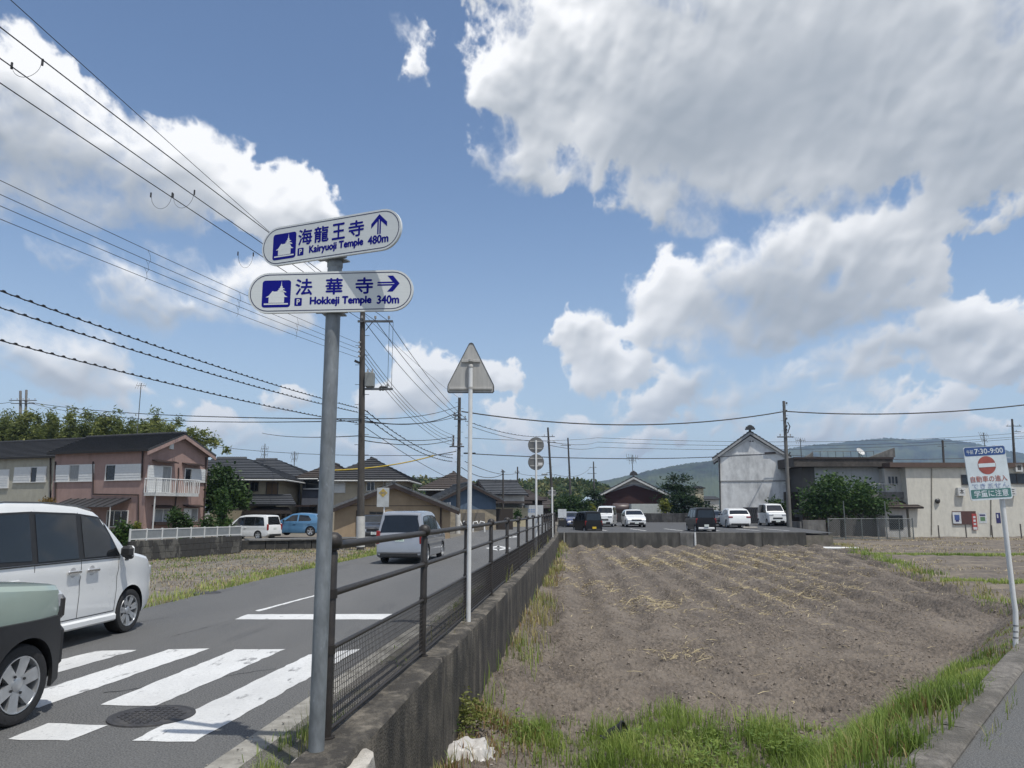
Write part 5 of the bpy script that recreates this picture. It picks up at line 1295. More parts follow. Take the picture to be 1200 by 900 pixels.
h = House('gabled_house', 'grey tiled house with a white plaster gable end beyond the blue house', 'house', 573, 80, .2, 24, 4.0, 5, zat(577, 80) - .2, W_PALE, HG); h.walls(zat(565, 80), 'x'); h.gable(zat(565, 80), 'x', T_GREY, .5, .25, 8, barge=TRIM_D); h.part('shutter_wall', mat('cream_fence_panel', (.42, .37, .25), .8, .1, 3), 'front', -.3, -.3, 3.6, h.hit('front', 590, 595)[1], 1.5, 1.7); h.part('lean_to_roof', T_BROWN, 'front', -1, h.hit('front', 590, 590)[1], 3.8, h.hit('front', 590, 587.5)[1], 0, 2.4)
h.wpx('right', 605.2, 574, 607, 580, 'G', t=.03, frame=FRAME_D)
h = House('barn', 'dark timber barn with brown tiled roof beside the white lettered shed', 'barn', 606, 92, .2, 30, 3.5, 7, zat(585, 92) - .2, W_WOOD, HG); h.walls(zat(576.5, 92), 'x'); h.gable(zat(576.5, 92), 'x', T_BROWN, .5, .4, 7)
h = House('shed', 'white box shed with faded blue lettering behind the far railing', 'shed', 615, 80, 0, 4, 1.9, 3, zat(592, 80), mat('white_shed_steel', (.46, .48, .49), .5, .1, 5), None); h.walls()
m_ = MB(); a0, z0, a1, z1 = h.rect('front', 619, 596, 630, 601)
for r_ in range(2):
    for k in range(4): m_.box((a0 + (a1 - a0) * (k + .5) / 4, -.006, z0 + (z1 - z0) * (.25 + .5 * r_)), ((a1 - a0) * .19, .012, (z1 - z0) * .32))
m_.build('faded_lettering', mat('faded_blue_print', (.22, .30, .45), .6, .3, 30), h.root)['kind'] = 'stuff'
h = House('barn', 'low dark barn with sagging roof where the road bends out of sight', 'barn', 630, 105, .3, 22, 2.6, 7, zat(594, 105) - .3, W_WOOD, HG); h.walls(zat(586, 105), 'x'); h.gable(zat(586, 105), 'x', T_BROWN, .6, .5, 6)
h = House('barn', 'small dark gabled barn just left of the car park entrance', 'barn', 641, 118, .3, 0, 1.6, 6, zat(596, 118) - .3, W_WOOD, HG); h.walls(zat(588, 118), 'y'); h.gable(zat(588, 118), 'y', T_DARK, .5, .4, 6)
# --- behind the car park
h = House('farmhouse', 'farmhouse with white trimmed gable above dark maroon boards behind the car park', 'house', 706, 102, .6, -8.5, 8.3, 10, zat(578, 102) - .6, W_MAROON)
h.walls(zat(559, 102) - .6, 'y'); rz_ = zat(558.5, 102) - .6; h.gable(rz_, 'y', T_GREY, .9, .6, 10, barge=mat('white_barge', (.55, .55, .53), .6))
mb = MB(); L = h.L; zb_ = h.hit('front', 740, 574)[1]
for (pts, m_, o_, nm) in (([(.25, zb_ - .55), (L / 2, zb_ + .62), (L - .25, zb_ - .55), (L - .25, zb_ - .2), (L / 2, rz_ - .95), (.25, zb_ - .2)], mat('grey_gable', (.25, .26, .28), .8), .05, 'gable_panel'), ([(.2, zb_ - .15), (L / 2, rz_ - .95), (L - .2, zb_ - .15), (L / 2, rz_ - .25)], W_PALE, .04, 'gable_plaster')):
    o = MB().prism(pts, o_, XZ, (0, .0, 0)).build(nm, m_, h.root); fix_normals(o)
MB().prism([(-.55, 0), (.55, 0), (.42, .35), (.2, .5), (0, .62), (-.2, .5), (-.42, .35)], .25, XZ, (h.L / 2, -.35, rz_ + .12)).build('ridge_end_tile', T_DARK, h.root)
h = House('workshop', 'small building with pale blue metal roof left of the farmhouse', 'building', 681, 112, .6, 0, 3.4, 5, zat(589, 112) - .6, W_PALE); h.walls(); h.slope((-.4, -.4, h.H), (h.L + .5, -.4, h.H), (2.0, 4, h.H + 1.45), (h.L + .8, 4, h.H + 1.45), mat('pale_blue_roof', (.36, .44, .50), .5), 5)
p = dp(718, 596, 94); o = MB().lathe([(.0, 0), (.55, 0), (.62, .08), (.62, 1.9), (.55, 2.0), (0, 2.0)], 18, Matrix.Rotation(R(90), 3, 'Y')).build('tank', mat('brown_tank', (.075, .05, .045), .4, .1, 5), None, 50, loc=p); tag(o, 'brown horizontal tank showing above the block wall behind the white van', 'tank')
p = dp(757.5, 601, 93); t = thing('container', 'pale ribbed storage container showing above the block wall before the farmhouse', 'container', p)
MB().box((0, 0, .3), (3.9, 2.2, 1.5)).build('box', mat('pale_container', (.44, .46, .44), .6, .08, 4), t)
for k in range(19): MB().box((-1.85 + k * .205, -1.11, .3), (.07, .04, 1.4)).build('rib', _mats['pale_container'], t)
bw = thing('block_wall', 'dark grey concrete block wall closing the back of the car park', 'wall', dp(769, 617, 82))
for k in range(9): MB().box((-4.55 + k * 1.14, 0, .62 if True else 0), (1.12, .18, 1.5 + (.01 if k % 2 else 0)), bev=.01).build('wall_panel', layer(mat('dark_block', (.07, .068, .066), .9, .3, 4), (.035, .034, .034), 1, (.45, .65), (1, 1, .3), .7), bw)
h = House('far_house', 'distant pale house half hidden behind the pine tree and storehouse', 'house', 814, 135, .8, 0, 4.3, 6, zat(585, 135) - .8, W_PALE); h.walls(); h.slope((-.3, -.3, h.H), (h.L + .3, -.3, h.H), (0, 3, h.H + .6), (h.L, 3, h.H + .6), T_GREY, 4); h.wpx('front', 826, 587, 832, 592, 'GG')
h = House('far_house', 'distant house with white balcony wall left of the white storehouse', 'house', 816, 128, .8, 0, 1.3, 4, zat(572, 128) - .8, W_CREAM); h.walls(); h.slope((-.3, -.3, h.H), (h.L + .3, -.3, h.H), (0, 2, h.H + .4), (h.L, 2, h.H + .4), T_GREY, 4)
# --- white storehouse
KY = 79.0
h = House('storehouse', 'tall weathered white plaster storehouse with tiled gable roof behind the car park', 'storehouse', 844, KY, .35, -15.2, (921 - 844) * KY / 912 * .985, 10, zat(533, KY) - .35, KURA)
h.walls(zat(506, KY) - .35, 'y', base=-.2); rz_ = zat(506, KY) - .35; h.gable(rz_, 'y', T_GREY, .55, .24, 12, barge=mat('grey_plaster_verge', (.34, .345, .34), .85, .15, 3))
L = h.L; zE = h.H
for i, (d, m_) in enumerate(((.36, T_DARK), (.62, mat('verge_plaster', (.50, .50, .48), .85, .1, 3)))):
    for sg in (-1, 1):
        k = (rz_ - zE) / (L / 2); P = [(L / 2, rz_ - d + .1), (L / 2 + sg * (L / 2 + .45), zE - .25 - d + .25), (L / 2 + sg * (L / 2 + .45), zE - .45 - d + .25), (L / 2, rz_ - d - .14)]
        mb = MB().add([(x, -.14 + .06 * i, z_) for x, z_ in P] + [(x, .1, z_) for x, z_ in P], [(0, 1, 2, 3), (7, 6, 5, 4)] + [(q, 4 + q, 4 + (q + 1) % 4, (q + 1) % 4) for q in range(4)]); fix_normals(mb.build('verge_moulding', m_, h.root))
MB().prism([(-0.480, -0.085), (-0.496, 0.043), (-0.400, 0.102), (-0.416, 0.212), (-0.272, 0.255), (-0.208, 0.357), (-0.080, 0.374), (0.000, 0.425), (0.080, 0.374), (0.208, 0.357), (0.272, 0.255), (0.416, 0.212), (0.400, 0.102), (0.496, 0.043), (0.480, -0.085)], .28, XZ, (L / 2, -.30, rz_ + .16)).build('ridge_end_tile', T_DARK, h.root)

a0, z0, a1, z1 = h.rect('front', 844, 563.6, 921, 564.2); h.part('string_course', mat('grey_plaster_line', (.26, .26, .255), .9), 'front', 0, z0, L, z1 + .03, 0, .035); h.part('upper_plaster_band', KURA, 'front', 0, h.hit('front', 880, 532.5)[1], L, h.hit('front', 880, 531.5)[1], 0, .03)
for x in (879.2, 882.2): a, z = h.hit('front', x, 517); MB().box((a, -.02, z), (.16, .06, .10)).build('vent_hole', BLACK, h.root)
a0, z0, a1, z1 = h.rect('front', 896, 530, 909, 532); h.part('cable_bracket', TRIM_D, 'front', a0, z0, a1, z1, .03, .12)
h.pipe('front', [(840.3, 531), (843, 537), (844.5, 612)], .07, STEEL_DARK, .12); h.pipe('front', [(926, 530), (923, 536), (922, 612)], .07, STEEL_DARK, .12)
h.part('dark_base_boards', mat('black_diamond_boards', (.028, .029, .033), .7, .3, 3), 'front', h.hit('front', 871, 600)[0], -.3, L + .05, h.hit('front', 890, 594.5)[1], .0, .12)
for k in range(22):
    a = h.hit('front', 871, 600)[0]; a = a + (L - a) * k / 22; z1 = h.hit('front', 890, 595)[1]
    for sg in (0, 1): MB().tube([(a + .35 * sg, -.13, -.1), (a + .35 * (1 - sg), -.13, z1)], .018, 4).build('lattice_bar', mat('grey_mortar', (.075, .076, .08), .8), h.root)
# --- dark flat roofed building behind the tree
DY = 74.0
h = House('flat_roof_house', 'dark flat roofed building with white upper wall behind the leafy tree', 'building', 943, DY, -.2, 0, (1040 - 943) * DY / 912, 9, zat(548, DY) + .2, wallmat('dark_concrete', (.10, .095, .09)))
h.walls(); a0, z0, a1, z1 = h.rect('front', 930, 536, 1047, 548, 1.0); rs = h.part('roof_slab', layer(mat('roof_concrete', (.075, .066, .058), .9, .3, 3), (.03, .028, .026), .8, (.5, .7), (1, 1, .4), .8), 'front', a0, z0 + .1, a1, z1, -9, 1.0)
h.part('roof_edge', TRIM_D, 'front', a0 - .06, z1 - .16, a1 + .06, z1 + .02, 1.0, 1.08, rs)
a0, z0, a1, z1 = h.rect('front', 954, 547, 1032, 577); h.part('upper_panel', layer(mat('grey_white_panel', (.42, .44, .45), .7, .05, 3), (.3, .31, .31), 2, (.5, .7), (3, 3, .2), .6), 'front', a0, z0, a1, z1 - .06, 0, .05)
for (xa, xb, ya, yb) in ((930, 951, 545, 530), (1017, 1046, 536, 525)):
    a, z = h.hit('front', xa, ya, .5); b_, z2 = h.hit('front', xb, yb, .5); mb = MB()
    mb.add([h.face('front', a, z, .9), h.face('front', b_, z, .9), h.face('front', b_, z2, .9), h.face('front', a, z, .5), h.face('front', b_, z, .5), h.face('front', b_, z2, .5)], [(0, 1, 2), (5, 4, 3), (0, 2, 5, 3), (1, 4, 5, 2), (0, 3, 4, 1)]); fix_normals(mb.build('parapet', CONC_MID, rs))
for k in range(9): MB().tube([h.face('front', h.hit('front', 955 + k * 9, 536)[0], zat(536, DY) + .2, -.5), h.face('front', h.hit('front', 955 + k * 9, 536)[0], zat(528.5, DY) + .2, -.5)], .02, 5).build('roof_rail_post', STEEL_DARK, rs)
MB().tube([h.face('front', h.hit('front', 955, 530)[0], zat(528.5, DY) + .2, -.5), h.face('front', h.hit('front', 1027, 530)[0], zat(528.5, DY) + .2, -.5)], .02, 5).build('roof_rail', STEEL_DARK, rs)
a0, z0, a1, z1 = h.rect('front', 1010, 577, 1052, 584); h.part('balcony', CONC_MID, 'front', a0, z0, a1, z1, 0, 1.4); MB().tube([h.face('front', a0, z1 + .75, 1.35), h.face('front', a1, z1 + .75, 1.35)], .03, 6).build('balcony_rail', GUTTER_W, h.root)
for k in range(6): MB().tube([h.face('front', a0 + (a1 - a0) * k / 5, z1, 1.35), h.face('front', a0 + (a1 - a0) * k / 5, z1 + .75, 1.35)], .025, 6).build('rail_post', GUTTER_W, h.root)
a0, z0, a1, z1 = h.rect('front', 1022, 583, 1062, 595); h.slope((a0, -2.6, z0), (a1 + .3, -2.6, z0), (a0, -.1, z1), (a1 - .6, -.1, z1), T_BROWN, 5, nm='annex_roof')
h.part('annex_wall', W_PALE, 'front', h.hit('front', 1036, 600, 2)[0], -.8, h.hit('front', 1062, 600, 2)[0], z0 + .05, .3, 2.0); h.part('annex_window', GLASS, 'front', h.hit('front', 1041, 600, 2)[0], .1, h.hit('front', 1057, 600, 2)[0], h.hit('front', 1050, 604, 2)[1], 2.0, 2.05)
h.part('low_brown_wall', W_WOOD, 'front', h.hit('front', 941, 600, 2)[0], -.6, h.hit('front', 969, 600, 2)[0], h.hit('front', 950, 595, 2)[1], 1.8, 2.0)
h.part('passage_wall', W_WOOD, 'front', h.hit('front', 928, 600)[0], -.5, h.hit('front', 945, 600)[0], h.hit('front', 935, 576)[1], -2, -1.5); h.part('small_window', mat('grey_glass', (.14, .15, .15), .3), 'front', h.hit('front', 931, 600, -1.5)[0], h.hit('front', 936, 606, -1.5)[1], h.hit('front', 940, 600, -1.5)[0], h.hit('front', 936, 597, -1.5)[1], -1.5, -1.4)
# --- cream building with posters
CY = 72.0
h = House('cream_building', 'long cream two storey building with brown roof edge and posters beyond the fields', 'building', 1065, CY, -.85, 1.5, 16.5, 12, zat(547, CY) + .85, layer(wallmat('cream_wall', (.60, .575, .50), .35), (.46, .44, .385), .9, (.55, .72), (2, 2, .15), .6))
h.walls(); a0, z0, a1, z1 = h.rect('front', 1047, 540, 1065, 548); h.part('roof_slab', mat('brown_fascia', (.10, .065, .05), .7, .15, 4), 'front', -1.6, h.H - .05, 17, h.H + .38, -12.3, .35)
h.part('side_wing', W_PALE, 'front', -1.55, -.3, 0, h.H - .1, -6, -.9)
for k in range(3): h.part('slit_window', GLASS, 'front', -1.2 + k * .32, h.hit('front', 1056, 568, -.9)[1], -1.0 + k * .32, h.hit('front', 1056, 558.5, -.9)[1], -.9, -.86)
for x in (1091.5, 1161): h.pipe('front', [(x, 549), (x, 627)], .045, mat('cream_pipe', (.28, .26, .21), .7), .05)
h.wpx('front', 1126.5, 557, 1134, 567.5, 'G', frame=FRAME_D); h.wpx('front', 1180, 555.5, 1203, 566.5, 'GG', frame=FRAME_D)
for x, ch, y0 in ((1124.5, '本', 571.5), (1191.5, '鶴', 543.5), (1184, '三', 571.5)):
    a0, z0, a1, z1 = h.rect('front', x - 4.6, y0, x + 4.6, y0 + 9.5); sg = h.part('wall_lamp_sign', mat('sign_box_white', (.58, .58, .56), .5), 'front', a0, z0, a1, z1, 0, .35)
    m_ = MB(); text_into(m_, ch, (a0 + .14, z0 + .14, a1 - .14, z1 - .14), -.356, .02); m_.build('lettering', BLACK, sg)
a, z = h.hit('front', 1098, 587); MB().lathe([(.0, .0), (.22, .02), (.25, .12), (.1, .25), (0, .26)], 12, Matrix.Rotation(R(90), 3, 'X'), 0, (a, 0, z)).build('vent_hood', STEEL_DARK, h.root)
a0, z0, a1, z1 = h.rect('front', 1115.5, 599, 1144, 614.5); nb = h.part('notice_board', mat('notice_brown', (.085, .04, .035), .7, .15, 5), 'front', a0, z0, a1, z1, 0, .10)
def poster(x0, y0, x1, y1, base, marks, par=None):
    a0, z0, a1, z1 = h.rect('front', x0, y0, x1, y1, .11); p = h.part('poster', base, 'front', a0, z0, a1, z1, .1 if par else .0, .115 if par else .02, par)
    for (u0, v0, u1, v1, m_) in marks: h.part('print', m_, 'front', a0 + (a1 - a0) * u0, z0 + (z1 - z0) * v0, a0 + (a1 - a0) * u1, z0 + (z1 - z0) * v1, .116 if par else .021, .12 if par else .026, p if not par else par)
PW = mat('poster_white', (.55, .57, .58), .6); PB_ = mat('poster_blue', (.05, .09, .25), .6); PR = mat('poster_red', (.36, .05, .045), .6); PG = mat('poster_green', (.10, .20, .10), .6); PN = mat('poster_navy', (.03, .03, .12), .6)
poster(1116, 600, 1127, 613.5, PW, [(.2, .3, .8, .75, PB_), (.3, .15, .7, .3, PN)], nb); poster(1138.5, 602, 1146, 621, PR, [(.25, .72, .75, .85, PW), (.25, .5, .75, .64, PW), (.25, .3, .75, .42, PW), (.1, .02, .9, .18, PW)], nb); poster(1147, 601, 1157.5, 613, PW, [(.2, .2, .8, .6, PG), (.15, .7, .85, .85, PN)]); poster(1167.5, 601, 1174, 613, PN, [(.2, .5, .5, .85, PW)])
for i, x in enumerate((1100.5, 1132.5, 1163, 1197)):
    p = dp(x, 628, 69); p.z = -.8; tag(MB().tube([(0, 0, 0), (0, 0, 1.15 + .12 * (i % 2))], .055, 8).build('stake', mat('weathered_stake', (.10, .09, .08), .85), None, loc=p), ['thin dark stake left of the notice board on the cream building', 'short dark stake below the red vertical poster', 'tall dark stake below the green and white poster', 'dark stake right of the school route sign against the cream wall'][i], 'stake')

# ------------------------------------------------------------------ utility poles
INSUL = mat('porcelain', (.30, .29, .28), .3, .1, 8); ARM = mat('galvanised_arm', (.10, .105, .11), .6, .2, 8, metal=.3); SLEEVE = mat('white_pole_sleeve', (.50, .49, .46), .7, .12, 4)
PG_ = 'utility poles'
def pole(px, ybase, Y, ytop, label, r0=.17, r1=.11, arms=(), sleeve=None, m=POLE_CONC, xtop=None, z0=None, rungs=0, antenna=False):
    p = dp(px, ybase, Y)
    if z0 is not None: p.z = z0
    q = dp(px if xtop is None else xtop, ytop, Y); h = q.z - p.z; lean = q.x - p.x
    t = thing('utility_pole', label, 'utility pole', p, 0, PG_)
    at = lambda z: lean * z / h
    MB().tube([(at(z), 0, z) for z in (-.5, 0, h * .5, h)], [r0, r0, (r0 + r1) / 2, r1], 12).build('pole', m, t, 60)
    if sleeve:
        z0_, z1_ = dp(px, sleeve[0], Y).z - p.z, dp(px, sleeve[1], Y).z - p.z
        MB().tube([(at(z0_), 0, z0_), (at(z1_), 0, z1_)], r0 + .02, 12).build('sleeve', SLEEVE, t, 60)
    for (y, x0, x1, n) in arms:
        z = dp(px, y, Y).z - p.z; a, b = dp(x0, y, Y).x - p.x, dp(x1, y, Y).x - p.x
        am = MB().box(((a + b) / 2, -r0 * .9, z), (b - a, .09, .09)).build('crossarm', ARM, t)
        for k in range(n):
            x = a + (b - a) * (k + .3) / max(1, n - .4); MB().lathe([(.02, 0), (.02, .08), (.06, .09), (.06, .13), (.035, .14), (.055, .16), (.05, .2), (0, .22)], 8, None, 0, (x, -r0 * .9, z + .045)).build('insulator', INSUL, am)
    for k in range(rungs):
        z = h * .34 + k * .45
        if z > h - .3: break
        s = 1 if k % 2 else -1; MB().tube([(at(z) + s * r1, 0, z), (at(z) + s * (r1 + .2), 0, z)], .012, 5).build('step_bolt', STEEL_DARK, t)
    return t, p
P1Y = 34.0
t, p1 = pole(422.5, 643, P1Y, 364, 'tall concrete utility pole with transformer box and white sleeve left of the road', .17, .115, [(377.5, 420, 461, 3), (456.5, 428, 461, 2)], (641, 605), xtop=425, z0=0.0, rungs=14)
zz = lambda y: dp(424, y, P1Y).z
xa = lambda x, y=450: dp(x, y, P1Y).x - p1.x
tx = MB().box((xa(433.5), -.05, zz(445.5)), (.40, .40, .66), bev=.03).build('transformer', TX_GREY, t)
for dx in (-.1, .1): MB().lathe([(.03, 0), (.05, .05), (.03, .1), (.045, .14), (0, .18)], 8, None, 0, (xa(433.5) + dx, -.05, zz(445.5) + .33)).build('bushing', INSUL, tx)
MB().box((xa(427.5), 0, zz(438)), (.12, .08, .05)).build('transformer_bracket', ARM, t)
for i in range(4): MB().lathe([(.03, 0), (.06, .02), (.06, .07), (.03, .09)], 8, None, 0, (xa(420.5), -.12, zz(403 + i * 5.4))).build('insulator', INSUL, t)
MB().box((xa(418), -.1, zz(424.5)), (.22, .12, .10), Matrix.Rotation(R(25), 3, 'Y')).build('pole_switch', BLACK, t)
for x in (455, 459.5): MB().tube([(xa(x), -.15, zz(378)), (xa(x), -.15, zz(456))], .010, 5).build('drop_wire', WIRE, t)
MB().tube([(xa(427), -.1, zz(388)), (xa(435), -.15, zz(378.5))], .02, 5).build('arm_brace', ARM, t)
lump = MB()
for k in range(5): lump.lathe([(.02, 0), (.07, .03), (.05, .12), (.07, .15), (.02, .2)], 8, None, 0, (xa(450) + random.uniform(-.16, .16), -.15, zz(456) - .1 + random.uniform(-.12, .1)))
lump.build('cut_out_switch', STEEL_DARK, t)['kind'] = 'stuff'
P2Y = 58.0
t2, p2 = pole(536.5, 626, P2Y, 466, 'utility pole with many cables seen just left of the white triangular sign pole', .17, .11, [(487, 531, 541, 2), (491.5, 532, 547, 3), (523.5, 527, 544, 2)], (626, 602), xtop=538.5, z0=.0, rungs=16)
MB().box((dp(531.5, 515, P2Y).x - p2.x, -.05, dp(536, 517, P2Y).z), (.12, .12, .9)).build('cable_bracket', ARM, t2)
for i in range(4): MB().lathe([(.03, 0), (.07, .03), (.03, .08)], 8, None, 0, (dp(531, 515, P2Y).x - p2.x, -.1, dp(536, 511 + i * 4, P2Y).z)).build('insulator', INSUL, t2)
MB().box((dp(552, 531, P2Y).x - p2.x - .1, -.1, dp(540, 531.3, P2Y).z), (.9, .12, .10)).build('cable_closure', BLACK, t2)
t, p = pole(648.5, 604, 96, 501, 'leaning utility pole with a street lamp arm behind the two round signs', .19, .11, [(511.8, 635, 650, 2), (518.5, 641, 651, 2)], None, xtop=642, rungs=8)
MB().tube([(dp(644.5, 553, 96).x - p.x, 0, dp(645, 553.5, 96).z - p.z), (dp(640, 553, 96).x - p.x, -.3, dp(645, 554.5, 96).z - p.z)], .04, 6).build('lamp_arm', ARM, t)
MB().box((dp(638, 553, 96).x - p.x, -.3, dp(645, 556, 96).z - p.z), (.75, .28, .16), bev=.05).build('street_lamp_head', TX_GREY, t)
pole(669, 590, 130, 513, 'utility pole with one crossarm above the treed hill beside the leaning pole', .2, .12, [(522, 657, 669, 2)], None, xtop=665.5, rungs=6)
pole(696.5, 590, 190, 541, 'small distant utility pole with two short crossarms left of the farmhouse', .24, .15, [(548, 690, 699, 2), (555, 688, 699, 2)], None, xtop=695.5)
pole(589.5, 616, 72, 551, 'thin dark utility pole with a white lower sleeve before the blue house', .10, .07, [(553, 587, 592, 1)], (616, 601), z0=.0)
pole(606.5, 590, 120, 547, 'thin distant utility pole above the white gable of the tiled house', .16, .10, [(553.5, 603, 609, 2)], None)
t, p8 = pole(925.5, 618, 66, 470, 'grey steel utility pole standing between the white storehouse and the leafy tree', .20, .12, [(512.3, 910, 929, 2)], None, layer(mat('steel_pole', (.135, .13, .12), .7, .2, 5, (2, 2, .4)), (.07, .065, .06), 2, (.55, .7), (2, 2, .2), .6), xtop=918.5, z0=.25, rungs=16)
for y in (474, 483, 492, 501, 505): MB().lathe([(.03, 0), (.09, .04), (.05, .1), (.09, .14), (.03, .18)], 8, None, 0, (dp(921, y, 66).x - p8.x, -.18, dp(920, y, 66).z - p8.z)).build('insulator', STEEL_DARK, t)
MB().tube([(dp(922, 495, 66).x - p8.x, -.2, dp(920, 495, 66).z - p8.z), (dp(924.5, 500, 66).x - p8.x, -.25, dp(920, 500, 66).z - p8.z), (dp(922, 508, 66).x - p8.x, -.2, dp(920, 508, 66).z - p8.z)], .05, 6).build('cable_loop', WIRE, t)
pole(1190, 560, 118, 491, 'twin topped utility pole with crossarm behind the cream building', .22, .14, [(499.5, 1178, 1196, 3), (506, 1188, 1195, 1)], None, xtop=1186, rungs=6)
MBx = pole(1107, 560, 130, 516, 'dark plain utility pole top showing over the cream building roof', .2, .16, [(523, 1098, 1108, 1)], None, xtop=1104.5)
t, p = pole(24, 560, 92, 458, 'utility pole with dark insulators rising out of the bamboo grove', .2, .14, [(469.5, 12, 44, 5), (473, 14, 42, 0), (506, 17, 31, 2)], None, m=POLE_PALE, rungs=6)
MB().tube([(dp(29.5, 500, 92).x - p.x, 0, dp(24, 500, 92).z - p.z), (dp(31, 457, 92).x - p.x, 0, dp(24, 457, 92).z - p.z)], .14, 8).build('second_pole', POLE_PALE, t, 60)
for dx in (-4, 0, 5): MB().box((dp(24 + dx, 503, 92).x - p.x, -.3, dp(24, 504, 92).z - p.z), (.35, .35, .8), bev=.05).build('transformer', mat('green_transformer', (.13, .20, .18), .6), t)

# television aerials on the roofs
def aerial(px, ybase, Y, ytop, label, bars):
    p = dp(px, ybase, Y); t = thing('aerial', label, 'TV aerial', p); h = dp(px, ytop, Y).z - p.z
    MB().tube([(0, 0, -.3), (0, 0, h)], .03 * Y / 60, 6).build('mast', ARM, t)
    for (y, w, n) in bars:
        z = dp(px, y, Y).z - p.z; W = w * Y / FPX; b = MB().tube([(-W / 2, 0, z), (W / 2, 0, z)], .02 * Y / 60, 5).build('boom', ARM, t)
        for k in range(n):
            x = -W / 2 + W * k / (n - 1); e = .28 * Y / 60 * (1 - .4 * k / n)
            MB().tube([(x, -e * .6, z - e), (x, e * .6, z + e)], .012 * Y / 60, 4).build('element', ARM, b)
aerial(160.5, 512, 60, 449, 'tall television aerial on a mast above the pinkish brown house', [(452, 11, 5)])
aerial(309.5, 541, 73, 520, 'pair of television aerials on the ridge of the cream house', [(526, 8, 5), (533, 7, 4)])
aerial(344.5, 551, 74, 529, 'small television aerial right of the pair on the cream house', [(533, 8, 5), (538, 6, 4)])
aerial(741.5, 556, 103, 533, 'television aerial on the ridge of the farmhouse behind the car park', [(536, 13, 6), (540, 8, 4)])
aerial(939, 533, 80, 514, 'television aerial above the dark flat roofed building beside the storehouse', [(516, 11, 6)])
aerial(1156, 542, 86, 507, 'television aerial above the roof of the cream building', [(510, 9, 5), (516, 6, 4)])
p = dp(1008, 536, 76); t = thing('satellite_dish', 'white satellite dish on the roof of the dark flat roofed building', 'satellite dish', p)
Md = Matrix.Rotation(R(50), 3, 'X') @ Matrix.Rotation(R(20), 3, 'Y'); MB().lathe([(0, 0), (.2, .02), (.35, .07), (.45, .14), (.44, .15), (.2, .05), (0, .03)], 16, Md, 0, (0, 0, .5)).build('dish', GUTTER_W, t, 60)
MB().tube([(0, 0, -.2), (0, .05, .5)], .04, 6).build('mast', ARM, t); MB().tube([(.2, -.1, 0), (0, -.1, .5)], .03, 5).build('strut', ARM, t)

# ------------------------------------------------------------------ cables
def wire(A, B, sag, r, label, group, hangers=0, n=18, name='cable', m=None, spiral=0, beads=0):
    A, B = Vector(A), Vector(B); L = (B - A).length; P = []
    for k in range(n + 1):
        u = k / n; q = A.lerp(B, u); q.z -= sag * 4 * u * (1 - u); P.append(q)
    def at(u): q = A.lerp(B, u); q.z -= sag * 4 * u * (1 - u); return q
    mb = MB().tube(P, r, 5)
    o = mb.build(name, m or WIRE); tag(o, label, 'cable', group)
    if beads:
        b = MB()
        for k in range(beads):
            q = at((k + .5) / beads); d = (B - A).normalized(); b.tube([q - d * .03 + Vector((0, 0, r * 2.0)), q + d * .03 + Vector((0, 0, r * 2.0))], r * 1.35, 5)
            s_ = .5 * L / beads; b.tube([q - d * s_ + Vector((0, 0, -r)), q + Vector((0, 0, r * 2.5)), q + d * s_ + Vector((0, 0, -r))], r * .55, 4, False)
        bo = b.build('hanger_ring', m or WIRE, o); bo['kind'] = 'stuff'
    for (u, w, dp_) in ([] if not hangers else hangers):
        a, b_ = at(u), at(u + w); mid = (a + b_) / 2; pts = [a.lerp(b_, k / 10) - Vector((0, 0, dp_ * (1 - (2 * k / 10 - 1) ** 2) ** .5)) for k in range(11)]
        MB().tube(pts, r * .5, 4).build('jumper', WIRE, o); MB().tube([a + Vector((0, 0, r)), a - Vector((0, 0, .12))], r * 1.9, 5).build('clamp', WIRE, o); MB().tube([b_ + Vector((0, 0, r)), b_ - Vector((0, 0, .12))], r * 1.9, 5).build('clamp', WIRE, o)
    return o
def near_end(px, py, z, B, back=9.0):
    q = gp(px, py, z); d = (q - Vector(B)).normalized(); return q + d * back
GA, GB, GC, GD, GE = 'high cables running to the top of the big pole', 'four low voltage cables on the left', 'ringed telephone cables on the left', 'cables crossing the road', 'cables between the two roadside poles'
att = lambda x, y, Y=P1Y, dy=-.16: dp(x, y, Y) + Vector((0, dy, 0))
for i, (ne, pe, r, lb, hg) in enumerate((((20, 0), (424, 366), .008, 'thinnest and highest cable running down to the top of the big pole', 0),
        ((0, 25), (455.5, 377), .0125, 'uppermost of the three thick cables running to the crossarm of the big pole', [(.352, .0, .0)]),
        ((0, 62), (441, 377), .0125, 'middle of the three thick cables running to the crossarm of the big pole', 0),
        ((0, 91), (427, 377.5), .0125, 'lowest of the three thick cables running to the crossarm of the big pole', 0))):
    B = att(*pe); z = B.z - .15; A = near_end(*ne, z, B)
    wire(A, B, .12, r, lb, GA, hangers=None)
# the short loops that bridge neighbouring thick cables
GH = 'loops hung between the thick cables'
B3 = [att(455.5, 377), att(441, 377), att(427, 377.5)]
def on(i, px, py): 
    z = B3[i].z - .18; return gp(px, py, z)
def loop(a, b, d, lb):
    P = [a.lerp(b, k / 14) - Vector((0, 0, d * max(0, 1 - (2 * k / 14 - 1) ** 2) ** .5)) for k in range(15)]
    o = MB().tube(P, .005, 4).build('cable_loop', WIRE); tag(o, lb, 'cable loop', GH)
    for q in (a, b): MB().tube([q + Vector((0, 0, .03)), q - Vector((0, 0, .10))], .022, 5).build('clamp', WIRE, o)
loop(on(0, 50, 71), on(1, 14, 75), .30, 'wire loop hung between the upper two thick cables near the picture edge')
loop(on(1, 202, 227), on(2, 177, 227), .42, 'wire loop hung between the lower two thick cables over the left cloud')
loop(on(0, 228, 224), on(1, 203, 228), .42, 'wire loop hung between the upper two thick cables over the left cloud')
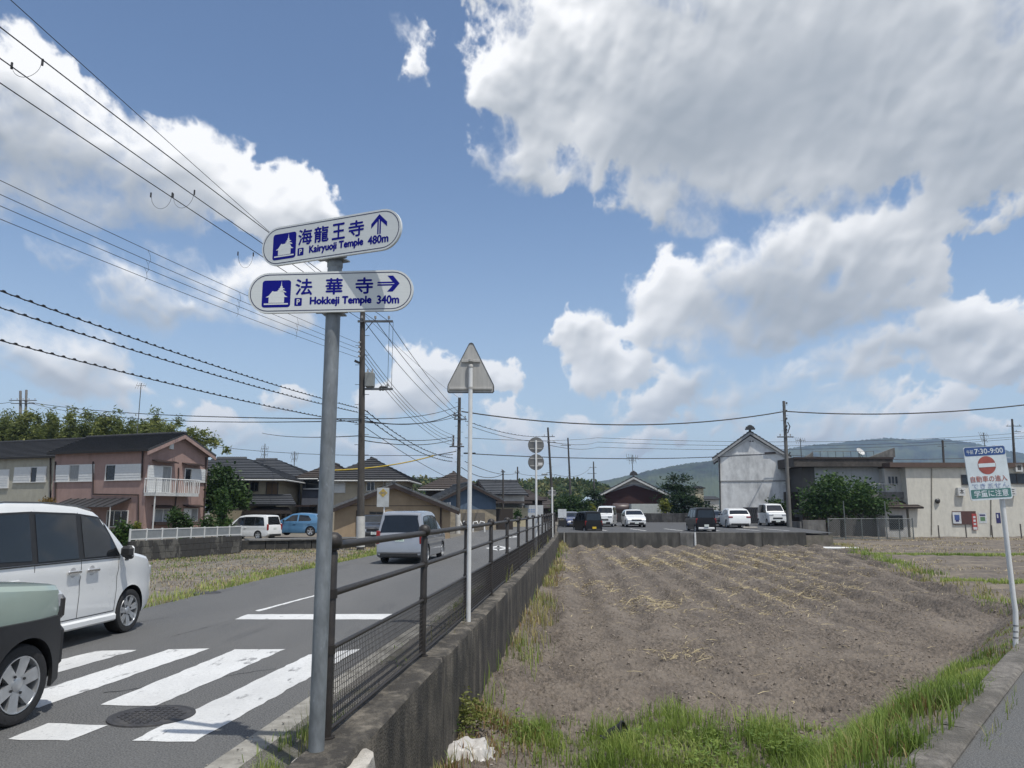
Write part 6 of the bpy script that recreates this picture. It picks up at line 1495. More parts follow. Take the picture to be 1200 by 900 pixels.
loop(on(1, 297, 297), on(2, 279, 296), .5, 'wire loop hung from the thick cables just left of the upper temple sign')
for i, (ny, py) in enumerate(((201, 403), (217.5, 409), (231, 414), (246.5, 420))):
    B = att(420.5, py); A = near_end(0, ny, B.z - .1, B)
    o = wire(A, B, .22, .0085, ['topmost', 'second from the top', 'third from the top', 'lowest'][i] + ' of four thin cables ending at insulators on the big pole', GB)
    if i < 3:
        for u in (.50, .66, .80):
            q = A.lerp(B, u) - Vector((0, 0, .22 * 4 * u * (1 - u))); MB().tube([q, q + Vector((.02, .1, -.10)), q + Vector((.03, .14, -.24)), q + Vector((0, .1, -.36))], .005, 4).build('spacer_tail', WIRE, o)
for i, (ny, py) in enumerate(((325, 479), (345, 484), (384, 496.5))):
    B = att(420.5, py, dy=-.2); A = near_end(0, ny, B.z - .1, B)
    wire(A, B, .30, .013, ['upper', 'middle', 'lower'][i] + ' of the three ringed telephone cables on the left', GC, beads=84)
# between the two roadside poles
for i, ((x0, y0), (x1, y1), r, sg, bd) in enumerate((((455.5, 377), (546, 491), .016, .35, 0), ((441, 377), (541, 491), .016, .4, 0), ((428, 378), (534, 491), .016, .45, 0), ((424, 366), (538.5, 467), .009, .2, 0),
        ((427, 408), (531, 510), .013, .7, 0), ((427, 414), (531, 514), .013, .7, 0), ((427, 419), (531, 518), .013, .7, 0), ((427, 425), (531, 522), .013, .7, 0),
        ((427, 480), (531, 537), .018, .45, 26), ((427, 487), (530, 541), .018, .45, 26), ((427, 500), (530, 562), .016, .15, 0))):
    wire(att(x0, y0, P1Y, .0), att(x1, y1, P2Y), sg, r, ['outer thick', 'middle thick', 'inner thick', 'thin topmost', 'uppermost bunched', 'second bunched', 'third bunched', 'lowest bunched', 'upper ringed', 'lower ringed', 'plain lowest'][i] + ' cable between the big pole and the pole by the triangular sign', GE, beads=bd)
# across the road and to the right
P10 = lambda y, x=28: dp(x, y, 92)
wire(P10(470), att(424, 491.5), .5, .028, 'upper long cable from the grove pole to the big pole', GD); wire(P10(472, 34), att(424, 493.5), .8, .024, 'lower long cable from the grove pole to the big pole', GD)
wire(dp(-60, 466, 92), P10(471, 14), .5, .03, 'cable leaving the picture on the left from the grove pole', GD)
wire(att(424, 491), att(538, 476, P2Y), .3, .02, 'upper cable rising from the big pole to the pole by the triangular sign', GD); wire(att(424, 493), att(538, 482.5, P2Y), .5, .028, 'thick cable rising gently from the big pole to the pole by the triangular sign', GD); wire(att(424, 495), att(538, 487.5, P2Y), .3, .02, 'thin cable just under the thick one right of the big pole', GD)
P8 = lambda y, x=920: dp(x, y, 66)
wire(att(541, 482.5, P2Y), P8(482), 1.1, .05, 'thick sagging cable from the triangular sign to the grey steel pole', GD); wire(P8(482), dp(1290, 462, 58), .75, .05, 'thick cable from the grey steel pole leaving the picture on the right', GD)
wire(att(545, 531.5, P2Y), dp(905, 531.5, 77), .45, .035, 'cable crossing in front of the white storehouse gable', GD); wire(dp(905, 531.5, 77), dp(1130, 537, 73), .3, .025, 'cable from the storehouse over the flat roofed building', GD)
wire(dp(307, 507.5, 72), att(424, 511), .2, .022, 'cable running from the cream house roof to the big pole', GD); wire(att(424, 511), att(531, 512, P2Y), .25, .022, 'upper level cable halfway up between big pole and the next pole', GD); wire(att(424, 516), att(531, 515.5, P2Y), .3, .022, 'lower level cable halfway up between big pole and the next pole', GD)
wire(dp(190, 514, 90), att(531, 533, P2Y), .7, .022, 'low cable passing over the roofs to the pole by the triangular sign', GD)
YEL = mat('yellow_cable_guard', (.42, .30, .03), .5, .1, 6)
wire(dp(376, 551.5, 44), dp(508, 534, P2Y - .5), .25, .045, 'yellow cable guard sloping up across the houses', GD, m=YEL, name='cable_guard'); wire(dp(508, 534, P2Y - .5), att(535, 529, P2Y), 0, .03, 'black tail of the yellow cable guard at the pole', GD, n=3)
wire(dp(478, 559, 60), att(534, 558, P2Y), .1, .02, 'service cable from the hip roofed house to the pole', GD)
for i, (a, b) in enumerate((((545, 541), (606, 554.5)), ((541, 548), (589, 556)))): wire(att(*a, P2Y), dp(*b, 110 if i == 0 else 72), .5, .026, ['upper', 'lower'][i] + ' cable running on from the pole towards the distant gable', GD)
wire(dp(606, 554, 118), dp(646, 556, 97), .3, .025, 'cable from the thin distant pole to the leaning lamp pole', GD)
wire(dp(545, 493, P2Y), dp(636, 511.5, 96), .4, .022, 'upper far cable from the triangular sign to the leaning lamp pole', GD, beads=20); wire(dp(547, 498, P2Y), dp(642, 517.5, 96), .4, .022, 'lower far cable from the triangular sign to the leaning lamp pole', GD)
for i, (y0, y1, y2) in enumerate(((513, 512.5, 505), (518, 517.5, 509), (522, 523.5, 511))):
    wire(dp(545 if i == 0 else 645, y0, 96), dp(700, y1 + .5, 190), .5, .035, ['top', 'middle', 'low'][i] + ' faint cable between the leaning lamp pole and the small distant pole', GD); wire(dp(700, y1 + .5, 190), dp(1225, y2, 230), 2.0, .05, ['top', 'middle', 'low'][i] + ' faint cable far off above the farmhouse and storehouse', GD)
wire(dp(649, 556, 96), dp(655, 563, 96), .15, .02, 'short cable drooping from the leaning lamp pole', GD, n=6)
wire(dp(650, 556, 96), dp(692, 548, 190), 1.0, .03, 'slanting cable from the leaning lamp pole towards the small distant pole', GD)

# ------------------------------------------------------------------ fences and low walls
t = thing('garden_wall', 'low grey block wall in front of the pinkish brown house', 'wall')
A, B = gp(150, 657, 0), gp(281, 646.5, 0); n = 9
for r_ in range(3):
    for k in range(n * 2):
        a = A.lerp(B, (k + .012 + .25 * (r_ % 2)) / (n * 2)); b_ = A.lerp(B, min(1, (k + .988 + .25 * (r_ % 2)) / (n * 2))); d = (b_ - a); ang = math.atan2(d.y, d.x)
        MB().box(((a.x + b_.x) / 2, (a.y + b_.y) / 2, -.02 + .22 * r_ + .11), (d.length, .15, .212), Matrix.Rotation(ang, 3, 'Z'), bev=.008).build('block', layer(mat('garden_block', (.105, .10, .088), .92, .25, 3, bump=.3, bscale=30), (.045, .043, .04), 1.4, (.45, .62), (1.4, 1.4, .5), .8), t)
t = thing('garden_fence', 'white framed panel fence on top of the low grey block wall', 'fence')
FP = mat('frosted_fence_panel', (.22, .235, .24), .4, .1, 5, trans=0.0); A2, B2 = A + Vector((0, 0, .64)), B + Vector((0, 0, .64)); L = (B - A).length
nP = 8; ang = math.atan2((B - A).y, (B - A).x); Mr = Matrix.Rotation(ang, 3, 'Z')
for k in range(nP + 1):
    c = A2.lerp(B2, k / nP); MB().box((c.x, c.y, c.z + .19), (.045, .045, .42), Mr).build('fence_post', FRAME, t)
    if k < nP:
        c = A2.lerp(B2, (k + .5) / nP)
        MB().box((c.x, c.y, c.z + .205), (L / nP - .06, .012, .28), Mr).build('fence_panel', FP, t)
        for z in (.05, .36): MB().box((c.x, c.y, c.z + z), (L / nP - .05, .035, .035), Mr).build('fence_rail', FRAME, t)
t = thing('yard_wall', 'low black stained wall in front of the yard with the blue hatchback', 'wall')
A, B = gp(283, 644, -.02), gp(440, 640.5, -.02)
for k in range(6):
    a, b_ = A.lerp(B, k / 6), A.lerp(B, (k + .97) / 6); MB().box(((a.x + b_.x) / 2, (a.y + b_.y) / 2, .16), ((b_ - a).length, .2, .42), Matrix.Rotation(math.atan2((B - A).y, (B - A).x), 3, 'Z'), bev=.01).build('wall_panel', layer(mat('black_stained', (.04, .038, .034), .9, .4, 3), (.09, .085, .075), 2, (.6, .75), (1, 1, .3), .6), t)
MB().box(((A.x + B.x) / 2, (A.y + B.y) / 2 + .6, .37), ((B - A).length, 1.4, .06), Matrix.Rotation(math.atan2((B - A).y, (B - A).x), 3, 'Z')).build('coping', CONC_MID, t)
# corner wall and wire fence before the flat roofed building
p0, p1_, FY = dp(941, 628, 66), dp(968, 628, 66), 66
t = thing('corner_wall', 'short grey concrete wall at the corner beside the wire fence', 'wall', (0, 0, 0))
MB().box(((p0.x + p1_.x) / 2, FY, -.05), (p1_.x - p0.x, .2, 1.75), bev=.015).build('wall_panel', CONC_MID, t); MB().box((p0.x - .1, FY + 3, -.1), (.2, 6, 1.6)).build('side_panel', CONC_MID, t)
t = thing('wire_fence', 'green grey wire mesh fence with steel posts before the leafy tree', 'fence', (0, 0, 0))
xs = [dp(x, 620, FY - .5).x for x in (971, 990.5, 1010, 1029, 1039, 1054, 1070)]
zb, ztp = -.72, dp(1000, 607.5, FY).z; MG = mat('fence_steel', (.16, .175, .17), .55, .15, 8, metal=.3)
for i, x in enumerate(xs): MB().tube([(x, FY - .5, zb - .2), (x, FY - .5, ztp + (1.45 if i in (1, 4) else .05))], .045, 8).build('post', MG, t)
for a, b_ in zip(xs[:-1], xs[1:]):
    for z in (zb + .06, ztp - .03): MB().tube([(a, FY - .5, z), (b_, FY - .5, z)], .03, 6).build('rail', MG, t)
    mb = MB(); s = .17; n = int((b_ - a) / s)
    hgt = ztp - zb
    for k in range(-int(hgt / s), n + 1):
        for sg in (1, -1):
            xa_ = a + k * s; pts = []
            for z in (zb + .06, ztp - .03):
                f_ = (z - zb) if sg == 1 else (hgt - (z - zb)); pts.append((xa_ + f_, z))
            (x0, z0), (x1, z1) = pts
            if x0 > x1: (x0, z0), (x1, z1) = (x1, z1), (x0, z0)
            if x1 <= a or x0 >= b_: continue
            u0 = max(0, (a - x0) / (x1 - x0)); u1 = min(1, (b_ - x0) / (x1 - x0))
            mb.tube([(x0 + (x1 - x0) * u0, FY - .5, z0 + (z1 - z0) * u0), (x0 + (x1 - x0) * u1, FY - .5, z0 + (z1 - z0) * u1)], .010, 3, False)
    if mb.v: mb.build('mesh_panel', MG, t)
for (x0, x1, y) in ((992, 1036, 601), (994, 1034, 604.5)):
    a, b_ = dp(x0, y, 69), dp(x1, y, 69); tag(MB().tube([tuple(Vector((0, 0, 0))), tuple(b_ - a)], .07, 6).build('drying_pole', MG, None, loc=a), 'upper long pole rack behind the wire fence' if y < 603 else 'lower long pole rack behind the wire fence', 'pole rack')
# white railings, notice and boxes along the far road side
for i, (px, lab) in enumerate(((541.5, 'white low barrier hoop at the road edge left of the white pole'), (561, 'white low barrier hoop at the road edge right of the white pole'))):
    p = dp(px, 621, 60); p.z = 0; MBq = MB().tube([(-.45, 0, 0), (-.4, 0, .75), (-.15, 0, .8), (0, 0, .5), (.15, 0, .8), (.4, 0, .75), (.45, 0, 0)], .07, 8); tag(MBq.build('barrier', FRAME, None, 60, loc=p), lab, 'barrier')
p = dp(659, 618, 66); p.z = LOTZ(66); t = thing('notice_sign', 'white notice board on two legs at the car park entrance', 'sign', p)
MB().box((0, 0, 1.15), (.72, .06, .72), bev=.01).build('board', PW, t)
for x in (-.3, .3): MB().box((x, .03, .42), (.06, .06, .9)).build('leg', STEEL_DARK, t)
MB().box((0, .1, .35), (.62, .3, .5)).build('box', BLACK, t)
for i, (px, y0, y1, lab) in enumerate(((575, 612, 600, 'weathered board fence piece beside the blue house'),)): pass
p = dp(449, 640, 37.5); p.z = 0; t = thing('diamond_sign', 'pale board with a faded yellow diamond on a white post left of the minivan', 'road sign', p)
MB().tube([(.0, 0, 0), (0, 0, dp(449, 572, 37.5).z)], .04, 8).build('pole', WHITE_POLE, t)
zc = dp(447, 583, 37.5).z; w_ = 14 / FPX * 37.5 / 2; hh = 22 / FPX * 37.5 / 2
bd = MB().box((-.06, -.06, zc), (w_ * 2, .03, hh * 2), bev=.008).build('board', mat('faded_board', (.42, .44, .44), .6, .12, 4), t)
rr = w_ * .72; o = MB().prism([(rr, 0), (0, rr), (-rr, 0), (0, -rr)], .006, XZ, (-.06, -.077, zc + hh * .48)).build('yellow_diamond', mat('faded_yellow', (.42, .30, .07), .6, .15, 8), bd); fix_normals(o)
o = MB().prism([(rr * .7, 0), (.3 * rr, .45 * rr), (.3 * rr, .15 * rr), (-.3 * rr, .15 * rr), (-.3 * rr, .45 * rr), (-.7 * rr, 0), (-.3 * rr, -.45 * rr), (-.3 * rr, -.15 * rr), (.3 * rr, -.15 * rr), (.3 * rr, -.45 * rr)], .004, XZ, (-.06, -.084, zc + hh * .48)).build('arrow_mark', mat('faded_arrow', (.25, .22, .16), .6), bd); fix_normals(o)

# ------------------------------------------------------------------ trees and shrubs
def leaf_mesh(name, C, Rr, n, size, m, aspect=.5, droop=0.0, clumps=40, shell=.55, seed=0, tight=.30):
    """leaf-sized faces in clumps spread through the crown: C centres and Rr radii of the crown's masses"""
    g = np.random.default_rng(seed + 100); C = np.asarray(C, float); Rr = np.asarray(Rr, float)
    vol = Rr.prod(1) ** .75; w = vol / vol.sum()
    ci = g.choice(len(C), clumps, p=w); d = g.normal(size=(clumps, 3)); d /= np.linalg.norm(d, axis=1)[:, None]
    rad = shell + (1 - shell) * g.random(clumps); cc = C[ci] + d * Rr[ci] * rad[:, None]; ctone = g.random(clumps)
    k = g.integers(0, clumps, n); sz = Rr[ci[k]] * tight * (.6 + .8 * g.random(n))[:, None]
    P = cc[k] + g.normal(size=(n, 3)) * sz
    a = g.normal(size=(n, 3)); a[:, 2] = a[:, 2] * .6 - droop; a /= np.linalg.norm(a, axis=1)[:, None]
    b = np.cross(a, g.normal(size=(n, 3))); b /= np.linalg.norm(b, axis=1)[:, None] + 1e-9
    s = (size * (.55 + .9 * g.random(n)))[:, None]
    V = np.stack([P, P + a * s * .5 + b * s * aspect * .5, P + a * s, P + a * s * .5 - b * s * aspect * .5], 1).reshape(-1, 3)
    Fc = np.arange(n * 4).reshape(n, 4)
    tone = np.clip(ctone[k] * .55 + g.random(n) * .5 - .05, 0, 1)
    return np_mesh(name, V, Fc, m, False, np.repeat(tone, 4)), cc
BARK = layer(mat('bark', (.06, .045, .034), .9, .3, 12, (1, 1, .3), bump=.5, bscale=20), (.10, .09, .075), 5, (.55, .7), (1, 1, 1), .5)
LEAF = leafmat('broad_leaves', (.018, .045, .010), (.085, .14, .030), (.040, .085, .018), .3)
LEAF_D = leafmat('dark_leaves', (.016, .038, .010), (.075, .125, .030), (.035, .07, .017), .3)
LEAF_Y = leafmat('yellow_leaves', (.09, .11, .014), (.26, .26, .045), (.16, .18, .025), .35)
PINE = leafmat('pine_needles', (.008, .024, .009), (.035, .07, .022), (.018, .042, .013), .2)
BAMBOO = leafmat('bamboo_leaves', (.05, .075, .018), (.30, .31, .09), (.14, .17, .045), .4)
def tree(name, label, cat, loc, C, Rr, n, size, m, trunk=.12, clumps=40, group=None, seed=0, aspect=.5, droop=0.0, shell=.55, tight=.3):
    t = thing(name, label, cat, loc, 0, group)
    me, cc = leaf_mesh('crown', C, Rr, n, size, m, aspect, droop, clumps, shell, seed, tight); link('crown', me, t)
    top = np.asarray(C)[:, 2].max(); mb = MB(); sp = Vector((0, 0, max(.2, top * .45)))
    mb.tube([(0, 0, -.4), (trunk * .3, 0, sp.z * .5), tuple(sp)], [trunk * 1.25, trunk, trunk * .85], 8)
    mb.build('trunk', BARK, t, 60); g = random.Random(seed)
    for q in list(cc)[:9]:
        q = Vector(q); s_ = sp * g.uniform(.65, 1.0); mid = s_.lerp(q, .5) + Vector((g.uniform(-.1, .1), 0, .12 * q.z * .2)); MB().tube([s_, mid, q], [trunk * .55, trunk * .32, trunk * .1], 6).build('limb', BARK, t, 60)
    return t
# bamboo grove behind the houses: each clump has its own culms and plumes
def bamboo(seed, h=12.5):
    g = random.Random(seed); t = thing('bamboo_clump', 'bamboo clump', 'bamboo', (0, 0, 0), 0, 'bamboo grove behind the houses')
    C, Rr = [], []; nC = 9
    for k in range(nC):
        a = g.uniform(0, 6.28); r = g.uniform(.1, .9); hh = h * g.uniform(.66, 1.0); ln = g.uniform(.7, 2.3); b = Vector((r * math.cos(a), r * math.sin(a), 0)); a2 = g.uniform(0, 6.28)
        pts = []
        for i in range(9):
            u = i / 8; pts.append(b + Vector((math.cos(a2) * ln * u ** 3, math.sin(a2) * ln * u ** 3, hh * (u - .10 * u ** 5))))
        MB().tube(pts, [.055 * (1 - .85 * i / 8) for i in range(9)], 6).build('culm', mat('bamboo_culm', (.10, .13, .05), .5, .2, 4), t, 60)
        for u in (.42, .52, .62, .72, .82, .92, .99):
            i = min(7, int(u * 8)); p = pts[i].lerp(pts[i + 1], u * 8 - i); C.append(tuple(p + Vector((g.uniform(-.4, .4), g.uniform(-.4, .4), -.1)))); s = .8 - .62 * u; Rr.append((s + .16, s + .16, .5))
    me, _ = leaf_mesh('plume', C, Rr, 13000, .42, BAMBOO, .26, .5, 230, .2, seed, .62); link('plume', me, t)
    return t
protos = [bamboo(s) for s in (1, 2, 3, 4)]
tops = [(-22, 480, 'leftmost bamboo clump above the beige house'), (-4, 476, 'bamboo clump left of the grove pole'), (13, 473, 'bamboo clump just behind the grove pole'), (31, 470, 'bamboo clump just right of the grove pole'), (48, 477, 'low bamboo clump right of the grove pole'), (63, 473, 'bamboo clump above the joint of the two left roofs'), (79, 476, 'bamboo clump above the left end of the pinkish house roof'), (94, 479, 'second bamboo clump over the pinkish house roof'), (108, 472, 'tallest bamboo clump over the middle of the pinkish house roof'), (123, 477, 'bamboo clump left of the tall aerial'), (137, 480, 'shaggy bamboo clump left of the tall aerial mast'), (152, 478, 'bamboo clump directly behind the tall aerial'), (167, 481, 'bamboo clump just right of the tall aerial'), (181, 477, 'last full bamboo clump over the ridge of the pinkish house'), (196, 486, 'bamboo clump thinning out above the pinkish gable'), (213, 494, 'thin bamboo clump to the right of the pinkish gable top')]
for i, (px, py, lb) in enumerate(tops):
    Yb = 84 + (i * 7) % 13; p = dp(px, 560, Yb); z = dp(px, py, Yb).z; p.z = -.2
    o = protos[i] if i < 4 else copy_tree(protos[i % 4], p)
    o.location = p; o.rotation_euler = (0, 0, i * 1.3); s = z / 11.9; o.scale = (s, s, s); o['label'] = lb
def px_tree(name, label, cat, px, ybase, Y, masses, n, size, m, **k):
    """crown masses given as (x, y, half width, half height) seen in the photograph at distance Y"""
    p = dp(px, ybase, Y); C, Rr = [], []
    for (x, y, a, b) in masses:
        q = dp(x, y, Y) - p; C.append((q.x, random.uniform(-.3, .3) * a * Y / FPX, q.z)); Rr.append((a * Y / FPX, a * Y / FPX * .9, b * Y / FPX))
    return tree(name, label, cat, p, C, Rr, n, size, m, **k)
px_tree('loose_tree', 'sparse tree with airy branches right of the pinkish house gable', 'tree', 236, 600, 72, [(228, 512, 14, 10), (246, 520, 10, 7), (262, 525, 9, 6), (236, 530, 12, 9), (218, 520, 10, 10)], 1500, .32, BAMBOO, clumps=44, tight=.26, aspect=.4, seed=3)
px_tree('garden_tree', 'dense dark green garden tree between pinkish house and tiled house', 'tree', 262, 622, 56, [(258, 565, 17, 16), (272, 578, 16, 14), (250, 585, 14, 14), (285, 585, 9, 8), (262, 552, 10, 9)], 4200, .30, LEAF_D, clumps=70, seed=5, trunk=.16)
px_tree('shrub', 'leafy upright shrub below the garden tree by the white fence', 'shrub', 262, 632, 46, [(262, 596, 9, 13), (265, 612, 8, 10), (258, 580, 6, 7)], 1600, .18, LEAF, clumps=36, seed=7, trunk=.05)
px_tree('shrub', 'yellowish low shrub at the right corner of the pinkish house', 'shrub', 248, 632, 48, [(248, 613, 11, 9), (238, 620, 7, 7), (258, 620, 8, 7)], 1500, .16, LEAF, clumps=34, seed=8, trunk=.04)
px_tree('shrub', 'dark green bush at the foot of the pinkish house beside the awning', 'shrub', 146, 648, 34, [(146, 624, 9, 11), (136, 630, 9, 11), (152, 634, 7, 9)], 2200, .13, LEAF, clumps=46, seed=9, trunk=.04)
px_tree('shrub', 'tall leafy shrub growing over the white fence before the pinkish house', 'shrub', 211, 637, 37, [(206, 606, 9, 9), (216, 617, 8, 11), (222, 628, 6, 6), (203, 598, 4, 5)], 2200, .14, LEAF_D, clumps=40, seed=10, trunk=.04)
px_tree('shrub', 'small yellow green shrub beside the white balcony post', 'shrub', 161, 640, 40, [(161, 617, 4, 6), (160, 626, 4, 5)], 700, .12, LEAF_Y, clumps=18, seed=11, trunk=.03)
px_tree('shrub', 'orange tinged shrub top showing above the white wagon roof', 'shrub', 57, 620, 46, [(57, 588, 8, 5), (50, 592, 6, 4)], 700, .14, leafmat('orange_leaves', (.10, .07, .015), (.26, .16, .04)), clumps=18, seed=12, trunk=.03)
px_tree('pine_tree', 'clipped dark pine tree with layered foliage behind the block wall', 'tree', 802, 614, 93, [(792, 561, 13, 5), (788, 571, 14, 4.5), (805, 574, 13, 5), (797, 583, 20, 5), (812, 588, 15, 5), (788, 594, 14, 5), (826, 596, 12, 5), (806, 600, 22, 6), (846, 602, 14, 6)], 6500, .42, PINE, clumps=120, seed=13, trunk=.16, aspect=.25, tight=.34, shell=.2)
px_tree('pine_tree', 'small dark pine left of the farmhouse gable', 'tree', 697, 600, 97, [(694, 579, 7, 4), (700, 586, 7, 4), (693, 591, 7, 4)], 1500, .40, PINE, clumps=40, seed=14, trunk=.08, aspect=.25)
px_tree('hedge', 'clipped dark green hedge left of the farmhouse behind the kei car', 'hedge', 672, 604, 90, [(658, 594, 9, 8), (670, 592, 9, 9), (682, 594, 9, 8), (672, 600, 18, 5)], 3600, .30, LEAF_D, clumps=90, seed=15, trunk=.05, shell=.75)
px_tree('shrub', 'round yellow green shrub right of the clipped hedge', 'shrub', 692, 604, 92, [(692, 597, 5, 5.5)], 800, .25, LEAF_Y, clumps=26, seed=16, trunk=.04)
px_tree('shrub', 'round yellow green shrub left of the layered pine tree', 'shrub', 779, 606, 90, [(779, 594, 5, 7)], 900, .25, LEAF_Y, clumps=26, seed=17, trunk=.04)
px_tree('garden_tree', 'broad bushy green tree in front of the dark flat roofed building', 'tree', 987, 624, 68.5, [(985, 575, 32, 14), (960, 584, 21, 14), (1008, 588, 24, 12), (985, 595, 36, 11), (970, 567, 14, 9), (1012, 570, 10, 8), (955, 598, 15, 9), (1026, 598, 10, 6)], 7500, .30, LEAF, clumps=150, seed=18, trunk=.16)
px_tree('shrub', 'dark bush between the storehouse base and the grey steel pole', 'shrub', 911, 612, 73, [(911, 592, 9, 7), (918, 600, 6, 8)], 1400, .24, LEAF_D, clumps=34, seed=19, trunk=.05)
px_tree('shrub', 'small green bush beside the white lettered shed', 'shrub', 607, 614, 76, [(607, 605, 4, 6)], 500, .2, LEAF, clumps=16, seed=20, trunk=.03)

# ------------------------------------------------------------------ grass, weeds, straw, clods
def scatter(n, x0, x1, y0, y1, keep):
    X = rng.uniform(x0, x1, n); Y = rng.uniform(y0, y1, n); k = keep(X, Y) > rng.random(n); return X[k], Y[k]
def nz(X, Y, s, seed=0, o=3): return fbm(X * s, Y * s, o, seed)
def front(X, Y):
    sd = lane_sd(X, Y); e = (nz(X, Y, .9, 5) - .5)
    a = smooth(.35, -.05, Y - (10.25 - .16 * X + e * 1.7)); b = smooth(.35, -.1, sd - (.95 - .055 * X + e * 1.0)) * smooth(-.06, .05, sd) * (.75 - .35 * smooth(3.0, 8, X))
    cl = smooth(.44, .60, nz(X, Y, 2.0, 15)); far = smooth(16, 10, Y)
    return np.clip(np.maximum(a, b * (.25 + .75 * far)) * (.08 + .92 * cl), 0, 1) * (X > wx(Y) + .04) * (sd > -.06)
X, Y = scatter(190000, -1.0, 9, 4.9, 14.5, front)
tn = nz(X, Y, 1.2, 25); tall = smooth(.42, .62, nz(X, Y, 1.7, 35))
dryness = smooth(1.3, .1, X - wx(Y)) * .9 + smooth(.54, .68, nz(X, Y, .8, 45)) * .6 + smooth(4.5, 8, X) * .55
dry = rng.random(len(X)) < dryness; H = (.07 + .24 * tall * rng.random(len(X)) ** 1.3 + .07 * rng.random(len(X))) * (1 - .5 * smooth(3.5, 6, X))
Z = field_s(X, Y) - .01
for sel, m_, nm, hs in ((~dry, GRASS, 'grass', 1.0), (dry & (rng.random(len(X)) < .55), DRYGRASS, 'dry_grass', .8), (dry & (rng.random(len(X)) < .5), RUSTGRASS, 'rusty_grass', .65)):
    P = np.stack([X, Y, Z], 1)[sel]; nn = sel.sum(); blades(nm, P, H[sel] * hs, .007 + .005 * rng.random(nn), .55, m_, np.clip(tn[sel] * .9 + rng.random(nn) * .5 - .25, 0, 1))
# along the foot of the wall
def foot(X, Y): d = X - wx(Y); return smooth(.75, .1, d + (nz(X, Y, 1.5, 7) - .5) * .8) * (d > .04) * (.3 + .7 * smooth(.4, .6, nz(X, Y, .9, 17)))
for nm, m_, n_, h_, seed, th in (('grass', GRASS, 26000, .38, 61, .50), ('dry_grass', DRYGRASS, 34000, .34, 62, .44), ('rusty_grass', RUSTGRASS, 16000, .22, 63, .52)):
    X, Y = scatter(n_, -1, 4.6, 8.5, FAR, lambda X, Y: foot(X, Y) * smooth(th - .06, th + .08, nz(X, Y, .55, seed)) * np.where(Y < 20, 1, .8)); nn = len(X)
    P = np.stack([X, Y, field_s(X, Y) - .01], 1); blades(nm, P, h_ * (.35 + .9 * rng.random(nn)), .006 + .0006 * Y, .5, m_, np.clip(nz(X, Y, 1.1, 70) + rng.random(nn) * .5 - .25, 0, 1))
# borders of the fields on the right, and the strips across the far fields
def border(X, Y): d = np.abs(X - field_right(Y) - .25 + (nz(X, Y, .7, 9) - .5) * .9); return smooth(.85, .2, d) * (.35 + .65 * smooth(.42, .58, nz(X, Y, 1.2, 19)))
X, Y = scatter(60000, 8, 24, 14, FAR + 2, border); nn = len(X); g_ = rng.random(nn) < smooth(.35, .65, nz(X, Y, .5, 77))
P = np.stack([X, Y, field_s(X, np.minimum(Y, FAR)) - .02], 1); Hh = .10 + .2 * rng.random(nn); Wd = .006 + .0007 * Y; tn = np.clip(nz(X, Y, 1.1, 71) + rng.random(nn) * .5 - .25, 0, 1)
blades('grass', P[g_], Hh[g_], Wd[g_], .6, GRASS, tn[g_]); blades('dry_grass', P[~g_], Hh[~g_], Wd[~g_], .6, DRYGRASS, tn[~g_])
def strips(X, Y):
    f = 0
    for c_, w_ in ((27.5, .7), (43.0, .8)): f = np.maximum(f, smooth(w_, w_ * .3, np.abs(Y - c_ + (X - 16) * .03 + (nz(X, Y, .3, 29) - .5) * 1.2)))
    return f * (X > field_right(np.minimum(Y, FAR)) + .2)
X, Y = scatter(150000, 14, 46, 25, 46, strips); nn = len(X); Zs = -1.0 + np.clip((Y - 12) / 50, 0, 1) * .22 + .06
blades('grass', np.stack([X, Y, Zs], 1), .10 + .14 * rng.random(nn), .010 + .0007 * Y, .6, GRASS, np.clip(nz(X, Y, .8, 72) * .8 + rng.random(nn) * .5 - .1, 0, 1))
# stubble in the far fields and on the left of the road
X, Y = scatter(60000, 13, 60, 20, 70, lambda X, Y: smooth(.5, .68, nz(X, Y, .35, 91)) * (X > field_right(np.minimum(Y, FAR)) + .3) * .8); nn = len(X)
blades('straw', np.stack([X, Y, -1.0 + np.clip((Y - 12) / 50, 0, 1) * .22 + .0 * X], 1), .05 + .09 * rng.random(nn), .012 + .0006 * Y, 1.0, STRAW, rng.random(nn))
rl = np.vectorize(road_left)
def stub(X, Y): d = rl(Y) - X; return (d > .15) * (.35 + .65 * smooth(.4, .6, nz(X, Y, .8, 92)))
X, Y = scatter(46000, -18, -4, 10, 38, stub); nn = len(X); blades('straw', np.stack([X, Y, np.full(nn, -.07)], 1), .035 + .06 * rng.random(nn), .009 + .0005 * Y, 1.1, STRAW, rng.random(nn) * .45)
X, Y = scatter(26000, -16, -4, 10, 34, lambda X, Y: stub(X, Y) * smooth(.50, .66, nz(X, Y, .5, 122))); nn = len(X); blades('grass', np.stack([X, Y, np.full(nn, -.07)], 1), .04 + .07 * rng.random(nn), .010 + .0005 * Y, .9, GRASS, rng.random(nn) * .6)
def verge(X, Y): d = rl(Y) - X; return smooth(1.3, .1, d + (nz(X, Y, .9, 93) - .5) * 1.0) * (d > -.08) * .9
X, Y = scatter(60000, -10, -3, 10, 40, verge); nn = len(X); g_ = rng.random(nn) < .74; P = np.stack([X, Y, np.full(nn, -.05)], 1); Hh = .05 + .11 * rng.random(nn) ** 1.5; Wd = .008 + .0006 * Y; tn = np.clip(nz(X, Y, 1.0, 94) + rng.random(nn) * .5 - .15, 0, 1)
blades('grass', P[g_], Hh[g_], Wd[g_], .6, GRASS, tn[g_]); blades('dry_grass', P[~g_], Hh[~g_], Wd[~g_], .6, DRYGRASS, tn[~g_])
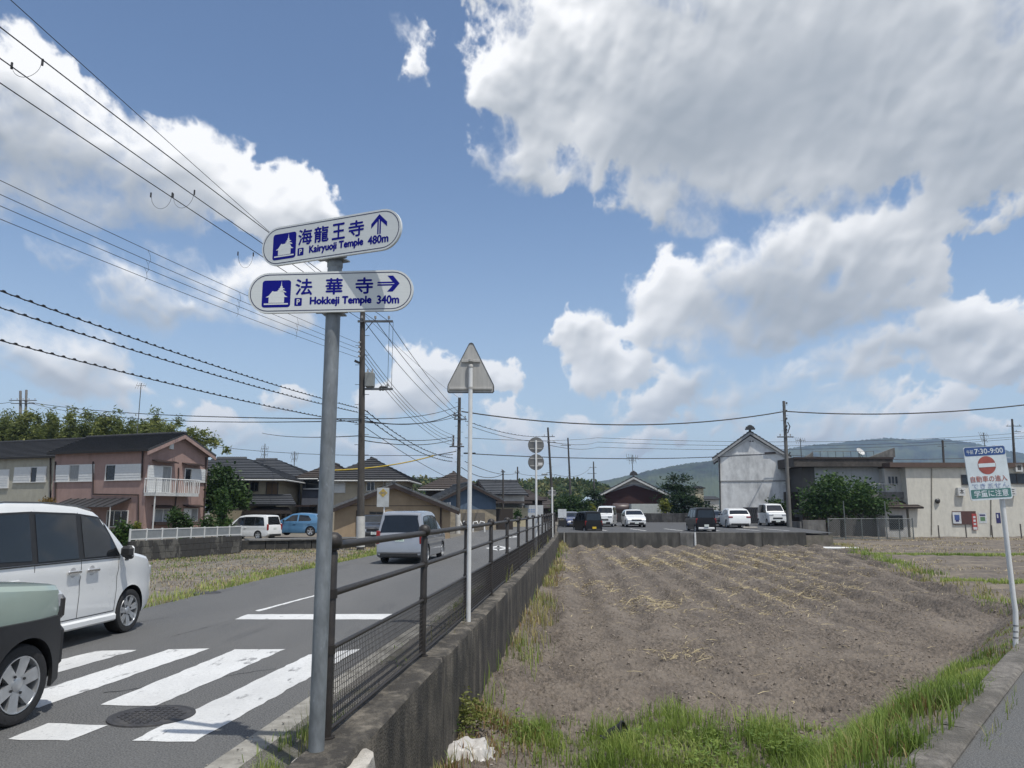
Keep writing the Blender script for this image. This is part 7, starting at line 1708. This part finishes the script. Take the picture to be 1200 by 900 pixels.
# weeds on the gravel beside the wall, in the edging joint of the lane, and at the footing of the sign post
def verge2(X, Y): d = wx(Y) - X; return (smooth(.10, .0, np.abs(d - .80)) * .9 + smooth(.2, 0, np.abs(d - .42)) * .5) * smooth(.5, .62, nz(X, Y, 1.4, 95))
X, Y = scatter(60000, -2.2, 2.4, 5.0, 36, verge2); nn = len(X); blades('grass', np.stack([X, Y, np.full(nn, .0)], 1), .03 + .09 * rng.random(nn), .004 + .0005 * Y, .8, GRASS, np.clip(rng.random(nn) * .9, 0, 1))
X, Y = scatter(1500, -1.62, -1.18, 5.0, 6.3, lambda X, Y: smooth(.46, .56, nz(X, Y, 5, 96))); nn = len(X); blades('weeds', np.stack([X, Y, np.full(nn, .0)], 1), .06 + .10 * rng.random(nn), .005, .6, GRASS, rng.random(nn))
P = np.array([[PB.x - .20 + .05 * a + .03 * rng.normal(), PB.y + .12 + .22 * b_, .0] for a, b_ in rng.random((44, 2)) * [[3, 2]]]); blades('weeds', P, rng.uniform(.15, .48, len(P)), .005, .25, DRYGRASS, rng.random(len(P)) * .6)
def edge(X, Y): sd = lane_sd(X, Y); return (smooth(.07, 0, np.abs(sd + .30)) + smooth(.12, 0, np.abs(sd - .08)) * .8) * smooth(.46, .6, nz(X, Y, 1.6, 97))
X, Y = scatter(60000, 1, 16, 5, 22, edge); nn = len(X); g_ = rng.random(nn) < .5; P = np.stack([X, Y, np.where(lane_sd(X, Y) < -.1, -.01, -.05)], 1); Hh = .03 + .10 * rng.random(nn)
blades('grass', P[g_], Hh[g_], .006, .9, GRASS, rng.random(g_.sum())); blades('dry_grass', P[~g_], Hh[~g_], .006, .9, DRYGRASS, rng.random((~g_).sum()))
# tufts on the wall top and through the railing further along
X, Y = scatter(9000, -1, 3, 9, 40, lambda X, Y: (np.abs(wx(Y) - .28 - X) < .12) * smooth(.55, .66, nz(X, Y, .5, 98))); nn = len(X); blades('weeds', np.stack([X, Y, np.full(nn, .1)], 1), .08 + .45 * rng.random(nn) ** 2, .006 + .0004 * Y, .35, DRYGRASS, rng.random(nn) * .6)
# straw lying on the ploughed earth
def strawy(X, Y):
    f = smooth(.62, .78, nz(X, Y, .33, 99, 4)) * smooth(14, 20, Y) * .22 + .014
    for px, py, r in ((785, 712, 1.1), (800, 772, .55), (762, 664, 1.6), (700, 690, 1.0), (870, 665, 2.6), (930, 690, 1.8), (905, 655, 2.4), (905, 700, 1.2), (660, 668, 1.0), (745, 705, .5), (812, 655, 1.4)):
        c = gp(px, py, -1); f = f + .95 * np.exp(-((X - c.x) ** 2 + ((Y - c.y) * .7) ** 2) / r ** 2) * smooth(.40, .58, nz(X, Y, 1.8, 101))
    return np.clip(f, 0, 1) * (X > wx(Y) + .2) * (X < field_right(Y) - .2) * (lane_sd(X, Y) > 2)
X, Y = scatter(170000, -1, 22, 9, FAR - .5, strawy); nn = len(X); Zf = field_s(X, Y)
a = rng.uniform(0, 2 * np.pi, nn); L_ = (.05 + .28 * rng.random(nn) ** 2); w_ = .0035 + .00045 * Y; d = np.stack([np.cos(a), np.sin(a), rng.normal(0, .22, nn)], 1) * L_[:, None]; s_ = np.stack([-np.sin(a), np.cos(a), np.full(nn, .5)], 1) * (w_ / 2)[:, None]
P = np.stack([X, Y, Zf + .012 + .02 * rng.random(nn)], 1); mid = P + d * .5 + np.array([0, 0, .012])
V = np.stack([P - s_, P + s_, mid + s_, mid - s_, P + d + s_ * .6, P + d - s_ * .6], 1).reshape(-1, 3); i = np.arange(nn)[:, None] * 6
o = link('straw', np_mesh('straw', V, np.concatenate([i + [[0, 1, 2, 3]], i + [[3, 2, 4, 5]]], 0), STRAW, False, np.repeat(rng.random(nn), 6))); o['kind'] = 'stuff'
# clods
X, Y = scatter(90000, -1, 18, 8.5, 34, lambda X, Y: smooth(.35, .6, nz(X, Y, 1.3, 103)) * (X > wx(Y) + .15) * (X < field_right(Y) - .1) * (lane_sd(X, Y) > 1.7) * np.clip(12 / Y, .25, 1)); nn = len(X)
r_ = .006 + .026 * rng.random(nn) ** 4 + .0003 * Y; U = np.array([[1, 0, 0], [-1, 0, 0], [0, 1, 0], [0, -1, 0], [0, 0, .55], [0, 0, -.8]], float)
V = (U[None] * rng.uniform(.6, 1.3, (nn, 6, 1)) + rng.normal(0, .18, (nn, 6, 3))) * r_[:, None, None]; aa = rng.uniform(0, 6.28, nn); ca, sa = np.cos(aa)[:, None], np.sin(aa)[:, None]
V = np.stack([V[..., 0] * ca - V[..., 1] * sa, V[..., 0] * sa + V[..., 1] * ca, V[..., 2]], -1) + np.stack([X, Y, field_s(X, Y) + r_ * .12], 1)[:, None]
Fo = np.array([[0, 2, 4], [2, 1, 4], [1, 3, 4], [3, 0, 4], [2, 0, 5], [1, 2, 5], [3, 1, 5], [0, 3, 5]]); o = link('soil_clods', np_mesh('soil_clods', V.reshape(-1, 3), (np.arange(nn)[:, None, None] * 6 + Fo).reshape(-1, 3), mat('clod_soil', (.20, .168, .136), .96, .35, 6))); o['kind'] = 'stuff'
# loose stones at the kerb and on the gravel
X, Y = scatter(5200, -2.1, 1.5, 5.0, 24, lambda X, Y: (np.abs(wx(Y) - .62 - X) < .42) * np.clip(8 / Y, .2, 1)); nn = len(X); r_ = .004 + .012 * rng.random(nn) ** 3
V = (U[None] * rng.uniform(.6, 1.3, (nn, 6, 1))) * r_[:, None, None] + np.stack([X, Y, .014 + r_ * .4], 1)[:, None]
o = link('loose_gravel', np_mesh('loose_gravel', V.reshape(-1, 3), (np.arange(nn)[:, None, None] * 6 + Fo).reshape(-1, 3), mat('loose_stone', (.26, .245, .22), .9, .4, 30))); o['kind'] = 'stuff'
# weed bushes, plastic sheet, broken pot
def lowbush(px, py, label, r, n, m_, sz, cat='weed'):
    p = gp(px, py, -1); p.z = float(field_s(np.array([p.x]), np.array([p.y]))[0]) - .02
    return tree('weed_bush', label, cat, p, [(0, 0, r * .8), (r * .5, 0, r * .6), (-r * .4, .1, r * .5)], [(r, r, r * .8)] * 3, n, sz, m_, trunk=.008, clumps=40, seed=int(px), tight=.3)
lowbush(530, 872, 'yellow green weed bush growing against the foot of the retaining wall', .26, 1500, leafmat('weed_leaves', (.07, .10, .02), (.30, .30, .09), (.17, .19, .05)), .045)
lowbush(512, 884, 'low dark leafed weed at the foot of the wall by the white sheet', .16, 600, LEAF, .05)
p = gp(530, 893, -.97); p.z = float(field_s(np.array([p.x]), np.array([p.y]))[0])
gx_, gy_ = np.meshgrid(np.linspace(-.42, .42, 46), np.linspace(-.30, .30, 34)); hz_ = .03 + .16 * np.abs(fbm(gx_ * 3.2 + 3, gy_ * 3.2, 3, 44, .4, True) - .35) + .06 * np.exp(-(gx_ ** 2 + gy_ ** 2) * 6)
edge_ = smooth(.42, .34, np.abs(gx_) + .07 * fbm(gy_ * 9, gx_ * 3, 2, 3)) * smooth(.30, .22, np.abs(gy_) + .07 * fbm(gx_ * 9, gy_ * 3, 2, 5)); hz_ = hz_ * edge_ - .03
me = grid_mesh('plastic_sheet', gx_ + .05 * fbm(gx_ * 6, gy_ * 6, 2, 8), gy_, hz_, mat('white_plastic', (.46, .44, .41), .4, .12, 6, bump=.3, bscale=20)); o = link('plastic_sheet', me, None, p); tag(o, 'crumpled white plastic sheet lying in the weeds at the wall corner', 'plastic sheet')
p = gp(722, 868, -1); p.z = float(field_s(np.array([p.x]), np.array([p.y]))[0]) + .07; t = thing('plastic_pot', 'broken black plastic pot lying in the grass at the field edge', 'pot', p)
MB().lathe([(.0, -.09), (.085, -.09), (.12, .10), (.135, .10), (.135, .125), (.118, .125), (.08, -.07), (0, -.075)], 14, Matrix.Rotation(R(68), 3, 'Y') @ Matrix.Rotation(R(20), 3, 'X')).build('pot_wall', BLACK, t, 40)
MB().box((-.12, -.03, -.03), (.14, .10, .02), Matrix.Rotation(R(25), 3, 'Y') @ Matrix.Rotation(R(30), 3, 'Z'), bev=.005).build('broken_piece', BLACK, t)

# broad leafed weeds and dead stems between the grass
X, Y = scatter(9000, -.9, 6, 6.6, 12, lambda X, Y: front(X, Y) * .9 * smooth(.5, .62, nz(X, Y, 1.3, 111))); nn = min(len(X), 130); X, Y = X[:nn], Y[:nn]
q = 16; P = np.repeat(np.stack([X, Y, field_s(X, Y)], 1), q, 0); a = rng.uniform(0, 6.28, nn * q); rr_ = rng.uniform(.01, .09, nn * q)
P = P + np.stack([np.cos(a) * rr_, np.sin(a) * rr_, .03 + .14 * rng.random(nn * q)], 1); d = np.stack([np.cos(a), np.sin(a), rng.uniform(-.3, .7, nn * q)], 1); sd_ = np.stack([-np.sin(a), np.cos(a), np.zeros(nn * q)], 1); s_ = rng.uniform(.03, .075, nn * q)[:, None]
V = np.stack([P, P + d * s_ * .5 + sd_ * s_ * .28, P + d * s_, P + d * s_ * .5 - sd_ * s_ * .28], 1).reshape(-1, 3)
o = link('weeds', np_mesh('weeds', V, np.arange(len(V)).reshape(-1, 4), leafmat('field_weeds', (.06, .11, .02), (.24, .32, .07), (.13, .20, .04), .4), False, np.repeat(np.clip(np.repeat(rng.random(nn), q) * .7 + .3 * rng.random(nn * q) + .2, 0, 1), 4))); o['kind'] = 'stuff'
X, Y = scatter(6000, -.9, 11, 5.6, 16, lambda X, Y: np.clip(front(X, Y) * .5 + .0, 0, 1) * .35); nn = len(X)
blades('dead_stems', np.stack([X, Y, field_s(X, Y)], 1), .18 + .30 * rng.random(nn), .004, .35, DRYGRASS, .5 + .5 * rng.random(nn))

# ------------------------------------------------------------------ hills, mountains, haze
def ridge(name, Y, pts, depth, m, seed, rough=.06, nx=420, ny=60, rows=(-1.0, 1.2)):
    px = np.linspace(pts[0][0], pts[-1][0], nx); py = np.interp(px, [p[0] for p in pts], [p[1] for p in pts])
    k = np.ones(9) / 9; py = np.convolve(np.pad(py, 4, 'edge'), k, 'valid')
    xs = np.array([dp(a, 600, Y).x for a in px]); zc = np.array([dp(a, b, Y).z for a, b in zip(px, py)])
    v = np.linspace(rows[0], rows[1], ny); Vv, Xx = np.meshgrid(v, xs, indexing='ij'); Zc = np.broadcast_to(zc, Vv.shape)
    prof = np.cos(np.clip(Vv, -1, 1) * np.pi / 2) ** 1.4; gul = fbm(Xx / depth * 3, Vv * 3 + 7, 5, seed, .55, True)
    Yy = Y + Vv * depth; sc = Yy / Y
    Z = Zc * prof * (1 - .30 * (1 - prof) * (1.3 - gul)) + (fbm(Xx / Y * 160, Vv * 60, 3, seed + 5) - .5) * rough * Y * .03 + (fbm(Xx / Y * 700, Vv * 300, 2, seed + 9) - .5) * Y * .0034 - 1.3
    return tag(link(name, grid_mesh(name, Xx * sc, Yy, Z, m)), kind='structure')
FOREST_FAR = layer(layer(mat('forest_slope', (.016, .028, .014), .95, .7, .035, bump=0, thr=(.4, .6)), (.06, .075, .03), .009, (.46, .60)), (.34, .33, .30), .012, (.66, .71), (1, 1, 3), .8)
ridge('mountain', 2600, [(780, 575), (830, 556), (870, 545), (900, 534), (925, 527), (945, 523.5), (970, 521), (1000, 518), (1030, 515), (1045, 513.5), (1060, 514.5), (1080, 516.5), (1095, 515), (1110, 514.5), (1130, 517), (1150, 520), (1170, 524), (1190, 529), (1215, 533), (1260, 538), (1330, 552), (1420, 575)], 700, FOREST_FAR, 3)
ridge('mountain', 1750, [(520, 590), (600, 578), (640, 572), (690, 564.5), (712, 563), (730, 559), (760, 552), (790, 546), (820, 541.5), (845, 539.5), (870, 541), (900, 546), (930, 553), (960, 558), (1010, 566), (1100, 582)], 480, FOREST_FAR, 9)
HY = 300
hill = ridge('hill', HY, [(380, 598), (430, 580), (460, 567), (490, 563), (540, 569), (590, 568), (620, 567), (640, 564), (660, 565), (680, 564), (700, 569), (720, 578), (745, 592), (770, 600)], 90, mat('hill_undergrowth', (.035, .055, .02), .95, .4, .2), 12, .03, 200, 40)
# woods on the near hill: a far-off mass of crowns, made of leaf clumps
me = hill.data; co = np.empty(len(me.vertices) * 3, np.float32); me.vertices.foreach_get('co', co); co = co.reshape(40, 200, 3)
nT = 1700; ii = rng.integers(3, 24, nT); jj = rng.integers(0, 199, nT); fu, fv = rng.random(nT), rng.random(nT)
base = co[ii, jj] * ((1 - fu) * (1 - fv))[:, None] + co[ii + 1, jj] * (fu * (1 - fv))[:, None] + co[ii, jj + 1] * ((1 - fu) * fv)[:, None] + co[ii + 1, jj + 1] * (fu * fv)[:, None]
q = 26; rad = rng.uniform(1.6, 3.2, nT); d = rng.normal(size=(nT, q, 3)); d /= np.linalg.norm(d, axis=2)[..., None]; d[..., 2] = np.abs(d[..., 2]) * 1.0
P = (base[:, None] + d * rad[:, None, None] * (.6 + .4 * rng.random((nT, q, 1))) + np.array([0, 0, .2])).reshape(-1, 3); nL = len(P)
a = rng.normal(size=(nL, 3)); a /= np.linalg.norm(a, axis=1)[:, None]; b_ = np.cross(a, rng.normal(size=(nL, 3))); b_ /= np.linalg.norm(b_, axis=1)[:, None]; s = rng.uniform(.8, 1.7, nL)[:, None]
V = np.stack([P - a * s * .5, P + b_ * s * .4, P + a * s * .5, P - b_ * s * .4], 1).reshape(-1, 3)
sp = np.repeat(rng.random(nT), q); tone = np.clip(sp * .75 + rng.random(nL) * .3 - .02, 0, 1)
o = link('forest', np_mesh('forest', V, np.arange(nL * 4).reshape(-1, 4), leafmat('hill_trees', (.022, .045, .012), (.22, .20, .07), (.065, .10, .026), .3), False, np.repeat(tone, 4))); o['kind'] = 'stuff'
# the air over it all
hm_ = bpy.data.materials.new('haze_air'); hm_.use_nodes = True; hn = hm_.node_tree; hn.nodes.clear()
pv = hn.nodes.new('ShaderNodeVolumePrincipled'); pv.inputs['Density'].default_value = .00020; pv.inputs['Color'].default_value = (.50, .68, .97, 1); pv.inputs['Anisotropy'].default_value = .15
ho = hn.nodes.new('ShaderNodeOutputMaterial'); hn.links.new(pv.outputs[0], ho.inputs['Volume'])
hb = MB().box((0, 0, (268 - 2.4) / 2), (7600, 7600, 268 + 2.4)).build('haze', hm_); hb['kind'] = 'stuff'

bpy.data.objects.remove(_txo)
